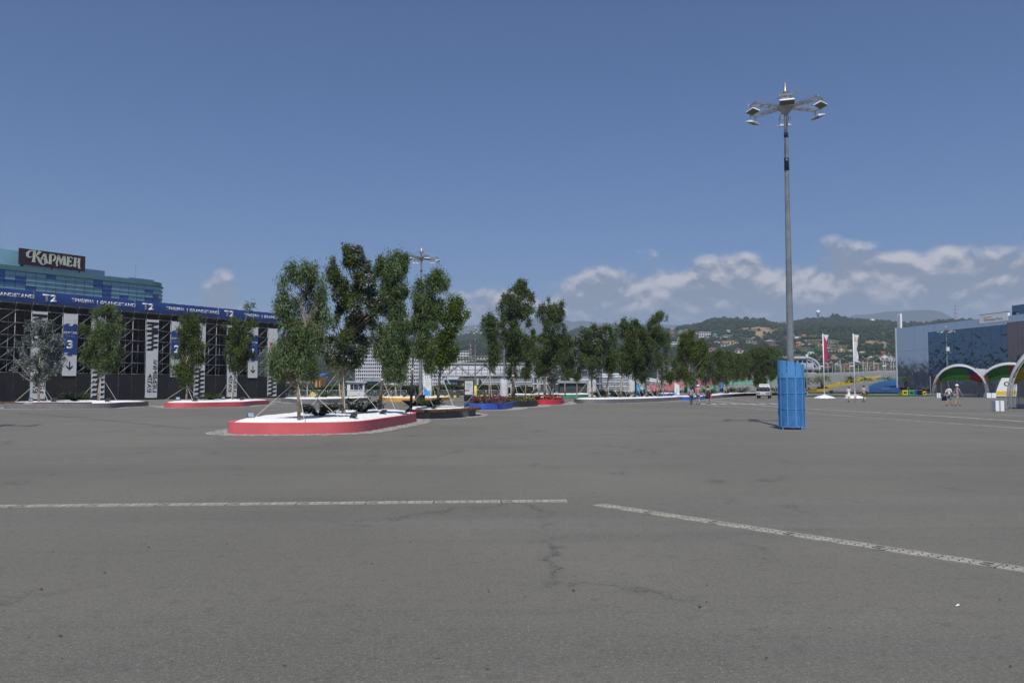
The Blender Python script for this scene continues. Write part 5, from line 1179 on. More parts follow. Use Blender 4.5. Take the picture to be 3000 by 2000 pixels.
# litter and dry leaves
leaf_l = mat('dry_fallen_leaf', (0.05, 0.028, 0.018), 0.8); paper = mat('scrap_of_white_paper', (0.7, 0.7, 0.68), 0.7)
rr = random.Random(12); mb = MB()
for _ in range(34):
    px, py = rr.uniform(0, 3000), rr.uniform(1300, 1990); q = G(px, py); a = rr.uniform(0, 6.28); s = rr.uniform(.008, .022)
    mb.add([(q.x + s * math.cos(a), q.y + s * math.sin(a), .006), (q.x - s * .4 * math.sin(a), q.y + s * .4 * math.cos(a), .014), (q.x - s * math.cos(a), q.y - s * math.sin(a), .008), (q.x + s * .4 * math.sin(a), q.y - s * .4 * math.cos(a), .006)], [(0, 1, 2, 3)])
setp(mb.build('fallen_leaves', leaf_l, None, kind='stuff'), 'small dry brown leaves scattered over the asphalt', 'leaves')
q = G(2801, 1777); mb = MB(); mb.add([(q.x, q.y, .006), (q.x + .028, q.y + .004, .012), (q.x + .03, q.y + .018, .02), (q.x + .004, q.y + .016, .008)], [(0, 1, 2, 3)]); setp(mb.build('paper_scrap', paper), 'tiny scrap of white paper lying on the asphalt, lower right', 'litter')

# ================================================================== LAMP MASTS
mast_m = mat('galvanised_mast', (0.36, 0.37, 0.37), 0.38, metal=0.65, var=0.3, vscale=1.2); mast_d = mat('dark_mast_band', (0.05, 0.06, 0.075), 0.4, metal=0.4)
head_w = mat('white_lamp_housing', (0.74, 0.74, 0.73), 0.5); head_g = mat('lamp_louvre_glass', (0.10, 0.105, 0.10), 0.35, spec=0.6)
HM = 12.45
def build_mast():
    r_ = thing('lamp_mast', 'tall grey lamp mast', 'lamp', (0, 0, 0), 0, 'tall lamp masts with six floodlight arms')
    mb = MB(); mb.tube([(0, 0, 0), (0, 0, 4), (0, 0, 8), (0, 0, HM)], [0.152, 0.132, 0.10, 0.068], 10, smooth=False); mb.build('pole', mast_m, r_)
    mb = MB(); mb.tube([(0, 0, HM - 2.5), (0, 0, HM - 2.0)], [.098, .094], 10); mb.tube([(0, 0, HM - 1.2), (0, 0, HM - 1.0)], [.088, .085], 10); mb.build('dark_band', mast_d, r_)
    mb = MB(); mb.tube([(0, 0, HM - .1), (0, 0, HM + .95)], .065, 8); mb.build('top_spire', mast_m, r_)
    mb = MB(); mb.lathe([(0.06, HM - .32), (0.30, HM - .03), (0.32, HM + .03), (0.05, HM + .05)], 12, smooth=False); mb.build('hub', mast_m, r_)
    arm = MB()
    for s in (-1, 1): arm.bar((0.22, s * .09, 0), (1.62, s * .21, 0.02), 0.045, 0.075)
    for x in (0.75, 1.15, 1.58): arm.bar((x, -.12 - .05 * x, 0.01), (x, .12 + .05 * x, 0.01), 0.04, 0.05)
    for s in (-1, 1): arm.bar((1.60, s * .20, 0.0), (1.60, s * .20, -0.24), 0.025, 0.04)
    arm.tube([(1.50, -.26, .05), (1.62, -.30, .08), (1.66, -.28, -.12), (1.6, -.24, -.2)], .012, 5); arm = arm.mesh('arm', mast_m)
    T2 = Matrix.Rotation(R(-14), 3, 'Y'); hd = MB(); hd.box((1.60, 0, -0.27), (0.34, 0.62, 0.04), T2); hd.box(T2 @ Vector((0, 0, .04)) + Vector((1.60, 0, -0.27)), (0.22, 0.46, 0.05), T2); hd = hd.mesh('floodlight', head_w)
    gl = MB(); gl.box(T2 @ Vector((0, 0, -.030)) + Vector((1.60, 0, -0.27)), (0.33, 0.62, 0.012), T2); gl = gl.mesh('floodlight_glass', head_g)
    cb = MB(); cb.tube([(0.06, 0, 0.62), (1.55, 0, 0.05)], 0.008, 4, cap=False); cb.bar((0.05, 0, .64), (0.36, 0, .40), .03, .03); cb = cb.mesh('stay_cable', mast_m)
    for k in range(6):
        a = R(-90 + 60 * k)
        for nm, me in (('arm', arm), ('floodlight', hd), ('floodlight_glass', gl), ('stay_cable', cb)):
            o = link(nm, me, r_); o.location = (0, 0, HM); o.rotation_euler = (0, 0, a); o.scale = (.88, .86, 1)
    return r_
m0 = build_mast(); p = G(2320, 1256.5); m0.location = (p.x, p.y, 0); m0.rotation_euler = (0, 0, R(-17)); MAST0 = p.copy()
m0['label'] = 'big lamp mast standing in the bright blue slatted sleeve'
for px, Y, rz, sc, lb in ((1232, 69.0, 25, 1.03, 'lamp mast behind the near trees, its foot in the round bench'), (1392, 124, 10, 0.82, 'slim lamp mast with a yellow painted foot beside the black kiosk'), (1477, 100, 40, 0.86, 'lamp mast behind the forked eucalyptus with a white sleeve round its foot'),
    (1853, 112, 20, 0.82, 'lamp mast hidden in the row of dark trees by the tall pylon'), (2114, 178, 5, 0.95, 'lamp mast with narrow blue sleeve in the tree row left of the truck'), (2364, 190, 12, 0.96, 'lamp mast just right of the big blue sleeve, before the palms'), (2777, 150, 8, 0.98, 'lamp mast in front of the mirrored building'), (1140, 60, 0, .6, None)):
    if lb is None: continue
    c = copy_tree(m0, (P(px, 1133, Y).x, Y, 0), R(rz), lb, sc)
copy_tree(m0, (-22.0, 25.0, 0), R(20), 'lamp mast just outside the left edge whose shadow lies on the asphalt')
yl = mat('yellow_safety_paint', (0.62, 0.53, 0.06), 0.5, var=0.15, vscale=2); p = P(1392, 1133, 124)
r_ = thing('pole_guard', 'yellow guard round the foot of the slim lamp mast beside the black kiosk', 'pole guard', (p.x, 124, 0)); mb = MB(); mb.lathe([(.30, 0), (.30, 1.75), (.14, 1.78)], 12); mb.build('sheath', yl, r_)
bxm = mat('pale_equipment_box', (0.62, 0.62, 0.60), 0.6)
for px, Y, z, lb in ((2777, 150, 8.7, 'white equipment box strapped to the mast before the mirrored building'), (2364, 190, 9.0, 'small pale speaker box on the mast right of the blue sleeve')):
    p = P(px, 1133, Y); r_ = thing('equipment_box', lb, 'box', (p.x, Y - .3, z)); mb = MB(); mb.box((0, 0, 0), (.55, .35, .75)); mb.box((0, 0, .39), (.6, .4, .03)); mb.build('housing', bxm, r_); mb = MB(); mb.bar((-.4, 0, -.7), (.4, 0, -.6), .06); mb.box((.42, -.1, -.65), (.22, .3, .16)); mb.box((-.42, -.1, -.75), (.22, .3, .16)); mb.build('camera_bracket', mast_m, r_)

# ---- slatted sleeves round the mast feet
def sleeve(label, loc, light, panel, h=2.62, rad=0.475, rz=0.0, sc=1.0, nst=10):
    r_ = thing('mast_sleeve', label, 'lamp sleeve', loc, rz, 'slatted sleeves round the lamp mast feet'); r_.scale = (sc, sc, 1)
    def ztop(a): return h - 0.19 * (0.5 + 0.5 * math.cos(a)) * 1.0
    z0 = 0.10; LV = [0.10, 0.78, 1.36, 1.95]
    da = 2 * PI / nst
    for k in range(nst):
        a0 = k * da - da * .5; 
        # upright stave = frame strip on its left edge + infill panels
        mb = MB()
        def strip(a, wa, r0, r1, zb, zt):
            vs = []
            for aa in (a - wa / 2, a, a + wa / 2):
                for rr_ in (r0, r1):
                    for z in (zb, zt if zt else ztop(aa)): vs.append((rr_ * math.cos(aa), rr_ * math.sin(aa), z))
            mb.add(vs, [(2, 6, 7, 3), (6, 10, 11, 7), (4, 0, 1, 5), (8, 4, 5, 9), (0, 2, 3, 1), (8, 9, 11, 10), (1, 3, 7, 5), (5, 7, 11, 9), (0, 4, 6, 2), (4, 8, 10, 6)])
        strip(a0, da * .16, rad, rad + .018, z0, LV[3] + .03)
        mb.build('upright', light, r_)
        mb = MB(); strip(a0 + da / 2, da * .88, rad + .004, rad + .016, LV[3], None); mb.build('top_blade', light, r_)
        for j in range(3):
            mb = MB(); strip(a0 + da / 2, da * .84, rad - .012, rad - .002, LV[j] + .02, LV[j + 1] - .02); mb.build('mesh_panel', panel, r_)
    for z in LV:
        mb = MB(); mb.lathe([(rad + .002, z - .014), (rad + .016, z - .014), (rad + .016, z + .014), (rad + .002, z + .014)], nst * 2, smooth=False); mb.build('hoop', light, r_)
    mb = MB()
    for k in range(4):
        a = k * PI / 2 + .5; mb.bar((rad * math.cos(a), rad * math.sin(a), 0), (rad * math.cos(a), rad * math.sin(a), .12), .04); mb.bar((.15 * math.cos(a), .15 * math.sin(a), 1.9), (rad * math.cos(a), rad * math.sin(a), 1.95), .03)
    mb.build('foot_bracket', light, r_)
    return r_
def perf_mat(name, col, col2):
    m = mat(name, col, 0.45, var=0.2, vscale=3, spec=0.4); return m
sb_l = mat('bright_blue_enamel', (0.085, 0.27, 0.57), 0.4, var=0.10, vscale=2.5, spec=0.4); sb_p = mat('blue_perforated_sheet', (0.05, 0.17, 0.40), 0.45, var=0.22, vscale=3.5, spec=0.4)
sw_l = mat('white_enamel', (0.70, 0.71, 0.72), 0.5, var=0.08, vscale=2); sw_p = mat('white_perforated_sheet', (0.58, 0.60, 0.62), 0.5, var=0.1, vscale=3)
s0 = sleeve('bright blue slatted metal sleeve with slanted top round the big lamp mast', (MAST0.x, MAST0.y, 0), sb_l, sb_p)
wsl = sleeve('white slatted sleeve behind the charcoal planter, left of the forked eucalyptus', (P(1477, 1133, 100).x, 100, 0), sw_l, sw_p)
copy_tree(wsl, (P(1735, 1133, 96).x, 96, 0), 0.4, 'white slatted sleeve behind the first tree of the long grey planter'); copy_tree(wsl, (P(1851, 1133, 112).x, 112, 0), 0.2, 'white slatted sleeve left of the tall blue and white pylon')
copy_tree(s0, (P(2114, 1133, 178).x, 178, 0), 0.2, 'distant blue slatted sleeve in the tree row left of the truck')

# ================================================================== PYLONS AND KIOSK
py_w = mat('white_pylon_sheet', (0.72, 0.74, 0.76), 0.45, var=0.05, vscale=1); py_s = mat('grey_pylon_side', (0.50, 0.53, 0.58), 0.5); py_b = mat('sky_blue_print', (0.06, 0.36, 0.72), 0.5, var=0.25, vscale=2.5); py_l = mat('pale_blue_print', (0.30, 0.62, 0.85), 0.5); gtx = mat('grey_small_print', (0.22, 0.25, 0.30), 0.6)
def pylon(label, px, Y, w_, h, rz, slant, wave_h, rings=True):
    p = P(px, 1133, Y); r_ = thing('info_pylon', label, 'sign', (p.x, Y, 0), rz, 'blue and white information pylons'); d = w_ * .42
    mb = MB(); mb.add([(-w_ / 2, 0, 0), (w_ / 2, 0, 0), (w_ / 2, d, 0), (-w_ / 2, d, 0), (-w_ / 2, 0, h), (w_ / 2, 0, h - slant), (w_ / 2, d, h - slant), (-w_ / 2, d, h)], [(0, 1, 5, 4), (1, 2, 6, 5), (2, 3, 7, 6), (3, 0, 4, 7), (4, 5, 6, 7), (3, 2, 1, 0)]); mb.build('body', py_w, r_)
    mb = MB(); mb.bbox(w_ / 2 + .002, w_ / 2 + .03, .04, d - .02, .02, h - slant - .1); mb.build('side_panel', py_s, r_)
    wv = [(-w_ * .44 + w_ * .88 * i / 12, wave_h * (1.0 + .10 * math.sin(i * .55 + .6) - .030 * i)) for i in range(13)]
    mb = MB(); mb.slab([(-w_ * .44, .1)] + [(w_ * .44, .1)] + wv[::-1], Matrix.Identity(4), .012); mb.build('wave_graphic', py_b, r_)
    mb = MB()
    for i in range(7): x = -w_ * .38 + i * w_ * .12; mb.bbox(x, x + w_ * .02, -.018, -.0125, .14, wave_h * (.62 - .03 * i))
    for i in range(12): x0 = -w_ * .4 + w_ * .065 * i; z = wave_h * (.82 - .028 * i); mb.bar((x0, -.016, z), (x0 + w_ * .065, -.016, z - wave_h * .028), .012, .02)
    mb.build('line_graphic', py_l, r_)
    mb = MB()
    for i in range(5):
        z = h * .62 - i * h * .055; mb.bbox(-w_ * .2, w_ * .3, -.012, -.003, z, z + h * .008)
    mb.build('small_print', gtx, r_)
    return r_
pylon('tall blue and white pylon between the second mast and the yellowish tree', 1251, 112, 1.15, 4.5, R(-14), 0.0, 1.55)
pylon('tall blue and white pylon beside the dark trunk in the long grey planter', 1877, 96, 1.15, 3.95, R(-10), 0.5, 1.9)
pylon('small white and blue pylon left of the three walkers', 1983, 108, 0.62, 2.2, R(-12), 0.35, .85)
pylon('narrow pylon half hidden behind the charcoal planter', 1501, 112, 0.5, 2.0, R(-10), 0.2, .6)
kb = mat('black_kiosk_metal', (0.010, 0.010, 0.012), 0.35, spec=0.6); ks = mat('pale_poster_paper', (0.52, 0.58, 0.60), 0.35, var=0.05, vscale=2)
pk = P(1374, 1133, 89); k_ = thing('advertising_kiosk', 'black free standing poster kiosk behind the magenta petunias', 'kiosk', (pk.x, 89, 0), R(-8)); w2 = .55
mb = MB(); mb.bbox(-w2, w2, 0, .28, .62, 2.36); mb.build('case', kb, k_); mb = MB(); mb.bbox(-w2 - .02, w2 + .02, -.02, .30, 0, .60); mb.build('plinth', kb, k_)
mb = MB(); mb.bbox(-w2 + .09, w2 - .09, -.012, -.002, .74, 2.26); mb.build('poster', ks, k_)
def ktext(b_, h, x, z, m, xs=1.1): o = bpy.data.objects.new('lettering', T_(b_, h, xs, .01, m, ex=.004)); COL.objects.link(o); o.parent = k_; o.matrix_basis = face_matrix((x, -.013, z), (1, 0, 0))
ktext('БИЛЕТЫ', .085, -.33, 1.93, let_b); ktext('В ПРОДАЖЕ', .085, -.33, 1.80, let_b, 1.0)
mb = MB(); M = face_matrix((0, -.013, 0), (1, 0, 0)); mb.add([M @ Vector(v) for v in ((-.46, 1.12, .004), (-.03, 1.12, .004), (.10, 1.28, .004), (-.46, 1.28, .004))], [(0, 1, 2, 3)]); mb.build('red_label', mat('red_label_print', (0.45, .03, .04), .5), k_)
ktext('sale', .07, -.30, 1.165, let_w)
mb = MB()
for i in range(5): z = 1.70 - i * .07; mb.bbox(-.33, .28 - .08 * (i % 2), -.018, -.013, z, z + .014)
for i in range(9): x = .02 + (i * .37) % .4; z = .78 + (i * .11) % .30; mb.bbox(x, min(x + .10, .44), -.018, -.013, z, z + .02)
mb.build('small_print', gtx, k_)

# ================================================================== HEDGE, BARRIERS, BOOTH, FENCE
hm_ = mat('hedge_leaves', (0.022, 0.040, 0.012), 0.7, tone=(0.105, 0.135, 0.035), trans=0.2)
def hedge(label, x0, x1, Y, h, dep=1.6, n=9000, seed=2, name='hedge'):
    rs = np.random.RandomState(seed); n = int(n)
    x = rs.uniform(x0, x1, n); z = rs.rand(n) ** .6; y = rs.uniform(-dep / 2, dep / 2, n)
    top_ = np.array([h * (0.86 + .30 * noise.noise((a * .22, 3.1, seed))) for a in x]); z = z * top_
    c = np.stack([x - (x0 + x1) / 2, y - 0.2 * z, z], 1); d = rs.normal(size=(n, 3)); d /= np.linalg.norm(d, axis=1, keepdims=True); s = np.cross(d, rs.normal(size=(n, 3))); s /= np.linalg.norm(s, axis=1, keepdims=True)
    r_ = rs.uniform(.10, .24, (n, 1)); V = np.stack([c - d * r_, c + s * r_ * .5, c + d * r_, c - s * r_ * .5], 1).reshape(-1, 3)
    tone = np.clip(np.array([.5 + .9 * noise.noise((a * .3, 7, seed)) for a in x]) * rs.rand(n) * 1.2, 0, 1)
    root = thing(name, label, 'hedge', ((x0 + x1) / 2, Y, 0)); link('foliage', np_mesh('foliage', V, np.arange(n * 4).reshape(-1, 4), hm_, tone), root, kind='stuff')
    mb = MB()
    for i in range(int((x1 - x0) / 2)): mb.tube([(x0 + i * 2 + .5 - (x0 + x1) / 2, 0, 0), (x0 + i * 2 + .6 - (x0 + x1) / 2, 0, h * .6)], [.06, .03], 5)
    mb.build('stems', bark_dark, root)
hedge('long dense hedge behind the steel barriers, left of the truss bridge', P(812, 1133, 140).x, P(1480, 1133, 140).x, 140, 2.15, n=15000)
hedge('hedge behind the low grey planter under the bridge', P(1484, 1133, 150).x, P(1560, 1133, 150).x, 150, 1.7, n=3000, seed=5)
grass = mat('mown_lawn', (0.035, 0.075, 0.016), 0.9, var=0.35, vscale=1.2, bump=0.4, bscale=25)
def ground_patch(name, pts, z, m): mb = MB(); mb.add([(x, y, z) for x, y in pts], [tuple(range(len(pts)))]); return mb.build(name, m, None, kind='structure')
ground_patch('lawn', [(-42, 136), (20, 136), (24, 175), (-42, 175)], .012, grass)
st_m = mat('steel_barrier_tube', (0.46, 0.47, 0.48), 0.4, metal=0.5)
bm_ = MB(); W_ = 2.3; H_b = 1.08
for a, b_ in (((0, 0, .18), (W_, 0, .18)), ((0, 0, H_b), (W_, 0, H_b)), ((0, 0, .18), (0, 0, H_b)), ((W_, 0, .18), (W_, 0, H_b))): bm_.tube([a, b_], .026, 5)
frame_me = bm_.mesh('frame', st_m); bm_ = MB()
for i in range(1, 17): bm_.bar((W_ * i / 17, 0, .18), (W_ * i / 17, 0, H_b), .018)
bars_me = bm_.mesh('bars', st_m); bm_ = MB()
for x in (.25, W_ - .25): bm_.tube([(x, -.32, 0), (x, -.2, .07), (x, 0, .18), (x, .2, .07), (x, .32, 0)], .022, 5)
feet_me = bm_.mesh('feet', st_m)
x = P(815, 1133, 121).x; i = 0
while x < P(1470, 1133, 124).x:
    Y = 121 + 6 * (i / 22) + .3 * math.sin(i * 2.3)
    if not 8 <= i <= 9:
        r_ = thing('crowd_barrier', ORD[i] + ' steel crowd barrier from the left in the line before the hedge', 'barrier', (x, Y, 0), .04 * math.sin(i * 1.7), 'steel crowd barriers in a row before the hedge')
        for nm, me in (('frame', frame_me), ('bars', bars_me), ('feet', feet_me)): link(nm, me, r_)
    x += 2.42; i += 1
kk = [mat('yellow_kerb_paint', (0.60, 0.50, 0.05), .6, var=.2, vscale=3), mat('black_kerb_paint', (0.02, 0.02, 0.02), .6), mat('white_kerb_paint', (.6, .6, .58), .6)]
for i in range(13):
    px = 1130 + i * 29
    if 1240 < px < 1270 or 1360 < px < 1400: continue
    p = G(px, 1163.5 + .5 * math.sin(i)); r_ = thing('traffic_block', ORD[i] + ' yellow and black traffic block from the left before the steel barriers', 'traffic block', (p.x, p.y, 0), .05 * math.sin(i * 3), 'yellow and black traffic blocks')
    for j in range(3):
        mb = MB(); mb.add([(j * .42 - .63, -.14, 0), (j * .42 - .23, -.14, 0), (j * .42 - .23, .14, 0), (j * .42 - .63, .14, 0), (j * .42 - .63, -.09, .34), (j * .42 - .23, -.09, .34), (j * .42 - .23, .09, .34), (j * .42 - .63, .09, .34)], [(0, 1, 5, 4), (1, 2, 6, 5), (2, 3, 7, 6), (3, 0, 4, 7), (4, 5, 6, 7)]); mb.build('block_segment', kk[(j + i) % 2], r_)
p = G(920, 1160.5); r_ = thing('yellow_ramp', 'peaked yellow plastic heap before the barriers on the left', 'ramp', (p.x, p.y, 0)); mb = MB(); mb.add([(-.9, -.4, 0), (.9, -.4, 0), (.9, .4, 0), (-.9, .4, 0), (-.35, 0, .85), (.5, 0, .35)], [(0, 1, 5, 4), (1, 2, 5), (2, 3, 4, 5), (3, 0, 4)]); mb.build('shell', kk[0], r_)
p = P(1041, 1133, 118); r_ = thing('umbrella_base', 'round yellow topped low table before the white booth', 'table', (p.x, 116, 0)); mb = MB(); mb.lathe([(.05, .26), (.6, .30), (.62, .36), (.3, .44), (.02, .46)], 14); mb.build('top', kk[0], r_); mb = MB(); mb.lathe([(.25, 0), (.1, .06), (.08, .28)], 8); mb.build('pedestal', kb, r_)
# booth
p = P(1042, 1133, 128); bo = thing('security_booth', 'small white booth with dark windows and a slanted flat roof', 'booth', (p.x, 128, 0), R(6)); bw = mat('white_booth_panel', (.66, .68, .72), .6, var=.06, vscale=1); bg_ = mat('dark_window_glass', (.02, .03, .035), .08, spec=1.0)
mb = MB(); mb.bbox(-1.35, 1.35, 0, 2.0, 0, 1.15); mb.bbox(-1.35, -.90, 0, 2, 1.151, 2.3); mb.bbox(1.15, 1.35, 0, 2, 1.151, 2.3); mb.bbox(-.90, 1.15, 1.9, 2.0, 1.151, 2.3); mb.bbox(-.9, 1.15, 0, .1, 2.05, 2.3); mb.build('walls', bw, bo)
mb = MB(); M = Matrix.Rotation(R(2.5), 3, 'Y'); mb.box((0.1, 1.0, 2.40), (3.3, 2.6, .12), M); mb.build('roof', bw, bo)
for x0, x1 in ((-.88, -.35), (-.30, .42), (.47, 1.13)): mb = MB(); mb.bbox(x0, x1, .03, .06, 1.16, 2.04); mb.build('window', bg_, bo)
for x in (-.88, -.325, .445, 1.14): mb = MB(); mb.bbox(x - .025, x + .025, -.01, .05, 1.155, 2.05); mb.build('mullion', bw, bo)
mb = MB(); mb.bbox(-.95, 1.2, -.10, 0, 1.10, 1.16); mb.build('sill', bw, bo)
# white flagpole and wire fence
p = P(1177, 1133, 120); r_ = thing('white_pole', 'thin white pole standing on a small white base among the barriers', 'pole', (p.x, 119, 0)); mb = MB(); mb.tube([(0, 0, .25), (0, 0, 5.2)], .05, 8); mb.build('shaft', sw_l, r_); mb = MB(); mb.lathe([(.55, 0), (.5, .12), (.08, .28)], 10); mb.build('base', sw_l, r_)
r_ = thing('wire_fence', 'tall grey wire fence with out-curved top behind the hedge', 'fence', (P(1000, 1133, 152).x, 152, 0))
for i in range(14):
    mb = MB(); x = -14 + i * 2.2; mb.tube([(x, 0, 0), (x, 0, 2.9), (x + .15, -.15, 3.25), (x + .5, -.2, 3.5)], .06, 5); mb.build('fence_post', galv, r_)
mb = MB()
for z in (1.0, 1.5, 2.0, 2.4, 2.8, 3.1, 3.35): mb.bar((-14, 0, z), (14.6, 0, z), .022)
mb.build('fence_wire', galv, r_)

# ================================================================== FAR CENTRE BUILDINGS
wht = mat('white_facade', (.50, .52, .55), .6, var=.08, vscale=.2); dkg = mat('far_dark_glass', (.05, .065, .085), .2, spec=.8); gry = mat('grey_facade', (.26, .28, .32), .6, var=.15, vscale=.2); lgt = mat('light_grey_steel', (.42, .43, .45), .5)
def banded(label, px0, px1, ytop, Y, rowh, name='office_building', gap=1.15, fins=0.55, rows=None, z0=1.0, wm=wht, depth=12, cat='building'):
    a, b_ = P(px0, 1133, Y), P(px1, 1133, Y); W_ = b_.x - a.x; H_ = P(px0, ytop, Y).z; r_ = thing(name, label, cat, (a.x, Y, 0))
    mb = MB(); mb.bbox(0.1, W_ - .1, .3, depth, 0, H_ - .05); mb.build('core', dkg, r_)
    n = rows or int((H_ - z0) / rowh)
    for i in range(n + 1):
        z = H_ - i * rowh - .45
        if z < z0: break
        mb = MB(); mb.bbox(0, W_, 0, .32, z, z + .45); mb.build('floor_band', wm, r_)
        mb = MB(); x = .3
        while x < W_ - .2: mb.bbox(x, x + .28, .12, .31, z - rowh + .45, z - .003); x += fins
        mb.build('window_fins', wm, r_)
    mb = MB(); mb.bbox(-.2, 0, -.02, depth, 0, H_ + .2); mb.bbox(W_, W_ + .2, -.02, depth, 0, H_ + .2); mb.build('end_wall', wm, r_)
    return r_
banded('large white building with rows of narrow louvred windows behind the booth', 1042, 1182, 1008, 235, 1.05, fins=.62)
banded('lower white louvred block left of the truss bridge', 1182, 1300, 1052, 230, 1.05, fins=.62)
banded('tall white block of the louvred building, behind the second lamp mast', 1184, 1216, 1018, 245, 1.05, fins=1.1)
banded('grey office block with white bands behind the trees near the truck', 1958, 2030, 1076, 330, 1.6, fins=2.5, wm=gry); banded('grey office block with balconies above the pink seats', 2052, 2135, 1074, 340, 1.7, fins=2.8, wm=lgt)
banded('grey building with small windows behind the potted palms', 1700, 1765, 1082, 260, 2.2, fins=2.0, wm=gry); banded('white building behind the silvery tree', 1560, 1640, 1102, 280, 2.4, fins=2.2)
# truss bridge
p = P(1298, 1133, 200); br = thing('footbridge', 'long white clad truss footbridge behind the hedge', 'bridge', (p.x, 200, 0), R(1.0)); BL = P(1578, 1133, 200).x - p.x; zb, zt = P(1400, 1100, 200).z, P(1400, 1064, 200).z; clad = mat('white_bridge_cladding', (.62, .63, .66), .55, var=.06, vscale=.4)
nb_ = 15; bw_ = BL / nb_
for i in range(nb_):
    mb = MB(); mb.bbox(i * bw_ + .05, (i + 1) * bw_ - .05, .30, .36, zb + .2, zt - .45); mb.build('cladding_panel', clad, br)
for i in range(nb_ + 1): mb = MB(); mb.bbox(i * bw_ - .06, i * bw_ + .06, .0, .18, zb, zt); mb.build('upright', galv, br)
for z, h_ in ((zb - .12, .3), (zt - .1, .2)):
    mb = MB(); mb.bbox(-.3, BL + .3, -.04, .3, z, z + h_); mb.bbox(-.3, BL + .3, 2.7, 3.0, z, z + h_); mb.build('chord', lgt, br)
for z in (zb + .55, zb + 1.5): mb = MB(); mb.bbox(0, BL, .24, .28, z, z + .07); mb.build('rail', galv, br)
for i in range(7):
    x0 = .3 + i * BL / 7; x1 = x0 + BL / 7 * .96
    mb = MB(); mb.bar((x0, -.06, zb + .1 if i % 2 == 0 else zt - .1), (x1, -.06, zt - .1 if i % 2 == 0 else zb + .1), .14, .10); mb.build('diagonal', galv, br)
mb = MB(); mb.bbox(0, BL, .3, 2.9, zb - .05, zb + .1); mb.bbox(0, BL, .3, 2.9, zt - .35, zt - .25); mb.build('deck', gry, br)
for x in (.1, BL * .36, BL * .62, BL - .2): mb = MB(); mb.bbox(x - .22, x + .22, .3, .8, 0, zb - .12); mb.bar((x + .5, .5, zb - .15), (x + 2.6, .5, .4), .25); mb.build('column', lgt, br)
# low clutter of stands and sheds under and beyond the bridge
tin = mat('corrugated_grey_sheet', (.30, .31, .32), .5, metal=.2, var=.2, vscale=.6); darkint = mat('shed_interior_shade', (.05, .052, .056), .8); orng = mat('orange_panel', (.62, .26, .03), .6); sky_b = mat('blue_roof_sheet', (.05, .12, .45), .5)
def shed(label, px0, px1, y0, y1, Y, wall, roof, name='shed', slope=0.0, cat='shed', nwin=3):
    a, b_ = P(px0, 1133, Y), P(px1, 1133, Y); W_ = b_.x - a.x; z1 = P(px0, y0, Y).z; z0 = max(0, P(px0, y1, Y).z); r_ = thing(name, label, cat, (a.x, Y, 0)); H_ = z1
    mb = MB(); mb.bbox(0, W_, 0, 6, 0, H_ * .82); mb.build('walls', wall, r_)
    mb = MB(); mb.add([(-.3, -.5, H_ * .84), (W_ + .3, -.5, H_ * .84 + slope), (W_ + .3, 6.5, H_ + slope), (-.3, 6.5, H_), (-.3, -.5, H_ * .84 + .12), (W_ + .3, -.5, H_ * .84 + .12 + slope), (W_ + .3, 6.5, H_ + .12 + slope), (-.3, 6.5, H_ + .12)], [(0, 1, 5, 4), (1, 2, 6, 5), (2, 3, 7, 6), (3, 0, 4, 7), (4, 5, 6, 7), (3, 2, 1, 0)]); mb.build('roof', roof, r_)
    for i in range(nwin): mb = MB(); x = W_ * (i + .25) / nwin; mb.bbox(x, x + W_ * .5 / nwin, -.05, .02, H_ * .35, H_ * .68); mb.build('window', dkg, r_)
    return r_
shed('orange fronted shed with a blue roof behind the hedge, left', 878, 938, 1093, 1125, 190, orng, sky_b, nwin=5); shed('teal and grey shed between the booth and the louvred building', 1064, 1110, 1108, 1125, 175, mat('teal_sheet', (.06, .20, .18), .5), tin)
shed('long low grey shed left of the hedge', 838, 900, 1116, 1130, 170, mat('grey_blue_sheet', (.12, .17, .22), .5), tin, nwin=4)
shed('blue glazed pavilion under the left end of the bridge', 1302, 1338, 1104, 1128, 215, mat('blue_glazing', (.10, .17, .22), .3), lgt, nwin=4); shed('brown roofed stand under the bridge', 1340, 1400, 1108, 1130, 222, mat('sand_wall', (.32, .26, .2), .7), mat('brown_roof', (.12, .09, .085), .7), nwin=3)
shed('dark open stage shed behind the potted palms', 1640, 1720, 1116, 1146, 175, darkint, tin, nwin=1); shed('cream hall behind the green planter', 1676, 1726, 1108, 1140, 215, mat('cream_wall', (.42, .39, .31), .7), lgt, nwin=2)  # stage shed: closed walls coloured dark for the shade of an open inside
shed('blue cabin behind the oval tree', 2018, 2040, 1104, 1124, 230, mat('blue_cabin_wall', (.05, .09, .25), .6), gry, nwin=2)
for i, (px0, px1, y) in enumerate(((1765, 1900, 1101), (1765, 1935, 1108), (1790, 1950, 1116))):
    a, b_ = P(px0, 1133, 240 - i * 8), P(px1, 1133, 240 - i * 8); z = P(px0, y, 240 - i * 8).z; r_ = thing('canopy', ['upper', 'middle', 'lowest'][i] + ' sweeping white canopy roof behind the long grey planter', 'canopy', (a.x, a.y, 0), 0, 'sweeping white canopies'); mb = MB(); W_ = b_.x - a.x; vs = []
    for j in range(17): t = j / 16; zz_ = z - 1.0 * t * t + .3 * math.sin(t * 3); vs += [(W_ * t, 0, zz_), (W_ * t, 0, zz_ + .45), (W_ * t, 5, zz_ + .8), (W_ * t, 5, zz_ + .35)]
    mb.add(vs, [(4 * j + k, 4 * j + 4 + k, 4 * j + 4 + (k + 1) % 4, 4 * j + (k + 1) % 4) for j in range(16) for k in range(4)], True); mb.build('roof', wht, r_); mb = MB()
    for j in range(5): mb.bar((W_ * (j + .5) / 5, 1, 0), (W_ * (j + .5) / 5, 1, z - .6), .2)
    mb.build('columns', lgt, r_)
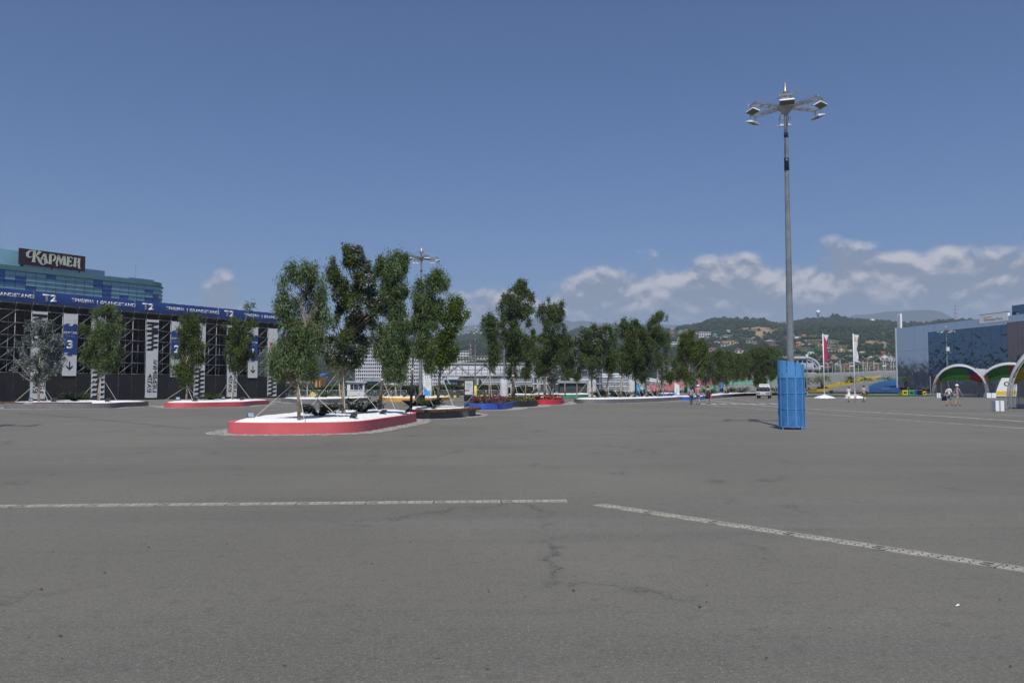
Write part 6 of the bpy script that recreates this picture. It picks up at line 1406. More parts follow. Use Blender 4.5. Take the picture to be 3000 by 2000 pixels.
# scaffold bleachers seen end on, left of the coloured seats
for i, (px0, px1, Y) in enumerate(((1410, 1560, 182), (1770, 1905, 175))):
    a, b_ = P(px0, 1133, Y), P(px1, 1133, Y); r_ = thing('bleacher', ['grey scaffold bleacher seen under the truss bridge', 'grey scaffold bleacher left of the pink seats'][i], 'bleacher', (a.x, Y, 0), 0, 'grey scaffold bleachers'); W_ = b_.x - a.x
    for j in range(6): mb = MB(); mb.bbox(0, W_, j * .9, j * .9 + .5, .6 + j * .5, .68 + j * .5); mb.bbox(0, W_, j * .9 + .45, j * .9 + .5, .68 + j * .5, .95 + j * .5); mb.build('bench_row', [lgt, gry][j % 2], r_)
    mb = MB(); n = int(W_ / 1.8)
    for j in range(n + 1): x = W_ * j / n; mb.bar((x, 0, 0), (x, 0, 1.6), .06); mb.bar((x, 2.7, 0), (x, 2.7, 3.2), .06); mb.bar((x, 5, 0), (x, 5, 4.2), .06); mb.bar((x, 0, .1), (x, 5, 3.0), .05); mb.bar((x, 0, .1), (min(W_, x + 1.8), 0, 1.4), .05)
    mb.bar((0, 5, 4.2), (W_, 5, 4.2), .06); mb.bar((0, 5, 3.7), (W_, 5, 3.7), .05); mb.build('scaffold', galv, r_)
# ================================================================== COLOURED SEATING BANK
# the far stand is one long bank facing the plaza; rows climb away from us and run nearer at the right
seat_c = {'grey': mat('grey_seats', (.24, .25, .245), .6, var=.2, vscale=.8), 'pale': mat('pale_concrete_step', (.34, .345, .34), .8, var=.2, vscale=.4), 'pink': mat('faded_pink_seats', (.50, .12, .14), .6, var=.25, vscale=.6), 'green': mat('mint_green_seats', (.09, .36, .22), .6, var=.25, vscale=.6),
          'yellow': mat('golden_yellow_seats', (.42, .32, .045), .6, var=.12, vscale=.6), 'blue': mat('cobalt_blue_seats', (.035, .13, .30), .6, var=.15, vscale=.6)}
def in_poly(x, y, c):
    k = False; j = len(c) - 1
    for i in range(len(c)):
        if (c[i][1] > y) != (c[j][1] > y) and x < (c[j][0] - c[i][0]) * (y - c[i][1]) / (c[j][1] - c[i][1] + 1e-9) + c[i][0]: k = not k
        j = i
    return k
BLUE_P = [(2540, 1131), (2590, 1116), (2645, 1106), (2645, 1160), (2547, 1160)]
YEL_P = [(2364, 1142), (2420, 1127.5), (2483, 1114), (2535, 1103), (2588, 1102), (2556, 1115.5), (2515, 1122.5), (2492, 1128), (2428, 1140), (2418, 1160), (2358, 1160)]
def bank_zone(px, py):
    """colour of the bank at a place, in picture terms, used only to choose where each coloured block of seats ends"""
    if px > 2363:
        if in_poly(px, py, BLUE_P): return 'blue'
        if in_poly(px, py, YEL_P): return 'yellow'
        return 'grey' if int(py * 1.3) % 3 else 'pale'
    if px > 2105:
        m_ = 1131 - (px - 2105) * .10
        return 'green' if m_ - 9 < py < m_ + 4 else ('pink' if py < m_ - 12 else 'grey')
    m_ = 1142 - (px - 1895) * .10
    return 'pink' if abs(py - m_ - 2) < 7 or abs(py - m_ + 10) < 4 else ('green' if py > m_ + 6 and px > 1985 else 'grey')
NB = 42
st = thing('seating_bank', 'long open seating bank with pink, green, grey, yellow and blue blocks behind the potted palms', 'seating stand', (100, 280, 0))
XL, XR = 1880, 2636
def bank_pt(row, px):
    t = row / NB; u = (px - XL) / (XR - XL)
    Y = (255 - 72 * u) + row * (3.2 + 2.6 * u) * .71; z = 0.25 + row * (.105 + .120 * u) * .90
    p = P(px, 1133, Y); return Vector((p.x, Y, z))
for r_i in range(NB):
    segs = []; cur = None; s0_ = XL; step = 7
    for px in range(XL, XR + 1, step):
        q = bank_pt(r_i, px); yy = HZ - (q.z - EYE) / q.y * F; c = bank_zone(px, yy)
        if c != cur:
            if cur: segs.append((s0_, px, cur))
            cur = c; s0_ = px
    segs.append((s0_, XR, cur))
    for a_, b_, c in segs:
        mb = MB(); n = max(1, int((b_ - a_) / 60)); vs = []
        for i in range(n + 1):
            px = a_ + (b_ - a_) * i / n; q = bank_pt(r_i, px) - st.location; q2 = bank_pt(r_i + 1, px) - st.location
            vs += [q, q + Vector((0, 0, q2.z - q.z + .02)), Vector((q2.x, q2.y, q2.z - .002)) + Vector((0, .02, 0))]
        mb.add([tuple(v) for v in vs], [(3 * i + j, 3 * i + 3 + j, 3 * i + 4 + j, 3 * i + 1 + j) for i in range(n) for j in (0, 1)]); mb.build('seat_row', seat_c[c], st)
# seat backs and railings
mb2 = MB(); sbk = {}
for r_i in range(1, NB, 2):
    for px in np.arange(XL + 5, XR, 4.2 if r_i < 22 else 6.0):
        q = bank_pt(r_i, px); yy = HZ - (q.z - EYE) / q.y * F; c = bank_zone(px, yy)
        if c in ('yellow', 'blue'): continue
        w_ = .30 * q.y / 190; q = q - st.location; sbk.setdefault('grey' if c == 'pale' else c, MB()).box((q.x, q.y - .12, q.z + .30), (w_ * 2.0, .06, .34))
for c, mb in sbk.items(): mb.build(c + '_seat_backs', seat_c[c], st, kind='stuff')
for r_i in (5, 12, 20, 28, 36):
    pts = [bank_pt(r_i, px) - st.location + Vector((0, -.2, 1.0)) for px in range(XL, 2365 if r_i < 34 else XR + 1, 36)]
    for a_, b_ in zip(pts, pts[1:]): mb2.bar(a_, b_, .07); mb2.bar(a_ - Vector((0, 0, .4)), b_ - Vector((0, 0, .4)), .05); mb2.bar(a_, a_ - Vector((0, 0, 1.0)), .06)
mb2.build('railing', lgt, st, kind='stuff')
mb = MB()
for i in range(16):
    px = XL + 20 + i * 30; a_ = bank_pt(0, px) - st.location; b_ = bank_pt(0, px) - st.location
    mb.bar(a_ + Vector((0, -.3, 0)), a_ + Vector((1.4, -.3, 1.6)), .06); mb.bar(a_ + Vector((0, -.3, 0)), a_ + Vector((0, -.3, 1.8)), .06)
mb.build('front_scaffold', galv, st)
mb = MB(); a_ = bank_pt(NB, XL) - st.location; b_ = bank_pt(NB, XR) - st.location; mb.add([(a_.x, a_.y, -.1), (b_.x, b_.y, -.1), tuple(b_), tuple(a_)], [(0, 1, 2, 3)]); mb.build('back_wall', gry, st)
fs_ = thing('far_ramp', 'small pink sided ramp stand rising at the far end of the seating bank', 'seating stand', (P(2545, 1133, 400).x, 400, 0)); mb = MB(); W_ = P(2584, 1133, 400).x - fs_.location.x; za, zb2 = P(2545, 1098, 400).z, P(2584, 1084, 400).z
mb.add([(0, 0, za - 1), (W_, 0, za - .4), (W_, 0, zb2), (0, 0, za), (0, 5, za - 1), (W_, 5, za - .4), (W_, 5, zb2), (0, 5, za)], [(0, 1, 2, 3), (1, 5, 6, 2), (5, 4, 7, 6), (4, 0, 3, 7), (3, 2, 6, 7)]); mb.build('sloping_rows', seat_c['pink'], fs_); mb = MB()
for i in range(5): mb.bar((W_ * i / 4, -.1, 0), (W_ * i / 4, -.1, za), .2)
mb.build('legs', lgt, fs_)

# ================================================================== LAWN STRIP, KERB, FLAGS
lawn_pts = [G(2340, 1165.5), G(2760, 1163.6), G(2765, 1156.0), G(2640, 1155.5), G(2440, 1156.5), G(2345, 1158)]
ground_patch('lawn', [(p.x, p.y) for p in lawn_pts], .014, grass)
mb = MB(); a_, b_ = G(2340, 1165.8), G(2765, 1163.9); mb.bar((a_.x, a_.y, .05), (b_.x, b_.y, .05), .35, .12); mb.build('lawn_kerb', conc, None, kind='structure')
mb = MB(); a_, b_ = G(2560, 1155.2), G(2765, 1155.4); mb.bar((a_.x, a_.y, .05), (b_.x, b_.y, .05), .4, .12); mb.build('rear_lawn_kerb', conc, None, kind='structure')
fw = mat('white_flag_cloth', (.66, .67, .72), .7, var=.06, vscale=1.5, trans=.15); fp = mat('raspberry_flag_cloth', (.52, .02, .12), .7, var=.12, vscale=1.5, trans=.15); f_or = mat('orange_flag_print', (.70, .33, .03), .7); f_dk = mat('dark_red_flag_print', (.16, .02, .03), .7); plast = mat('white_moulded_plastic', (.74, .75, .78), .4)
def flagpole(label, px, kind):
    Y = 114; p = P(px, 1133, Y); r_ = thing('feather_flag', label, 'flag', (p.x, Y, 0), 0, 'tall banner flags on white bases'); H_ = P(px, 977, Y).z
    mb = MB(); mb.lathe([(1.52, 0), (1.48, .08), (.95, .28), (.4, .42), (.1, .5), (.08, .52)], 8, smooth=False); mb.build('base', plast, r_)
    mb = MB(); mb.tube([(0, 0, .4), (-.05, 0, H_)], [.085, .065], 8); mb.build('pole', plast, r_)
    n = 22; m_ = 6; z1 = H_ - .1; z0 = P(px, 1058 if kind == 'pink' else 1059, Y).z; V = []; W_ = .62
    def fpnt(u, t):
        z = z1 - (z1 - z0) * t; w_ = W_ * (1.0 - (.18 if kind == 'white' else .35) * math.sin(t * PI * .9) * u) + (.12 * (t > .93)); zz_ = z - u * .12 - (.0 if kind == 'white' else .2 * (u if t > .9 else 0))
        return (.07 + u * w_ + .05 * math.sin(t * 17 + u * 2) * u, .16 * math.sin(u * 5 + t * 6) * u, zz_)
    def cloth(name, m, rows, us=(0, 1), dy=0):
        mb = MB(); vs = [tuple(Vector(fpnt(us[0] + (us[1] - us[0]) * j / m_, rows[0] + (rows[1] - rows[0]) * i / n)) + Vector((0, dy, 0))) for i in range(n + 1) for j in range(m_ + 1)]
        mb.add(vs, [(i * (m_ + 1) + j, i * (m_ + 1) + j + 1, (i + 1) * (m_ + 1) + j + 1, (i + 1) * (m_ + 1) + j) for i in range(n) for j in range(m_)], True); return mb.build(name, m, r_)
    if kind == 'pink':
        mb = MB(); vs = []; nn = 26
        for i in range(nn + 1):
            for j in range(7): vs.append(fpnt(j / 6, i / nn))
        top_f = [(i * 7 + j, i * 7 + j + 1, i * 7 + 8 + j, i * 7 + 7 + j) for i in range(nn) for j in range(6)]
        wf = [f for f in top_f if (f[0] // 7) / nn < .06 + .20 * ((f[0] % 7) / 6) ** .8]; pf = [f for f in top_f if f not in wf]
        mb.add(vs, wf, True); mb.build('flag_top', fw, r_); mb = MB(); mb.add(vs, pf, True); mb.build('flag_cloth', fp, r_)
    else:
        cloth('flag_cloth', fw, (0, 1)); mb = MB()
        for pts, m in (([(.25, .10), (.35, .10), (.92, .235), (.80, .25)], f_dk), ([(.12, .16), (.30, .14), (.75, .245), (.15, .245)], f_or)):
            mb = MB(); mb.add([tuple(Vector(fpnt(*q)) + Vector((0, -.03, 0))) for q in pts], [tuple(range(len(pts)))]); mb.build('bird_emblem', m, r_)
flagpole('tall raspberry pink and white flag on a white moulded base', 2415, 'pink'); flagpole('tall white flag with a small red and orange emblem on a white moulded base', 2504, 'white')

# ================================================================== POTTED PALMS
frond_m = mat('palm_fronds', (.030, .060, .014), .5, tone=(.17, .23, .06), trans=.2); pot_m = mat('dark_brown_palm_pot', (.030, .022, .020), .6); fib = mat('palm_trunk_fibre', (.12, .08, .05), .9, var=.5, vscale=5, bump=.6)
def palm_meshes(seed):
    rs = np.random.RandomState(seed); V = []; Q = []; tn = []
    for k in range(30):
        a = k * 2.4 + rs.rand() * .4; e = .15 + 1.1 * rs.rand(); L_ = rs.uniform(1.5, 2.0); n = 15; prev = np.array([0, 0, 2.0])
        for i in range(n):
            t = (i + 1) / n; ang_ = e - 1.55 * t ** 1.4; d = np.array([math.cos(a) * math.cos(ang_), math.sin(a) * math.cos(ang_), math.sin(ang_)]); p = prev + d * L_ / n
            side = np.array([-math.sin(a), math.cos(a), 0]); up = np.cross(d, side)
            for s_ in (-1, 1):
                if i < 2: continue
                ll = .46 * math.sin(PI * min(1, .15 + t * .88)) + .06; tip = p + (side * s_ * .75 + d * .65 - np.array([0, 0, .25 + .2 * rs.rand()])) * ll; b_ = len(V); w_ = d * .045
                V += [p - w_, p + w_, tip]; Q.append((b_, b_ + 1, b_ + 2)); tn.append(rs.rand())
            b_ = len(V); V += [prev + side * .02, prev - side * .02, p]; Q.append((b_, b_ + 1, b_ + 2)); tn.append(.6); prev = p
    fr = np_mesh('fronds', np.array(V), np.array(Q), frond_m, np.array(tn))
    mb = MB(); mb.tube([(0, 0, .7), (0.02, 0, 1.2), (0, 0, 1.75), (0, 0, 2.1)], [.24, .22, .27, .14], 9); tr = mb.mesh('trunk', fib)
    mb = MB(); mb.lathe([(.60, 0), (.78, .85), (.80, .9), (.70, .9), (.66, .8), (.01, .8)], 10, smooth=False); pt = mb.mesh('pot', pot_m); return fr, tr, pt
PM = [palm_meshes(1), palm_meshes(2)]
for i, (px, py, sc, lb) in enumerate(((2359, 1150, 1.6, 'potted palm directly right of the big blue sleeve'), (2409, 1150, 1.8, 'potted palm left of the raspberry flag pole'), (2495, 1148, 1.75, 'potted palm just left of the white flag pole'), (2541, 1147.5, 1.8, 'potted palm right of the white flag pole'), (2592, 1147.5, 1.75, 'potted palm nearest the mirrored building'),
    (1618, 1152.5, .98, 'potted palm, leftmost behind the green planter'), (1648, 1152.5, .98, 'potted palm, middle one behind the green planter'), (1692, 1152.5, 1.0, 'potted palm, rightmost behind the green planter'), (1940, 1151, 1.0, 'potted palm behind the last tree of the long planter'), (2014, 1151, 1.05, 'potted palm below the oval tree, left'), (2030, 1151, 1.05, 'potted palm below the oval tree, right'),
    (1044, 1158, .68, 'small potted palm in front of the white booth'), (1158, 1158, .7, 'small potted palm behind the amber planter, left'), (1205, 1158, .7, 'small potted palm behind the amber planter, right'))):
    p = G(px, py); r_ = thing('potted_palm', lb, 'palm', (p.x, p.y, 0), i * 1.1, 'palms in dark pots'); r_.scale = (sc, sc, sc)
    for nm, me in zip(('fronds', 'trunk', 'pot'), PM[i % 2]): link(nm, me, r_)

# ================================================================== MIRRORED BUILDING
def mirror_mat(name, col, rough, scale, strength, stretch=(1, 1, .5)):
    m = bpy.data.materials.new(name); m.use_nodes = True; nt = m.node_tree; b = nt.nodes['Principled BSDF']; b.inputs['Base Color'].default_value = tuple(col) + (1,); b.inputs['Metallic'].default_value = 1.0; b.inputs['Roughness'].default_value = rough
    t = N(nt, 'ShaderNodeTexCoord'); mp = N(nt, 'ShaderNodeMapping'); mp.inputs['Scale'].default_value = stretch; L(nt, t.outputs['Object'], mp.inputs[0]); n = N(nt, 'ShaderNodeTexNoise'); n.inputs['Scale'].default_value = scale; n.inputs['Detail'].default_value = 2.5; n.inputs['Distortion'].default_value = .6; L(nt, mp.outputs[0], n.inputs['Vector'])
    bp = N(nt, 'ShaderNodeBump'); bp.inputs['Strength'].default_value = strength; bp.inputs['Distance'].default_value = .35; L(nt, n.outputs['Fac'], bp.inputs['Height']); L(nt, bp.outputs[0], b.inputs['Normal']); return m
mir = mirror_mat('rippled_mirror_foil', (.56, .60, .66), .05, .45, .085); mir_b = mirror_mat('rippled_blue_mirror_foil', (.14, .20, .27), .06, .55, .24, (1, 1, .8)); mir_r = mirror_mat('rippled_bronze_mirror_foil', (.26, .20, .185), .08, .5, .35, (1, 1, .3))
M0 = P(2630, 1133, 205); M0.z = 0; M1 = P(3080, 1133, 158); M1.z = 0; DM = (M1 - M0).normalized(); NM = Vector((DM.y, -DM.x, 0))
if NM.dot(-M0) < 0: NM = -NM
mbd = thing('mirrored_building', 'low building clad in rippled mirror foil that reflects trees and sky', 'building', tuple(M0), 0); ml = M0.copy(); LM_ = (M1 - M0).length; HMB = P(2630, 962, 205).z
def ms(px): u = (px - 1500) / F; return (M0.x - u * M0.y) / (u * DM.y - DM.x)
def mpanel(name, s0_, s1_, z0_, z1_, out, m, th=.05):
    mb = MB(); c = M0 + DM * (s0_ + s1_) / 2 + NM * out - ml + Vector((0, 0, (z0_ + z1_) / 2)); mb.bar(c - DM * (s1_ - s0_) / 2, c + DM * (s1_ - s0_) / 2, th, z1_ - z0_); return mb.build(name, m, mbd)
mb = MB(); q = M0 - NM * .2 - ml; r2 = DM * LM_; bk2 = -NM * 30 if NM.x < 0 else NM * -30
mb.add([q, q + r2, q + r2 + bk2, q + bk2] + [v + Vector((0, 0, HMB - .1)) for v in (q, q + r2, q + r2 + bk2, q + bk2)], [(0, 1, 5, 4), (1, 2, 6, 5), (2, 3, 7, 6), (3, 0, 4, 7), (4, 5, 6, 7)]); mb.build('structure_walls', gry, mbd)
sB, sR = ms(2724), ms(2957); zb3 = P(2724, 973, M0.y + DM.y * sB).z
k = 0; s_ = 0.0
while s_ < LM_ - .5:
    s1_ = min(LM_, s_ + 3.6)
    for z0_, z1_ in ((0.15, 3.2), (3.23, 6.9), (6.93, 10.6), (10.63, HMB)):
        o_ = random.uniform(-.02, .02); mpanel('mirror_panel', s_ + .015, s1_ - .015, z0_, z1_, o_, mir)
    s_ = s1_
s_ = sB
while s_ < LM_ - .5:
    s1_ = min(LM_, s_ + 2.9); m = mir_b if s_ < sR - .5 else mir_r
    if s_ < sR < s1_: s1_ = sR
    for z0_, z1_ in ((0.1, 6.4), (6.43, zb3 if m is mir_b else zb3 + .4)): mpanel('tinted_panel', s_ + .02, s1_ - .02, z0_, z1_, .28 + random.uniform(-.02, .02), m)
    s_ = s1_
mpanel('white_corner_trim', -.35, -.02, 0, HMB + .15, .0, wht, .3)
mpanel('rooftop_block', ms(2955), LM_, HMB, HMB + 2.2, -1.5, mir_b, .5)
# poster doors
for i, (a_, b_) in enumerate(((2730, 2745), (2746.5, 2760), (2761.5, 2775))):
    mpanel('poster_case', ms(a_), ms(b_), .3, P(2745, 1102, 190).z, .45, kb, .08)
    pst = mpanel('poster', ms(a_) + .3, ms(b_) - .3, .6, P(2745, 1104, 190).z - .2, .50, mat('dark_navy_poster', (.015, .03, .06), .5, var=.6, vscale=1.5, tint=(.12, .015, .02)), .03)
    mpanel('poster_frame', ms(a_) - .15, ms(a_) - .0, 0, P(2745, 1102, 190).z + .1, .5, lgt, .1)
o = bpy.data.objects.new('lettering', T_('T', 1.9, 1.0, .03, let_w, ex=.03)); COL.objects.link(o); o.parent = mbd; q = M0 + DM * (ms(2748.5)) + NM * .56 + Vector((0, 0, 2.7)) - ml; o.matrix_basis = face_matrix(q, DM)
# its signs
sg = thing('park_sign', 'white rooftop banner with yellow, red and blue lettering on the mirrored building', 'sign', (0, 0, 0)); sA, sC = ms(2874), ms(2958); zA0, zA1 = P(2874, 948, M0.y + DM.y * sA).z, P(2874, 923, M0.y + DM.y * sA).z; og2 = M0 + DM * sA - NM * .2 + Vector((0, 0, zA0)); sg.location = og2; WS = sC - sA; HS = zA1 - zA0
mb = MB(); mb.bar(Vector((0, 0, HS / 2)), DM * WS + Vector((0, 0, HS / 2)), .5, HS); mb.build('banner_face', mat('white_sign_vinyl', (.78, .79, .80), .6, var=.06, vscale=.4), sg); mb = MB(); mb.bar(Vector((0, 0, HS + .04)) - DM * .1, DM * (WS + .1) + Vector((0, 0, HS + .03)), .54, .05); mb.bar(Vector((0, 0, -.03)) - DM * .1, DM * (WS + .1) + Vector((0, 0, -.03)), .54, .05)
for t in (.1, .9): mb.bar(DM * WS * t - NM * .6 + Vector((0, 0, -1.5)), DM * WS * t - NM * .6 + Vector((0, 0, HS)), .15)
mb.build('frame', kb, sg)
def wtext(body, h, t, z, m, xs): o = bpy.data.objects.new('lettering', T_(body, h, xs, .006, m, ex=.008)); COL.objects.link(o); o.parent = sg; o.matrix_basis = face_matrix(DM * WS * t + NM * .262 + Vector((0, 0, z)), DM)
mred = mat('dark_red_lettering', (.30, .03, .06), .6); mblu = mat('azure_lettering', (.04, .22, .55), .6); myel = mat('lemon_lettering', (.55, .52, .06), .6)
# letter widths measured so that the two words fill the board like on the real one
def fit(body, w_, h, m): me = T_(body, h, 1.0, .006, m, ex=.008); wx = max(v.co.x for v in me.vertices); return w_ / wx
wtext('Sochi', HS * .27, .16, HS * .58, myel, fit('Sochi', WS * .28, HS * .26, myel)); wtext('Olympic', HS * .26, .16, HS * .24, mred, fit('Olympic', WS * .42, HS * .26, mred)); wtext('Park', HS * .26, .61, HS * .24, mblu, fit('Park', WS * .22, HS * .26, mblu))
vs_ = thing('vertical_sign', 'tall white vertical sign at the left corner of the mirrored building roof', 'sign', tuple(M0 + DM * .5 - NM * .3 + Vector((0, 0, HMB - .3)))); mb = MB(); hh2 = P(2630, 920, 205).z - HMB + .3; mb.bar(Vector((0, 0, hh2 / 2)), Vector((0, 0, hh2 / 2)) + DM * 1.2, .45, hh2); mb.build('box', plast, vs_)
mb = MB()
for i in range(5): z = hh2 * (.82 - .16 * i); mb.bar(DM * .45 + NM * .27 + Vector((0, 0, z)), DM * .9 + NM * .27 + Vector((0, 0, z)), .03, .12); mb.bar(DM * .5 + NM * .27 + Vector((0, 0, z - .12)), DM * .5 + NM * .27 + Vector((0, 0, z + .15)), .03, .08)
mb.build('faded_characters', gtx, vs_)
# coloured bins and boxes at its foot
bins = [(2651, 2667, 1139, 'yellow', 'yellow painted container by the mirrored building'), (2669, 2687, 1140, 'green', 'green container by the mirrored building'), (2689, 2695, 1139, 'blue', 'narrow blue container by the mirrored building'), (2698, 2709, 1140, 'black', 'black container by the mirrored building'), (2711, 2721, 1142, 'yellow', 'small yellow crate at the foot of the mirrored building')]
for a_, b_, yt, c, lb in bins:
    Y = 150; p = P((a_ + b_) / 2, 1133, Y); W_ = (b_ - a_) / F * Y; H_ = (1155.5 - yt) / F * Y; r_ = thing('container', lb, 'container', (p.x, Y + 1, 0)); mb = MB(); mb.bbox(-W_ / 2, W_ / 2, 0, 1.2, .1, H_); mb.build('body', {'yellow': kk[0], 'green': PC['green'], 'blue': PC['blue'], 'black': kb}[c], r_)
    mb = MB(); mb.bbox(-W_ / 2 - .03, W_ / 2 + .03, -.05, 1.25, H_, H_ + .08); mb.build('lid', kb if c == 'yellow' else gry, r_); mb = MB(); mb.bbox(-W_ * .3, W_ * .3, -.03, 0, H_ * .35, H_ * .65); mb.build('label_plate', kb, r_)
p = G(2685, 1155.8)

# ================================================================== ARCH TENTS
tent_w = mat('white_tent_membrane', (.64, .65, .66), .6, var=.07, vscale=.6, trans=.35); tcol = {'green': mat('dark_green_lining', (.03, .14, .04), .7, trans=.55), 'lime': mat('lime_green_lining', (.10, .34, .04), .7, trans=.55), 'blue': mat('navy_lining', (.015, .045, .22), .7, trans=.55), 'red': mat('red_lining', (.36, .015, .02), .7, trans=.55), 'orange': mat('orange_lining', (.62, .25, .03), .7, trans=.55), 'yellow': mat('yellow_lining', (.55, .36, .02), .7, trans=.55)}
clear_v = mat('smoky_tent_window', (.30, .31, .33), .25, spec=.8)
_n = clear_v.node_tree; _t = N(_n, 'ShaderNodeBsdfTransparent'); _m = N(_n, 'ShaderNodeMixShader'); _m.inputs[0].default_value = .42; L(_n, _n.nodes['Principled BSDF'].outputs[0], _m.inputs[1]); L(_n, _t.outputs[0], _m.inputs[2]); L(_n, _m.outputs[0], _n.nodes['Material Output'].inputs['Surface']); truss_m = mat('aluminium_truss', (.52, .53, .55), .35, metal=.7)
def tent(label, loc, rz, hw, H_, variant):
    r_ = thing('arch_tent', label, 'tent', loc, rz, 'white arch tents with coloured linings')
    def arch(t, w_, h, y, base=0.0):   # t 0..1 left to right
        a = PI * (1 - t); e = .86
        return Vector((w_ * math.cos(a) * (1 if True else 1), y, base + h * abs(math.sin(a)) ** e))
    def loft(name, m, A, B, n=24, t0=0.0, t1=1.0, k=5, smooth=True):
        mb = MB(); vs = []
        for i in range(n + 1):
            t = t0 + (t1 - t0) * i / n; a, b_ = A(t), B(t)
            for j in range(k + 1): u = j / k; vs.append(a.lerp(b_, u))
        mb.add(vs, [(i * (k + 1) + j, (i + 1) * (k + 1) + j, (i + 1) * (k + 1) + j + 1, i * (k + 1) + j + 1) for i in range(n) for j in range(k)], smooth); return mb.build(name, m, r_)
    fr = lambda t: arch(t, hw, H_, -hw * .55) ; bk = lambda t: arch(t, hw, H_, hw * .55)
    mid = lambda t: Vector((arch(t, hw, H_, 0).x, 0, arch(t, hw, H_, 0).z * .965))
    outer = lambda t: arch(t, hw * .975, H_ * .93, -hw * .59)
    loft('roof_membrane', tent_w, fr, mid, t0=.17, t1=.83); loft('roof_membrane', tent_w, mid, bk, t0=.17, t1=.83); loft('front_valance', tent_w, fr, outer, t0=.12, t1=.88, k=2)
    # lining: hangs from the front arch back and down to an inner arch
    inn = lambda t: Vector((arch(t, hw * .97, 1, 0).x, hw * .35, H_ * (.24 + .30 * math.sin(PI * t) ** .9))); li = lambda t: arch(t, hw * .95, H_ * .91, -hw * .53)
    def part_l(c, t0, t1, u0, u1): A = lambda t: li(t).lerp(inn(t), u0); B = lambda t: li(t).lerp(inn(t), u1); loft('lining', tcol[c], A, B, 10, t0, t1, 4)
    segs = [('orange', .12, .22, .0, 1), ('green', .22, .47, 0, .62), ('lime', .22, .62, .62, 1), ('green', .47, .60, .12, .62), ('blue', .47, .60, 0, .12), ('blue', .60, .70, 0, .45), ('red', .60, .70, .45, .62), ('red', .62, .70, .62, 1), ('red', .70, .90, 0, 1)] if variant == 0 else [('yellow', .10, .26, .2, 1), ('green', .14, .26, 0, .2), ('green', .26, .5, 0, .7), ('lime', .26, .5, .7, 1), ('red', .5, .9, 0, 1)]
    for a_ in segs: part_l(*a_)
    low = lambda t: Vector((inn(t).x, hw * .35, .12)); loft('rear_window', clear_v, inn, low, 20, .10, .90, 2)
    for t in (.25, .46, .66, .86): a, b_ = inn(t), low(t); mb = MB(); mb.bar(a + Vector((0, -.05, 0)), b_ + Vector((0, -.05, 0)), .26, .05); mb.build('window_strip', tent_w, r_)
    mb = MB(); mb.bbox(-hw * .93, hw * .93, hw * .35 - .12, hw * .35 - .02, .02, .34); mb.build('skirt', tent_w, r_)
    # lattice legs along both front and back arches
    for y0, nm in ((-hw * .55, 'front_truss'), (hw * .55, 'rear_truss')):
        mb = MB(); n = 34; prev = None
        for i in range(n + 1):
            t = i / n; a = arch(t, hw, H_, y0) ; b_ = arch(t, hw * .93, H_ * .935, y0); c = arch(t, hw * .965, H_ * .965, y0 + .3)
            if prev:
                for q0, q1 in zip(prev, (a, b_, c)): mb.bar(q0, q1, .045)
                mb.bar(prev[0], b_, .028) if i % 2 else mb.bar(prev[1], a, .028)
                mb.bar(a, b_, .028); mb.bar(b_, c, .028)
            prev = (a, b_, c)
        mb.build(nm, truss_m, r_)
    for s_ in (0, 1):      # transparent side flaps at the foot
        t0, t1 = (0.0, .17) if s_ == 0 else (.83, 1.0); loft('side_window', clear_v, lambda t: fr(t), lambda t: Vector((fr(t).x * 1.0, hw * .35, fr(t).z * .9)), 6, t0, t1, 3)
    return r_
p = G(2838, 1163.5); TH = 5.15
tent('white arch tent with green, blue and red lining in front of the mirrored building', (p.x, p.y + 2.2, 0), R(-33), 3.8, TH, 0)
p2 = G(3012, 1164); tent('white arch tent behind the near one, cut by the right edge', (p2.x, p2.y + 4, 0), R(-35), 4.6, 5.4, 1)
p3 = P(3158, 1133, 56); tent('nearest arch tent with yellow and green lining, cut by the right edge', (p3.x, 56, 0), R(-38), 4.1, 5.3, 1)
# saddle canopy between the two far tents
a_, b_ = G(2884, 1164), G(2952, 1164); r_ = thing('saddle_canopy', 'white saddle shaped canopy joining the two far arch tents, on a white column', 'canopy', ((a_.x + b_.x) / 2, 127, 0)); W_ = (b_.x - a_.x) / 2 + .1; mb = MB(); n = 16; k = 8; vs = []
for i in range(n + 1):
    x = -W_ + 2 * W_ * i / n; u = x / W_
    for j in range(k + 1):
        v = -1 + 2 * j / k; zt_c = 3.45 + 1.0 * u * u; vs.append((x, v * 2.0, zt_c - .5 * max(0, -v) * (1 - abs(u) * .5) + .2 * v * v))
mb.add(vs, [(i * (k + 1) + j, (i + 1) * (k + 1) + j, (i + 1) * (k + 1) + j + 1, i * (k + 1) + j + 1) for i in range(n) for j in range(k)], True); mb.build('membrane', tent_w, r_)
mb = MB(); mb.tube([(-.2, -2.2, 0), (-.2, -2.2, 2.6)], .14, 8); mb.tube([(-.5, -2.6, 0), (-.3, -2.2, 2.6)], .05, 6); mb.build('column', tent_w, r_)
for (px, py, w_, h, d, lb) in ((2905, 1165.5, 1.25, .72, .9, 'low white ballast block between the two far arch tents'), (2750.5, 1165.5, .5, .72, .6, 'small white ballast block at the left foot of the far arch tent'), (2930, 1204.8, .52, .70, .6, 'white ballast block at the foot of the nearest arch tent')):
    p = G(px, py); r_ = thing('ballast_block', lb, 'block', (p.x, p.y, 0), R(-8), 'white tent ballast blocks'); s_ = 1.0
    mb = MB(); mb.bbox(-w_ / 2, w_ / 2, 0, d, .02, h); mb.build('block', plast, r_); mb = MB(); mb.bbox(-.04, .04, -.01, d + .01, .02, h + .01); mb.build('tie_strap', gry, r_)
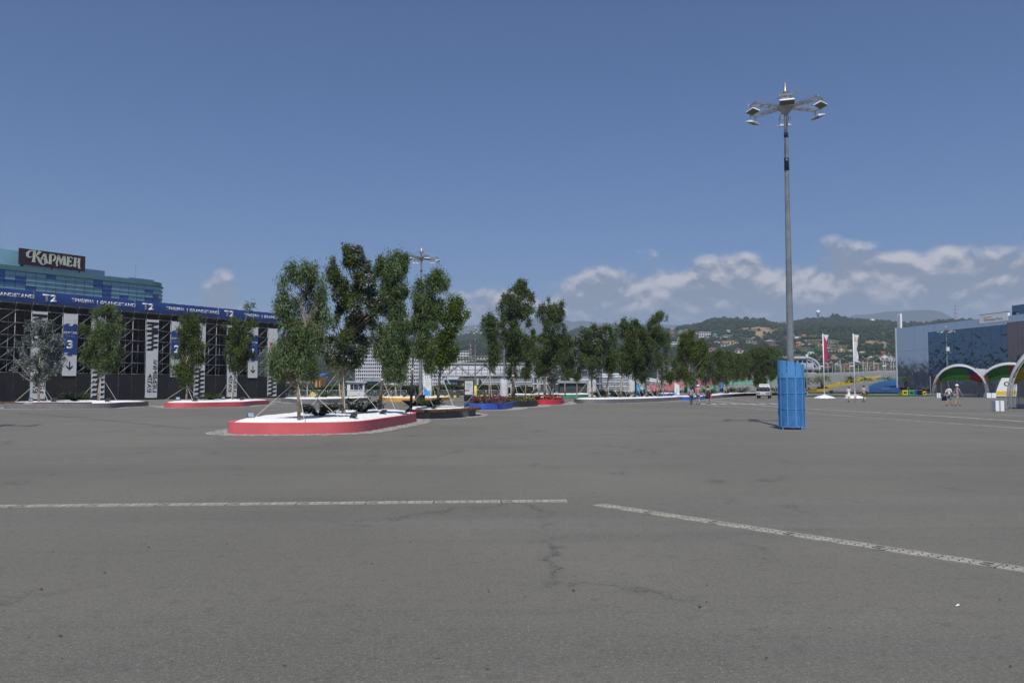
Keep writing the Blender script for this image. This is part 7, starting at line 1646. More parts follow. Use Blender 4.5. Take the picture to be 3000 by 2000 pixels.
# promotional white screen with O and yellow band
p = P(2936, 1133, 116); r_ = thing('sponsor_screen', 'white screen with a big dark letter O above a yellow band', 'sign', (p.x, 116, 0), R(-15)); mb = MB(); pl = [(-1.0, .25), (1.9, .25), (1.9, 2.9), (.0, 2.9), (-.35, 2.2), (-.7, 1.3)]; mb.slab(pl, Matrix.Identity(4), .05); mb.build('screen', sw_l, r_)
mb = MB(); mb.slab([(-.88, .42), (1.85, .42), (1.85, .98), (-.78, .98)], Matrix.Translation((0, -.052, 0)), .01); mb.build('yellow_band', mat('sponsor_yellow', (.62, .46, .02), .5), r_)
o = bpy.data.objects.new('lettering', T_('O', .62, 1.1, .03, let_b, ex=.01)); COL.objects.link(o); o.parent = r_; o.matrix_basis = face_matrix((.20, -.06, 1.75), (1, 0, 0))
mb = MB()
for i in range(9): t = i / 8; x = -1.0 + .95 * t ** 1.6; z = .3 + 2.5 * t; mb.bar((x - .16, -.02, z), (x, -.02, z + .06), .03)
mb.build('lacing', truss_m, r_)
# ================================================================== HOUSES ON THE HILLSIDE
HW = {'white': mat('white_house_wall', (.66, .66, .63), .7, var=.08, vscale=.3), 'cream': mat('cream_house_wall', (.52, .45, .28), .7), 'peach': mat('peach_house_wall', (.50, .32, .20), .7), 'salmon': mat('salmon_house_wall', (.48, .26, .20), .7), 'concrete': mat('raw_concrete_wall', (.30, .28, .25), .8), 'orange': mat('orange_house_wall', (.50, .24, .10), .7), 'grey': mat('grey_house_wall', (.33, .33, .33), .7)}
HR = {'red': mat('red_tiled_roof', (.34, .07, .045), .7), 'brown': mat('brown_roof_tiles', (.12, .08, .06), .7), 'maroon': mat('maroon_roof_tiles', (.15, .045, .05), .7), 'white': HW['white'], 'grey': mat('grey_roof_sheet', (.24, .25, .26), .6), 'teal': mat('teal_roof_sheet', (.10, .30, .32), .5), 'orange': mat('orange_roof_tiles', (.45, .14, .05), .7), 'dark': mat('dark_roof', (.06, .055, .06), .7)}
win_m = mat('dark_house_window', (.04, .05, .06), .2, spec=.9)
def house(px0, px1, py0, py1, wall, roof, shape, label):
    c = hit((px0 + px1) / 2, py1); Y = c.y; W_ = (px1 - px0) / F * Y; H_ = (py1 - py0) / F * Y; r_ = thing('hill_house', label, 'house', tuple(c), -math.atan2(c.x, c.y) * .7, 'houses on the wooded hillside'); D_ = max(5, min(W_ * .7, 12))
    hw_ = H_ * (.96 if shape == 'flat' else (.62 if shape != 'gable' else .5))
    mb = MB(); mb.bbox(-W_ / 2, W_ / 2, 0, D_, -6, hw_); mb.build('wall', HW[wall], r_)
    o_ = .5; mb = MB()
    if shape == 'flat': mb.bbox(-W_ / 2 - .3, W_ / 2 + .3, -.3, D_ + .3, hw_ + .01, H_)
    elif shape == 'gable':
        x = W_ / 2 + o_; z0, z1 = hw_ - .2, H_; mb.add([(-x, -o_, z0), (x, -o_, z0), (0, -o_, z1 + .3), (-x, D_ + o_, z0), (x, D_ + o_, z0), (0, D_ + o_, z1 + .3), (-x, -o_, z0 - .3), (x, -o_, z0 - .3), (0, -o_, z1 - .1), (-x, D_ + o_, z0 - .3), (x, D_ + o_, z0 - .3), (0, D_ + o_, z1 - .1)], [(0, 2, 5, 3), (2, 1, 4, 5), (6, 9, 11, 8), (8, 11, 10, 7), (0, 6, 8, 2), (2, 8, 7, 1), (3, 5, 11, 9), (5, 4, 10, 11), (0, 3, 9, 6), (1, 7, 10, 4)])
    elif shape == 'dome': mb.lathe([(W_ * .55, hw_ - .3), (W_ * .5, hw_ + (H_ - hw_) * .5), (W_ * .3, H_ * .97), (.05, H_)], 12, (0, D_ / 2, 0), sy=.8)
    else:
        x, y0_, y1_, z0 = W_ / 2 + o_, -o_, D_ + o_, hw_; rx = W_ * .18; mb.add([(-x, y0_, z0), (x, y0_, z0), (x, y1_, z0), (-x, y1_, z0), (-rx, D_ / 2, H_), (rx, D_ / 2, H_)], [(0, 1, 5, 4), (1, 2, 5), (2, 3, 4, 5), (3, 0, 4), (3, 2, 1, 0)])
    mb.build('roof', HR.get(roof, HR['brown']), r_)
    if shape == 'gable': mb = MB(); mb.add([(-W_ / 2, -.02, hw_ - .3), (W_ / 2, -.02, hw_ - .3), (0, -.02, H_ - .5)], [(0, 1, 2)]); mb.build('gable_wall', HW[wall], r_)
    nf = max(1, int(hw_ / 3.0)); nw = max(2, int(W_ / 3.6))
    for f in range(nf):
        for k_ in range(nw):
            x = -W_ / 2 + W_ * (k_ + .5) / nw; z = hw_ * (f + .5) / nf; mb = MB(); mb.bbox(x - W_ / nw * .27, x + W_ / nw * .27, -.09, -.01, z - hw_ / nf * .28, z + hw_ / nf * .25); mb.build('window', win_m, r_)
    if W_ > 12:
        for f in range(1, nf + 1): mb = MB(); mb.bbox(-W_ / 2, W_ / 2, -1.0, -.1, hw_ * f / nf - .35 - .15, hw_ * f / nf - .35); mb.build('balcony_slab', HW[wall], r_)
    return r_
for h_ in HS_: house(*h_)
rr = random.Random(21); USED = set()
SPK = [(2300, 2628, 1044, 1082, 88), (1960, 2150, 962, 1030, 16), (2160, 2340, 985, 1040, 16), (2380, 2620, 1015, 1050, 16)]
i = 0
for x0, x1, y0, y1, n in SPK:
    for _ in range(n):
        px, py = rr.uniform(x0, x1), y0 + (y1 - y0) * (1 - rr.random() ** 1.4 if n > 50 else rr.random()); w_ = rr.uniform(7, 13); h_ = w_ * rr.uniform(.35, .6); wl = rr.choice(['white', 'white', 'cream', 'peach', 'concrete', 'grey']); rf = rr.choice(['red', 'brown', 'grey', 'white', 'maroon', 'dark']); sh = rr.choice(['hip', 'gable', 'flat'])
        c = hit(px, py); Y = c.y; W_ = w_ / F * Y; H_ = h_ / F * Y; r_ = thing('village_house', '%s %s house with %s roof, %s' % (rr.choice(['tiny', 'small', 'modest', 'plain', 'distant']) + (' low' if h_ / w_ < .45 else ' tall'), {'concrete': 'bare concrete'}.get(wl, wl), rf, ('low down ' if py > 1062 else 'halfway down ' if py > 1045 else 'high up ') + ('above the tree row' if px < 2170 else 'left of the big mast' if px < 2300 else 'right of the big mast' if px < 2370 else 'by the raspberry flag' if px < 2445 else 'between the two flags' if px < 2490 else 'right of the white flag' if px < 2560 else 'near the mirrored building')), 'house', tuple(c), rr.uniform(-.6, .6), 'small houses of the village below the hill')
        for alt in ('little', 'minor', 'faint', 'far off', 'pale'):
            if r_['label'] not in USED: break
            r_['label'] = alt + ' ' + r_['label'].split(' ', 1)[1]
        USED.add(r_['label'])
        D_ = W_ * .8; mb = MB(); mb.bbox(-W_ / 2, W_ / 2, 0, D_, -3, H_ * .6); mb.build('wall', HW[wl], r_); mb = MB(); x = W_ * .56; mb.add([(-x, -.4, H_ * .6), (x, -.4, H_ * .6), (x, D_ + .4, H_ * .6), (-x, D_ + .4, H_ * .6), (-x * (.35 if sh != 'gable' else 1), D_ / 2, H_), (x * (.35 if sh != 'gable' else 1), D_ / 2, H_)], [(0, 1, 5, 4), (1, 2, 5), (2, 3, 4, 5), (3, 0, 4), (3, 2, 1, 0)]); mb.build('roof', HR[rf], r_)
        for sx in (-.25, .25): mb = MB(); mb.bbox(W_ * sx - W_ * .1, W_ * sx + W_ * .1, -.06, -.01, H_ * .2, H_ * .45); mb.build('window', win_m, r_)
# radar domes and mast on the ridge
def on_ridge(px, py, r_=1870): d = ray(px, py); t = r_ / math.hypot(d.x, d.y); return Vector((d.x * t, d.y * t, EYE + d.z * t))
dome_w = mat('white_radome', (.72, .73, .73), .5)
c = on_ridge(2397, 930); r_ = thing('radar_tower', 'white ball shaped radar dome on a tower above the wooded ridge', 'radar tower', (c.x, c.y, c.z - 8)); mb = MB(); mb.ball((0, 0, 20), 4.4, 14); mb.build('radome', dome_w, r_); mb = MB()
for a in range(4): mb.bar((2.5 * math.cos(a * PI / 2), 2.5 * math.sin(a * PI / 2), 0), (1.8 * math.cos(a * PI / 2), 1.8 * math.sin(a * PI / 2), 15), .5)
mb.lathe([(2.2, 0), (2.0, 14), (3.6, 15), (3.6, 16.2), (.5, 16.3)], 8); mb.build('tower', gry, r_)
c = on_ridge(2556, 944); r_ = thing('radar_dome', 'half hidden white radar dome on the ridge left of the mirrored building', 'radar dome', (c.x, c.y, c.z - 2)); mb = MB(); mb.lathe([(6.3, 0), (6.1, 3.5), (5.0, 6.2), (3.0, 8.4), (.05, 9.3)], 16); mb.build('radome', dome_w, r_); mb = MB(); mb.lathe([(6.5, -5), (6.5, 0), (.1, .05)], 16); mb.build('base_ring', gry, r_)
rw = [mat('red_mast_paint', (.45, .06, .05), .6), mat('white_mast_paint', (.6, .6, .6), .6)]
def lattice(label, px, pyb, pyt, r0, wb, sg=9):
    c = on_ridge(px, pyb, r0); H_ = on_ridge(px, pyt, r0).z - c.z + 4; r_ = thing('lattice_mast', label, 'mast', (c.x, c.y, c.z - 4), 0, 'red and white lattice masts')
    for k in range(sg):
        mb = MB(); z0, z1 = H_ * k / sg, H_ * (k + 1) / sg; w0, w1 = wb * (1 - .6 * k / sg), wb * (1 - .6 * (k + 1) / sg); cs = [(-1, -1), (1, -1), (1, 1), (-1, 1)]
        for j in range(4):
            a, b_ = cs[j], cs[(j + 1) % 4]; mb.bar((a[0] * w0, a[1] * w0, z0), (a[0] * w1, a[1] * w1, z1), .22); mb.bar((a[0] * w0, a[1] * w0, z0), (b_[0] * w1, b_[1] * w1, z1), .14); mb.bar((a[0] * w1, a[1] * w1, z1), (b_[0] * w1, b_[1] * w1, z1), .14)
        mb.build('mast_section', rw[k % 2], r_)
lattice('red and white lattice mast rising behind the mirrored building', 2800, 936, 894, 1800, 1.7); lattice('small red lattice mast on the hill left of the slim lamp mast', 1378.5, 1044, 1004, 1000, 1.0)
c = on_ridge(2427, 930); r_ = thing('ridge_antenna', 'thin antenna on the ridge right of the radar tower', 'antenna', (c.x, c.y, c.z - 5)); mb = MB(); mb.bar((0, 0, 0), (0, 0, 14), .35); mb.bar((-1.5, 0, 12.5), (1.5, 0, 12.5), .3); mb.bar((-1.5, 0, 12.5), (-1.5, 0, 14), .3); mb.bar((1.5, 0, 12.5), (1.5, 0, 14), .3); mb.build('antenna_frame', gry, r_)

# paddock building with rounded end
p = P(2328, 1133, 420); r_ = thing('paddock_building', 'pale building with a big rounded glazed end and white terraces behind the blue sleeve', 'building', (p.x, 420, 0)); sc_ = 420 / F; W_ = 78 * sc_; zt = P(2350, 1046, 420).z
def zy(y): return P(2350, y, 420).z
frm = mat('pale_building_frame', (.42, .44, .50), .5); mb = MB(); pts = [(-50 * sc_, zt), (30 * sc_, zt)] + [(30 * sc_ + 44 * sc_ * math.sin(a * PI / 16), zy(1078) + (zt - zy(1078)) * math.cos(a * PI / 16)) for a in range(1, 9)]
for a_, b_ in zip(pts, pts[1:]): mb.bar((a_[0], 0, a_[1]), (b_[0], 0, b_[1]), 1.0, .9); mb.bar((a_[0] * .93 if a_[0] > 0 else a_[0], .2, a_[1] - 1.2), (b_[0] * .93 if b_[0] > 0 else b_[0], .2, b_[1] - 1.2), .4, .4)
mb.build('curved_frame', frm, r_)
mb = MB(); mb.bbox(-50 * sc_, 64 * sc_, 1.5, 12, 0, zt - 1.0); mb.build('glazing', dkg, r_)
for y0_, y1_, x0_, x1_, m, nm in ((1047, 1050, -50, 40, frm, 'roof_beam'), (1063, 1076, 12, 54, frm, 'grey_block'), (1077, 1079, -50, 76, wht, 'terrace_slab'), (1081, 1082.5, -50, 76, wht, 'terrace_rail'), (1091, 1093, -50, 60, wht, 'terrace_slab'), (1095, 1096.5, -50, 60, wht, 'terrace_rail'), (1083, 1091, 14, 20, frm, 'pier')): mb = MB(); mb.bbox(x0_ * sc_, x1_ * sc_, -1.4, 1.2, zy(y1_), zy(y0_)); mb.build(nm, m, r_)
for x in (-20, 10, 24, 38, 52): mb = MB(); mb.bbox((x - 1) * sc_, (x + 1) * sc_, -.5, 1.3, 0, zt - .8); mb.build('column', frm, r_)
# street lamps, double armed, in rows
sl_m = mat('pale_street_lamp_steel', (.34, .36, .37), .45, metal=.4)
mb = MB(); mb.tube([(0, 0, 0), (0, 0, 6), (0, 0, 12)], [.14, .11, .07], 6); sp = mb.mesh('post', sl_m); arms = []
mb = MB()
for s_ in (-1, 1): mb.tube([(0, 0, 11.6), (s_ * .6, 0, 12.3), (s_ * 1.4, 0, 12.8), (s_ * 2.1, 0, 13.1)], .05, 5)
am = mb.mesh('curved_arms', sl_m); mb = MB()
for s_ in (-1, 1): mb.box((s_ * 2.35, 0, 13.14), (.6, .22, .10), Matrix.Rotation(-s_ * .2, 3, 'Y'))
lm_ = mb.mesh('lamp_heads', head_w)
SL = [(2337, 1047, 270), (2354, 1063, 430), (2385, 1052, 300), (2402, 1060, 380), (2427, 1043, 250), (2440, 1062, 390), (2448, 1057, 330), (2463, 1040, 240), (2466, 1062, 390), (2474, 1064, 420), (2491, 1050, 290), (2504, 1062, 380), (2516, 1060, 360), (2530, 1045, 255), (2538, 1060, 400), (2543, 1044, 250), (2549, 1063, 400), (2562, 1047, 265), (2574, 1060, 380), (2590, 1041, 240), (2596, 1046, 250), (2612, 1050, 280), (2620, 1046, 255), (2628, 1060, 330), (2147, 1040, 240), (1930, 1052, 280), (1975, 1060, 300)]
SLO = sorted(q[0] for q in SL)
for i, (px, py, Y) in enumerate(SL):
    x = P(px, 1133, Y).x; r_ = thing('street_lamp', ORD[SLO.index(px)] + ' double armed street lamp from the left, behind the seating bank', 'street lamp', (x, Y, 0), rr.uniform(-.5, .5), 'double armed street lamps'); s_ = P(px, py, Y).z / 13.3; r_.scale = (s_, s_, s_)
    for nm, me in (('post', sp), ('curved_arms', am), ('lamp_heads', lm_)): link(nm, me, r_)
bt('roadside_tree', 'dark round tree behind the oval tree among the village lamps', 1985, 1150, 0.0, [(1050, -10, 12), (1070, -20, 24), (1092, -18, 20), (1110, -8, 8)], 'dark', bark_pale, 990, Y=150, clumps=24, scale=2.4, wires=False)

# ================================================================== SMALL WHITE PICKUP
vw = mat('white_vehicle_paint', (.70, .71, .72), .25, spec=.6, var=.05, vscale=2); vg = mat('vehicle_glass', (.03, .04, .045), .06, spec=1.0); vt = mat('black_tyre_rubber', (.018, .018, .018), .85); vl = mat('red_tail_lamp', (.45, .02, .02), .3); vr = mat('steel_wheel_rim', (.4, .4, .42), .35, metal=.7); gcan = mat('black_tarpaulin', (.022, .022, .026), .6, bump=.6, bscale=5)
p = G(2235, 1167.3); tr = thing('pickup_truck', 'small white three wheeled style pickup seen from behind with dark bags on its bed', 'truck', (p.x, p.y, 0), R(-23))
mb = MB(); mb.add([(-.82, 2.2, .45), (.82, 2.2, .45), (.82, 3.9, .45), (-.82, 3.9, .45), (-.80, 2.2, 1.25), (.80, 2.2, 1.25), (.80, 3.8, 1.15), (-.80, 3.8, 1.15), (-.66, 2.3, 2.02), (.66, 2.3, 2.02), (.62, 3.2, 2.02), (-.62, 3.2, 2.02)], [(0, 1, 5, 4), (1, 2, 6, 5), (2, 3, 7, 6), (3, 0, 4, 7), (4, 5, 9, 8), (5, 6, 10, 9), (6, 7, 11, 10), (7, 4, 8, 11), (8, 9, 10, 11), (3, 2, 1, 0)]); mb.build('cab', vw, tr)
mb = MB(); mb.add([(-.62, 2.235, 1.38), (.62, 2.235, 1.38), (.55, 2.28, 1.88), (-.55, 2.28, 1.88)], [(0, 1, 2, 3)]); mb.build('rear_window', vg, tr)
for s_ in (-1, 1): mb = MB(); mb.add([(s_ * .815, 2.4, 1.28), (s_ * .815, 3.6, 1.2), (s_ * .66, 3.15, 1.9), (s_ * .69, 2.4, 1.92)], [(0, 1, 2, 3) if s_ > 0 else (3, 2, 1, 0)]); mb.build('side_window', vg, tr)
for s_ in (-1, 1): mb = MB(); mb.box((s_ * .98, 3.3, 1.35), (.14, .08, .22)); mb.bar((s_ * .8, 3.3, 1.3), (s_ * .95, 3.3, 1.3), .03); mb.build('door_mirror', kb, tr)
mb = MB(); mb.bbox(-.85, .85, 0, 2.15, .50, .58); mb.bbox(-.85, -.80, 0, 2.15, .581, .98); mb.bbox(.80, .85, 0, 2.15, .581, .98); mb.build('load_bed', vw, tr); mb = MB(); mb.bbox(-.85, .85, -.05, -.005, .50, .98); mb.build('tailgate', vw, tr)
mb = MB()
for x in (-.55, 0, .55): mb.bbox(x - .22, x + .22, -.075, -.052, .58, .90)
mb.build('tailgate_panels', gry, tr); mb = MB(); mb.bbox(-.2, .2, -.09, -.076, .64, .80); mb.build('number_plate', let_w, tr)
for s_ in (-1, 1): mb = MB(); mb.bbox(s_ * .76 - .07, s_ * .76 + .07, -.08, -.052, .62, .84); mb.build('tail_light', vl, tr)
mb = MB(); mb.bbox(-.84, .84, -.14, -.06, .36, .47); mb.build('bumper', kb, tr)
for s_ in (-1, 1):
    for y in (.55, 3.15):
        mb = MB(); mb.tube([(s_ * .62, y, .30), (s_ * .66, y, .30), (s_ * .78, y, .30), (s_ * .82, y, .30)], [.25, .30, .30, .25], 16); w1 = mb.build('wheel', vt, tr); mb = MB(); mb.tube([(s_ * .815, y, .30), (s_ * .83, y, .30)], .17, 12); mb.build('rim', vr, w1)
cg = thing('cargo_bags', 'row of bulging black bags heaped on the bed of the small white pickup', 'bags', (p.x, p.y, 0), R(-23))
for i, x in enumerate((-.52, 0, .52)):
    mb = MB(); mb.ball((x, .75, 1.20), .50, 10, (.8, 1.2, .85)); mb.build('bag', gcan, cg)
orm = mat('orange_workwear', (.62, .16, .03), .7)

# ================================================================== PEOPLE
SKIN = mat('bare_skin', (.42, .24, .16), .6, spec=.3); HAIR = mat('dark_brown_hair', (.025, .016, .012), .6); HAIRL = mat('light_brown_hair', (.12, .075, .04), .6)  # one even skin colour for everybody
def skin_mesh(name, verts, edges, radii, sub=1, root=0):
    me = bpy.data.meshes.new(name); me.from_pydata(verts, edges, []); o = bpy.data.objects.new(name, me); COL.objects.link(o); m = o.modifiers.new('skin', 'SKIN'); m.use_smooth_shade = True
    if not me.skin_vertices: bpy.ops.mesh.customdata_skin_add() if False else None
    sv = me.skin_vertices[0].data if me.skin_vertices else None
    if sv is None:
        bpy.context.view_layer.objects.active = o; bpy.ops.mesh.customdata_skin_add(); sv = me.skin_vertices[0].data
    for i, r_ in enumerate(radii): sv[i].radius = r_ if isinstance(r_, tuple) else (r_, r_); sv[i].use_root = (i == root)
    if sub: s_ = o.modifiers.new('sub', 'SUBSURF'); s_.levels = sub; s_.render_levels = sub
    dg = bpy.context.evaluated_depsgraph_get(); out = bpy.data.meshes.new_from_object(o.evaluated_get(dg)); bpy.data.objects.remove(o); out.name = name; return out
def person(label, loc, rz, h=1.72, top=None, bottom=None, hair=HAIR, hat=None, skirt=False, shorts=True, sleeveless=False, stride=.28, arms=(.25, -.25), female=False, bag=None, dress=False, carry=None, long_hair=False, child=False, held_up=False, top_m2=None):
    r_ = thing('person', label, 'person', loc, rz, 'people walking on the plaza'); k = h / 1.75
    if child: k = h / 1.75
    sh = .19 if not female else .165; hip = .085 if not female else .095; st_ = stride
    V = []; E = []; Rr = []
    def v(p, r, par=None):
        V.append((p[0] * k, p[1] * k, p[2] * k)); Rr.append((r[0] * k, r[1] * k) if isinstance(r, tuple) else r * k)
        if par is not None: E.append((par, len(V) - 1))
        return len(V) - 1
    pel = v((0, 0, .93), (.135, .10)); wa = v((0, .01, 1.08), (.125 if not female else .105, .09), pel); ch = v((0, 0, 1.30), (.155 if not female else .13, .10), wa); nk0 = v((0, 0, 1.45), (.09, .07), ch); nk = v((0, .005, 1.52), .052, nk0); hd = v((0, .02, 1.60), (.072, .085), nk); hd2 = v((0, .02, 1.68), (.078, .092), hd); hd3 = v((0, .01, 1.74), (.05, .06), hd2)
    nose = v((0, .105, 1.615), .016, hd)
    for s_ in (-1, 1): v((s_ * .078, .01, 1.62), .018, hd)
    leg = []
    for s_ in (-1, 1):
        f = st_ * s_; hp = v((s_ * hip, 0, .88), .088, pel); kn = v((s_ * hip, f * .55 + .03, .50), .060, hp); cf = v((s_ * hip, f * .70 - .01, .34), .056, kn); an = v((s_ * hip, f * 1.0 - (.04 if f < 0 else 0), .09 + (.05 if f < 0 else 0)), .038, cf); v((s_ * hip, f * 1.0 + .13, .035 + (.0 if f > 0 else .01)), .036, an); leg.append((hp, kn, cf, an))
    arm = []
    for s_, sw in zip((-1, 1), arms):
        up = held_up and s_ > 0; so = v((s_ * sh, 0, 1.42), .055, nk0); el = v((s_ * (sh + .05), sw * .35, 1.15), .042, so)
        wr = v((s_ * (sh + .07), sw + .06, .92), .028, el) if not up else v((s_ * (sh - .02), .20, 1.38), .028, el); ha = v((V[wr][0] / k, V[wr][1] / k + .015, V[wr][2] / k - .07), (.036, .018), wr)
        for q in range(5):
            b_ = V[ha]; x = (q - 1.5) * .013; ln = (.06, .072, .078, .07, .045)[q]; yo = x if q < 4 else .035
            f1 = v((b_[0] / k, b_[1] / k + yo, b_[2] / k - (ln * .55 if q < 4 else .01)), .0085, ha); v((b_[0] / k - s_ * .012, b_[1] / k + yo * 1.05, b_[2] / k - (ln if q < 4 else .045)), .0075, f1)
        arm.append((so, el, wr, ha))
    bm_ = skin_mesh('body', V, E, Rr, 1); link('body', bm_, r_, SKIN)
    def cover(name, m, idx, ed, grow):
        mp = {i: j for j, i in enumerate(idx)}; vs = [V[i] for i in idx]; es = [(mp[a], mp[b_]) for a, b_ in ed]; rr_ = []
        for i in idx: q = Rr[i]; q = q if isinstance(q, tuple) else (q, q); rr_.append((q[0] + grow * k, q[1] + grow * k))
        return link(name, skin_mesh(name, vs, es, rr_, 1), r_, m)
    # shirt
    idx = [pel, wa, ch, nk0]; ed = [(pel, wa), (wa, ch), (ch, nk0)]
    if not sleeveless:
        for a in arm: idx += [a[0], a[1]]; ed += [(nk0, a[0]), (a[0], a[1])]
    if top: cover('shirt', top, idx, ed, .018)
    if bottom and not (skirt or dress):
        idx = [pel]; ed = []
        for l in leg:
            idx += [l[0], l[1]] + ([] if shorts else [l[2], l[3]]); ed += [(pel, l[0]), (l[0], l[1])] + ([] if shorts else [(l[1], l[2]), (l[2], l[3])])
        cover('shorts' if shorts else 'trousers', bottom, idx, ed, .020)
    if skirt or dress:
        mb = MB(); pr = [(.13, 1.02), (.17, .90), (.20, .75), (.235, .58)] if not dress else [(.125, 1.12), (.15, .98), (.20, .80), (.26, .60)]
        mb.lathe([(a * k, z * k) for a, z in pr], 14, sy=.8); mb.build('skirt', bottom, r_)
    mb = MB()
    if hat: mb.lathe([(.128 * k, 1.655 * k), (.112 * k, 1.70 * k), (.10 * k, 1.76 * k), (.05 * k, 1.80 * k), (.002, 1.81 * k)], 12, (0, .01, 0), sy=1.15); mb.add([(-.09 * k, .10 * k, 1.68 * k), (.09 * k, .10 * k, 1.68 * k), (.06 * k, .21 * k, 1.665 * k), (-.06 * k, .21 * k, 1.665 * k)], [(0, 1, 2, 3)]); mb.build('hat', hat, r_)
    mb = MB(); mb.ball((0, -.012 * k, 1.685 * k), .105 * k, 12, (.92, 1.02, .95))
    if long_hair: mb.tube([(0, -.07 * k, 1.68 * k), (0, -.10 * k, 1.52 * k), (0, -.11 * k, 1.36 * k)], [.085 * k, .085 * k, .03 * k], 8)
    mb.build('hair', hair, r_)
    mb = MB()
    for l in leg: a = V[l[3]]; mb.ball((a[0], a[1] + .07 * k, .04 * k), .05 * k, 8, (.95, 2.4, .8))
    mb.build('shoes', kb if not child else PC['crimson'], r_)
    if carry:
        nm, m, sz, side, zz_ = carry; a = V[arm[side][3]]; bg2 = thing(nm, 'bag', 'bag', (0, 0, 0)); c_, s2 = math.cos(rz), math.sin(rz); x, y = a[0] + (.03 if side else -.03), a[1]
        bg2.location = (loc[0] + x * c_ - y * s2, loc[1] + x * s2 + y * c_, zz_ * k); bg2.rotation_euler = (0, 0, rz); bg2['label'] = carry_label[label]
        del bg2['category']; bg2['category'] = 'bag'
        mb = MB(); w_, d_, h2 = sz; mb.add([(-w_ * .45, -d_ / 2, 0), (w_ * .45, -d_ / 2, 0), (w_ * .45, d_ / 2, 0), (-w_ * .45, d_ / 2, 0), (-w_ / 2, -d_ * .42, h2 * .6), (w_ / 2, -d_ * .42, h2 * .6), (w_ / 2, d_ * .42, h2 * .6), (-w_ / 2, d_ * .42, h2 * .6), (-w_ * .2, -d_ * .35, h2), (w_ * .2, -d_ * .35, h2), (w_ * .2, d_ * .35, h2), (-w_ * .2, d_ * .35, h2)], [(0, 1, 5, 4), (1, 2, 6, 5), (2, 3, 7, 6), (3, 0, 4, 7), (4, 5, 9, 8), (5, 6, 10, 9), (6, 7, 11, 10), (7, 4, 8, 11), (8, 9, 10, 11), (3, 2, 1, 0)]); mb.build('bag_body', m, bg2)
        mb = MB(); mb.tube([(0, -d_ * .2, h2 * .98), (0, 0, h2 * 1.3), (0, d_ * .2, h2 * .98)], .012, 5); mb.build('handle', kb, bg2)
    return r_
carry_label = {}
C_ = lambda n, c: mat(n, c, .8, var=.12, vscale=6)
gt_, pk_, nv_, wt_, bl_, dn_, dnb, bge, rd_, bwn = C_('grey_tshirt', (.36, .38, .40)), C_('salmon_shirt', (.56, .22, .20)), C_('navy_striped_top', (.03, .045, .09)), C_('white_cloth', (.68, .68, .67)), C_('light_blue_vest', (.25, .34, .62)), C_('light_denim', (.16, .24, .34)), C_('blue_denim', (.04, .07, .13)), C_('beige_cotton', (.36, .32, .27)), C_('red_bag', (.60, .02, .03)), C_('tan_shorts', (.20, .10, .045))
def GP(px, py): p = G(px, py); return (p.x, p.y, 0)
LB = {1: 'woman with long dark hair, grey t-shirt and blue jeans, left of the three walkers', 2: 'man in salmon shirt, denim shorts and white cap walking away, middle of the three', 3: 'woman in dark striped top and short dark skirt, right of the three walkers', 4: 'woman in a white dress walking beside a small child by the white flag', 5: 'small child in white hat and pink skirt beside the white flag base', 6: 'man in grey t-shirt and tan shorts right of the white flag base', 7: 'man in white shirt, blue shorts and dark cap before the far arch tent', 8: 'man in light blue vest, beige shorts and white cap before the far arch tent'}
carry_label[LB[1]] = 'cream shoulder bag carried by the woman in blue jeans'; carry_label[LB[3]] = 'bright red handbag held by the woman in the dark skirt'; carry_label[LB[4]] = 'pale shopping bag held by the woman in the white dress'; carry_label[LB[6]] = 'black shoulder bag of the man in tan shorts'; carry_label[LB[7]] = 'black bag held by the man in the white shirt'
person(LB[1], GP(2025, 1184), R(-4), 1.62, gt_, dnb, long_hair=True, female=True, shorts=False, stride=.2, arms=(.1, -.05), carry=('shoulder_bag', bge, (.16, .30, .30), 1, .72))
person(LB[2], GP(2045.5, 1183.5), R(3), 1.76, pk_, dn_, hat=wt_, stride=-.12, arms=(-.02, .02)); person(LB[3], GP(2075, 1184), R(-6), 1.68, nv_, kb, female=True, skirt=True, sleeveless=True, stride=.1, arms=(.05, .08), carry=('handbag', rd_, (.16, .34, .28), 1, .60))
person(LB[4], GP(2487.5, 1176.8), R(8), 1.64, wt_, wt_, female=True, dress=True, stride=.22, arms=(.05, .15), hair=HAIRL, carry=('shopping_bag', wt_, (.12, .28, .32), 0, .50)); person(LB[5], GP(2506, 1176.8), R(0), 1.02, wt_, pk_, hat=wt_, skirt=True, stride=.15, arms=(.15, .05), child=True, female=True)
person(LB[6], GP(2531.5, 1176.8), R(12), 1.74, gt_, bwn, stride=.26, arms=(.05, -.1), carry=('shoulder_bag', kb, (.14, .34, .34), 1, .80))
person(LB[7], GP(2781, 1188.5), R(-70), 1.70, wt_, dn_, hat=kb, stride=.2, arms=(-.3, .2), carry=('bag', kb, (.20, .42, .38), 0, .45)); person(LB[8], GP(2805, 1188.6), R(-80), 1.78, bl_, bge, hat=wt_, sleeveless=True, stride=-.24, arms=(-.2, .25))
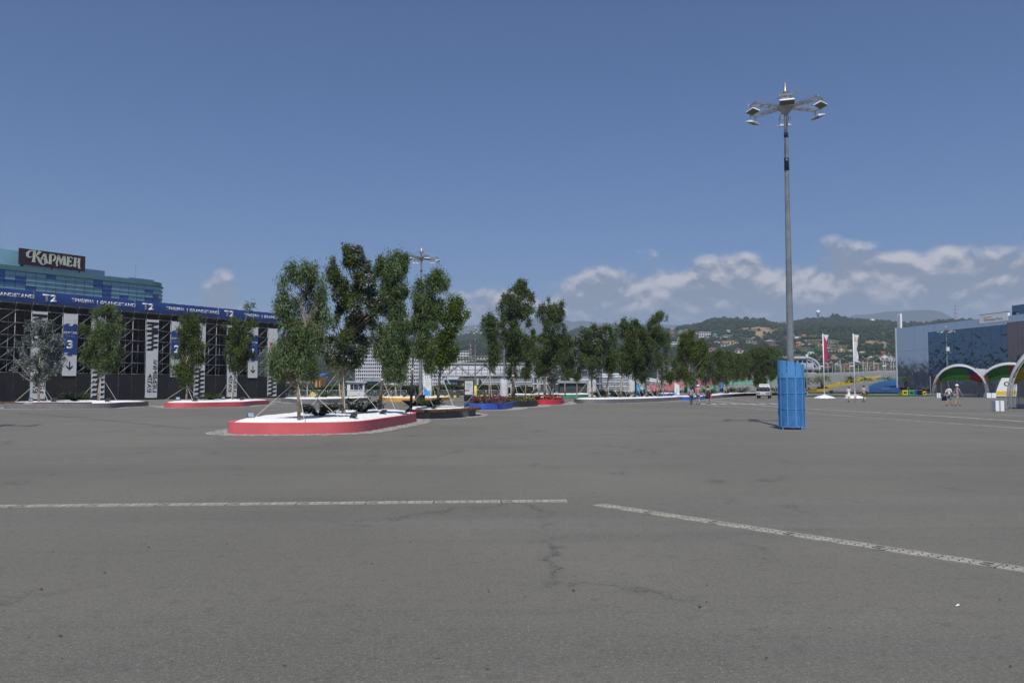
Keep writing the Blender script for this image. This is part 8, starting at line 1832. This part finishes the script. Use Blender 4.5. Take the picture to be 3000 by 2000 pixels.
for px, py, h, t_, b_, lb in ((2510, 1146.5, 1.7, rd_, gt_, 'distant person in red walking near the palms, left one of a pair'), (2516, 1146.5, 1.7, wt_, wt_, 'distant person in white walking near the palms, right one of a pair'), (2611, 1150, 1.7, nv_, dnb, 'person in dark clothes, leftmost of the group at the mirrored building corner'), (2617, 1150.5, 1.65, dnb, kb, 'person in navy in the middle of the group at the mirrored building corner'), (2621, 1151, 1.72, kb, kb, 'person all in black at the corner of the mirrored building'), (2627, 1149, 1.7, wt_, dn_, 'person in white right beside the corner of the mirrored building'),
    (2607, 1151, 1.1, wt_, pk_, 'small child in white beside the group at the mirrored building'), (1993, 1158, 1.66, gt_, kb, 'person standing close behind the small pylon'), (2595, 1150.5, 1.7, bge, bwn, 'person in beige beside the wooden crates near the last palm'), (2602, 1150.5, 1.66, bwn, kb, 'person in brown beside the wooden crates near the last palm'), (2660, 1152, 1.7, bwn, kb, 'person on foot before the yellow container')):
    person(lb, GP(px, py), rr.uniform(-2, 2), h, t_, b_, stride=rr.uniform(.1, .25), shorts=rr.random() < .6)
# dark cyclist behind the last planter
p = G(1937, 1158.5); bk_ = thing('bicycle', 'bicycle ridden by a person in black behind the long grey planter', 'bicycle', (p.x, p.y, 0), R(-75))
def bike(r_, m):
    for y in (-.52, .52):
        mb = MB(); ring = [(0, y + .33 * math.cos(a * PI / 10), .34 + .33 * math.sin(a * PI / 10)) for a in range(21)]; mb.tube(ring, .02, 5, cap=False)
        for a in range(6): mb.bar((0, y, .34), (0, y + .32 * math.cos(a * PI / 3), .34 + .32 * math.sin(a * PI / 3)), .008)
        mb.build('wheel', vt, r_)
    mb = MB(); B_, S_, H2, R_, Fk = (0, -.06, .32), (0, -.22, .85), (0, .36, .90), (0, -.52, .34), (0, .52, .34)
    for a, b_ in ((B_, S_), (B_, H2), (S_, H2), (S_, R_), (B_, R_), (H2, Fk)): mb.tube([a, b_], .02, 6)
    mb.build('frame', m, r_); mb = MB(); mb.tube([(-.27, .30, 1.02), (0, .38, 1.0), (.27, .30, 1.02)], .016, 6); mb.build('handlebar', m, r_); mb = MB(); mb.ball((0, -.24, .93), .10, 8, (.8, 1.4, .4)); mb.build('saddle', vt, r_)
bike(bk_, kb)
person('person in black riding a bicycle behind the long grey planter', (p.x, p.y, 0.08), R(-75), 1.7, kb, kb, shorts=False, stride=.22, arms=(.35, .35))
p = G(2661, 1155.9); b2 = thing('bicycle', 'bicycle parked in front of the yellow container by the mirrored building', 'bicycle', (p.x, p.y, 0), R(80)); bike(b2, orm)
# wooden crates, bench, bins
wd_ = mat('weathered_brown_wood', (.20, .13, .085), .8, var=.3, vscale=5)
for i, (px, lb) in enumerate(((2588, 'slatted wooden crate near the last palm, left'), (2598, 'slatted wooden crate near the last palm, right'))):
    p = G(px, 1151.5); r_ = thing('wooden_crate', lb, 'crate', (p.x, p.y, 0), .1 * i, 'slatted wooden crates near the palms')
    for k in range(5): mb = MB(); mb.bbox(-.75, .75, -.55, -.50, .08 + k * .24, .26 + k * .24); mb.bbox(-.75, .75, .50, .55, .08 + k * .24, .26 + k * .24); mb.bbox(-.80, -.75, -.5, .5, .08 + k * .24, .26 + k * .24); mb.bbox(.75, .80, -.5, .5, .08 + k * .24, .26 + k * .24); mb.build('slat', wd_, r_)
    for x in (-.77, .77):
        for y in (-.52, .52): mb = MB(); mb.bbox(x - .05, x + .05, y - .05, y + .05, 0, 1.5); mb.build('corner_post', wd_, r_)
p = G(2368, 1157.5); r_ = thing('dark_bench', 'dark cantilevered bench on a grey block right of the blue sleeve', 'bench', (p.x, p.y, 0)); mb = MB(); mb.bbox(-1.6, 1.5, -.4, .5, .85, 1.02); mb.build('seat', dark_steel, r_); mb = MB(); mb.bbox(-1.0, -.2, -.35, .45, 0, .84); mb.build('block', gry, r_); mb = MB(); mb.bbox(-.75, -.45, -.37, -.352, .1, .55); mb.build('recess_shade_plate', kb, r_)  # black plate on the block's face stands in for a shaded recess
p = G(2436, 1155.5); r_ = thing('litter_bin', 'small dark litter bin on the asphalt behind the lawn', 'bin', (p.x, p.y, 0)); mb = MB(); mb.lathe([(.26, .1), (.36, .8), (.38, .85), (.33, .86), (.30, .7), (.01, .7)], 10, smooth=False); mb.build('bin_body', pot_m, r_); mb = MB(); mb.lathe([(.3, 0), (.3, .08), (.05, .1)], 10); mb.build('foot', gry, r_)
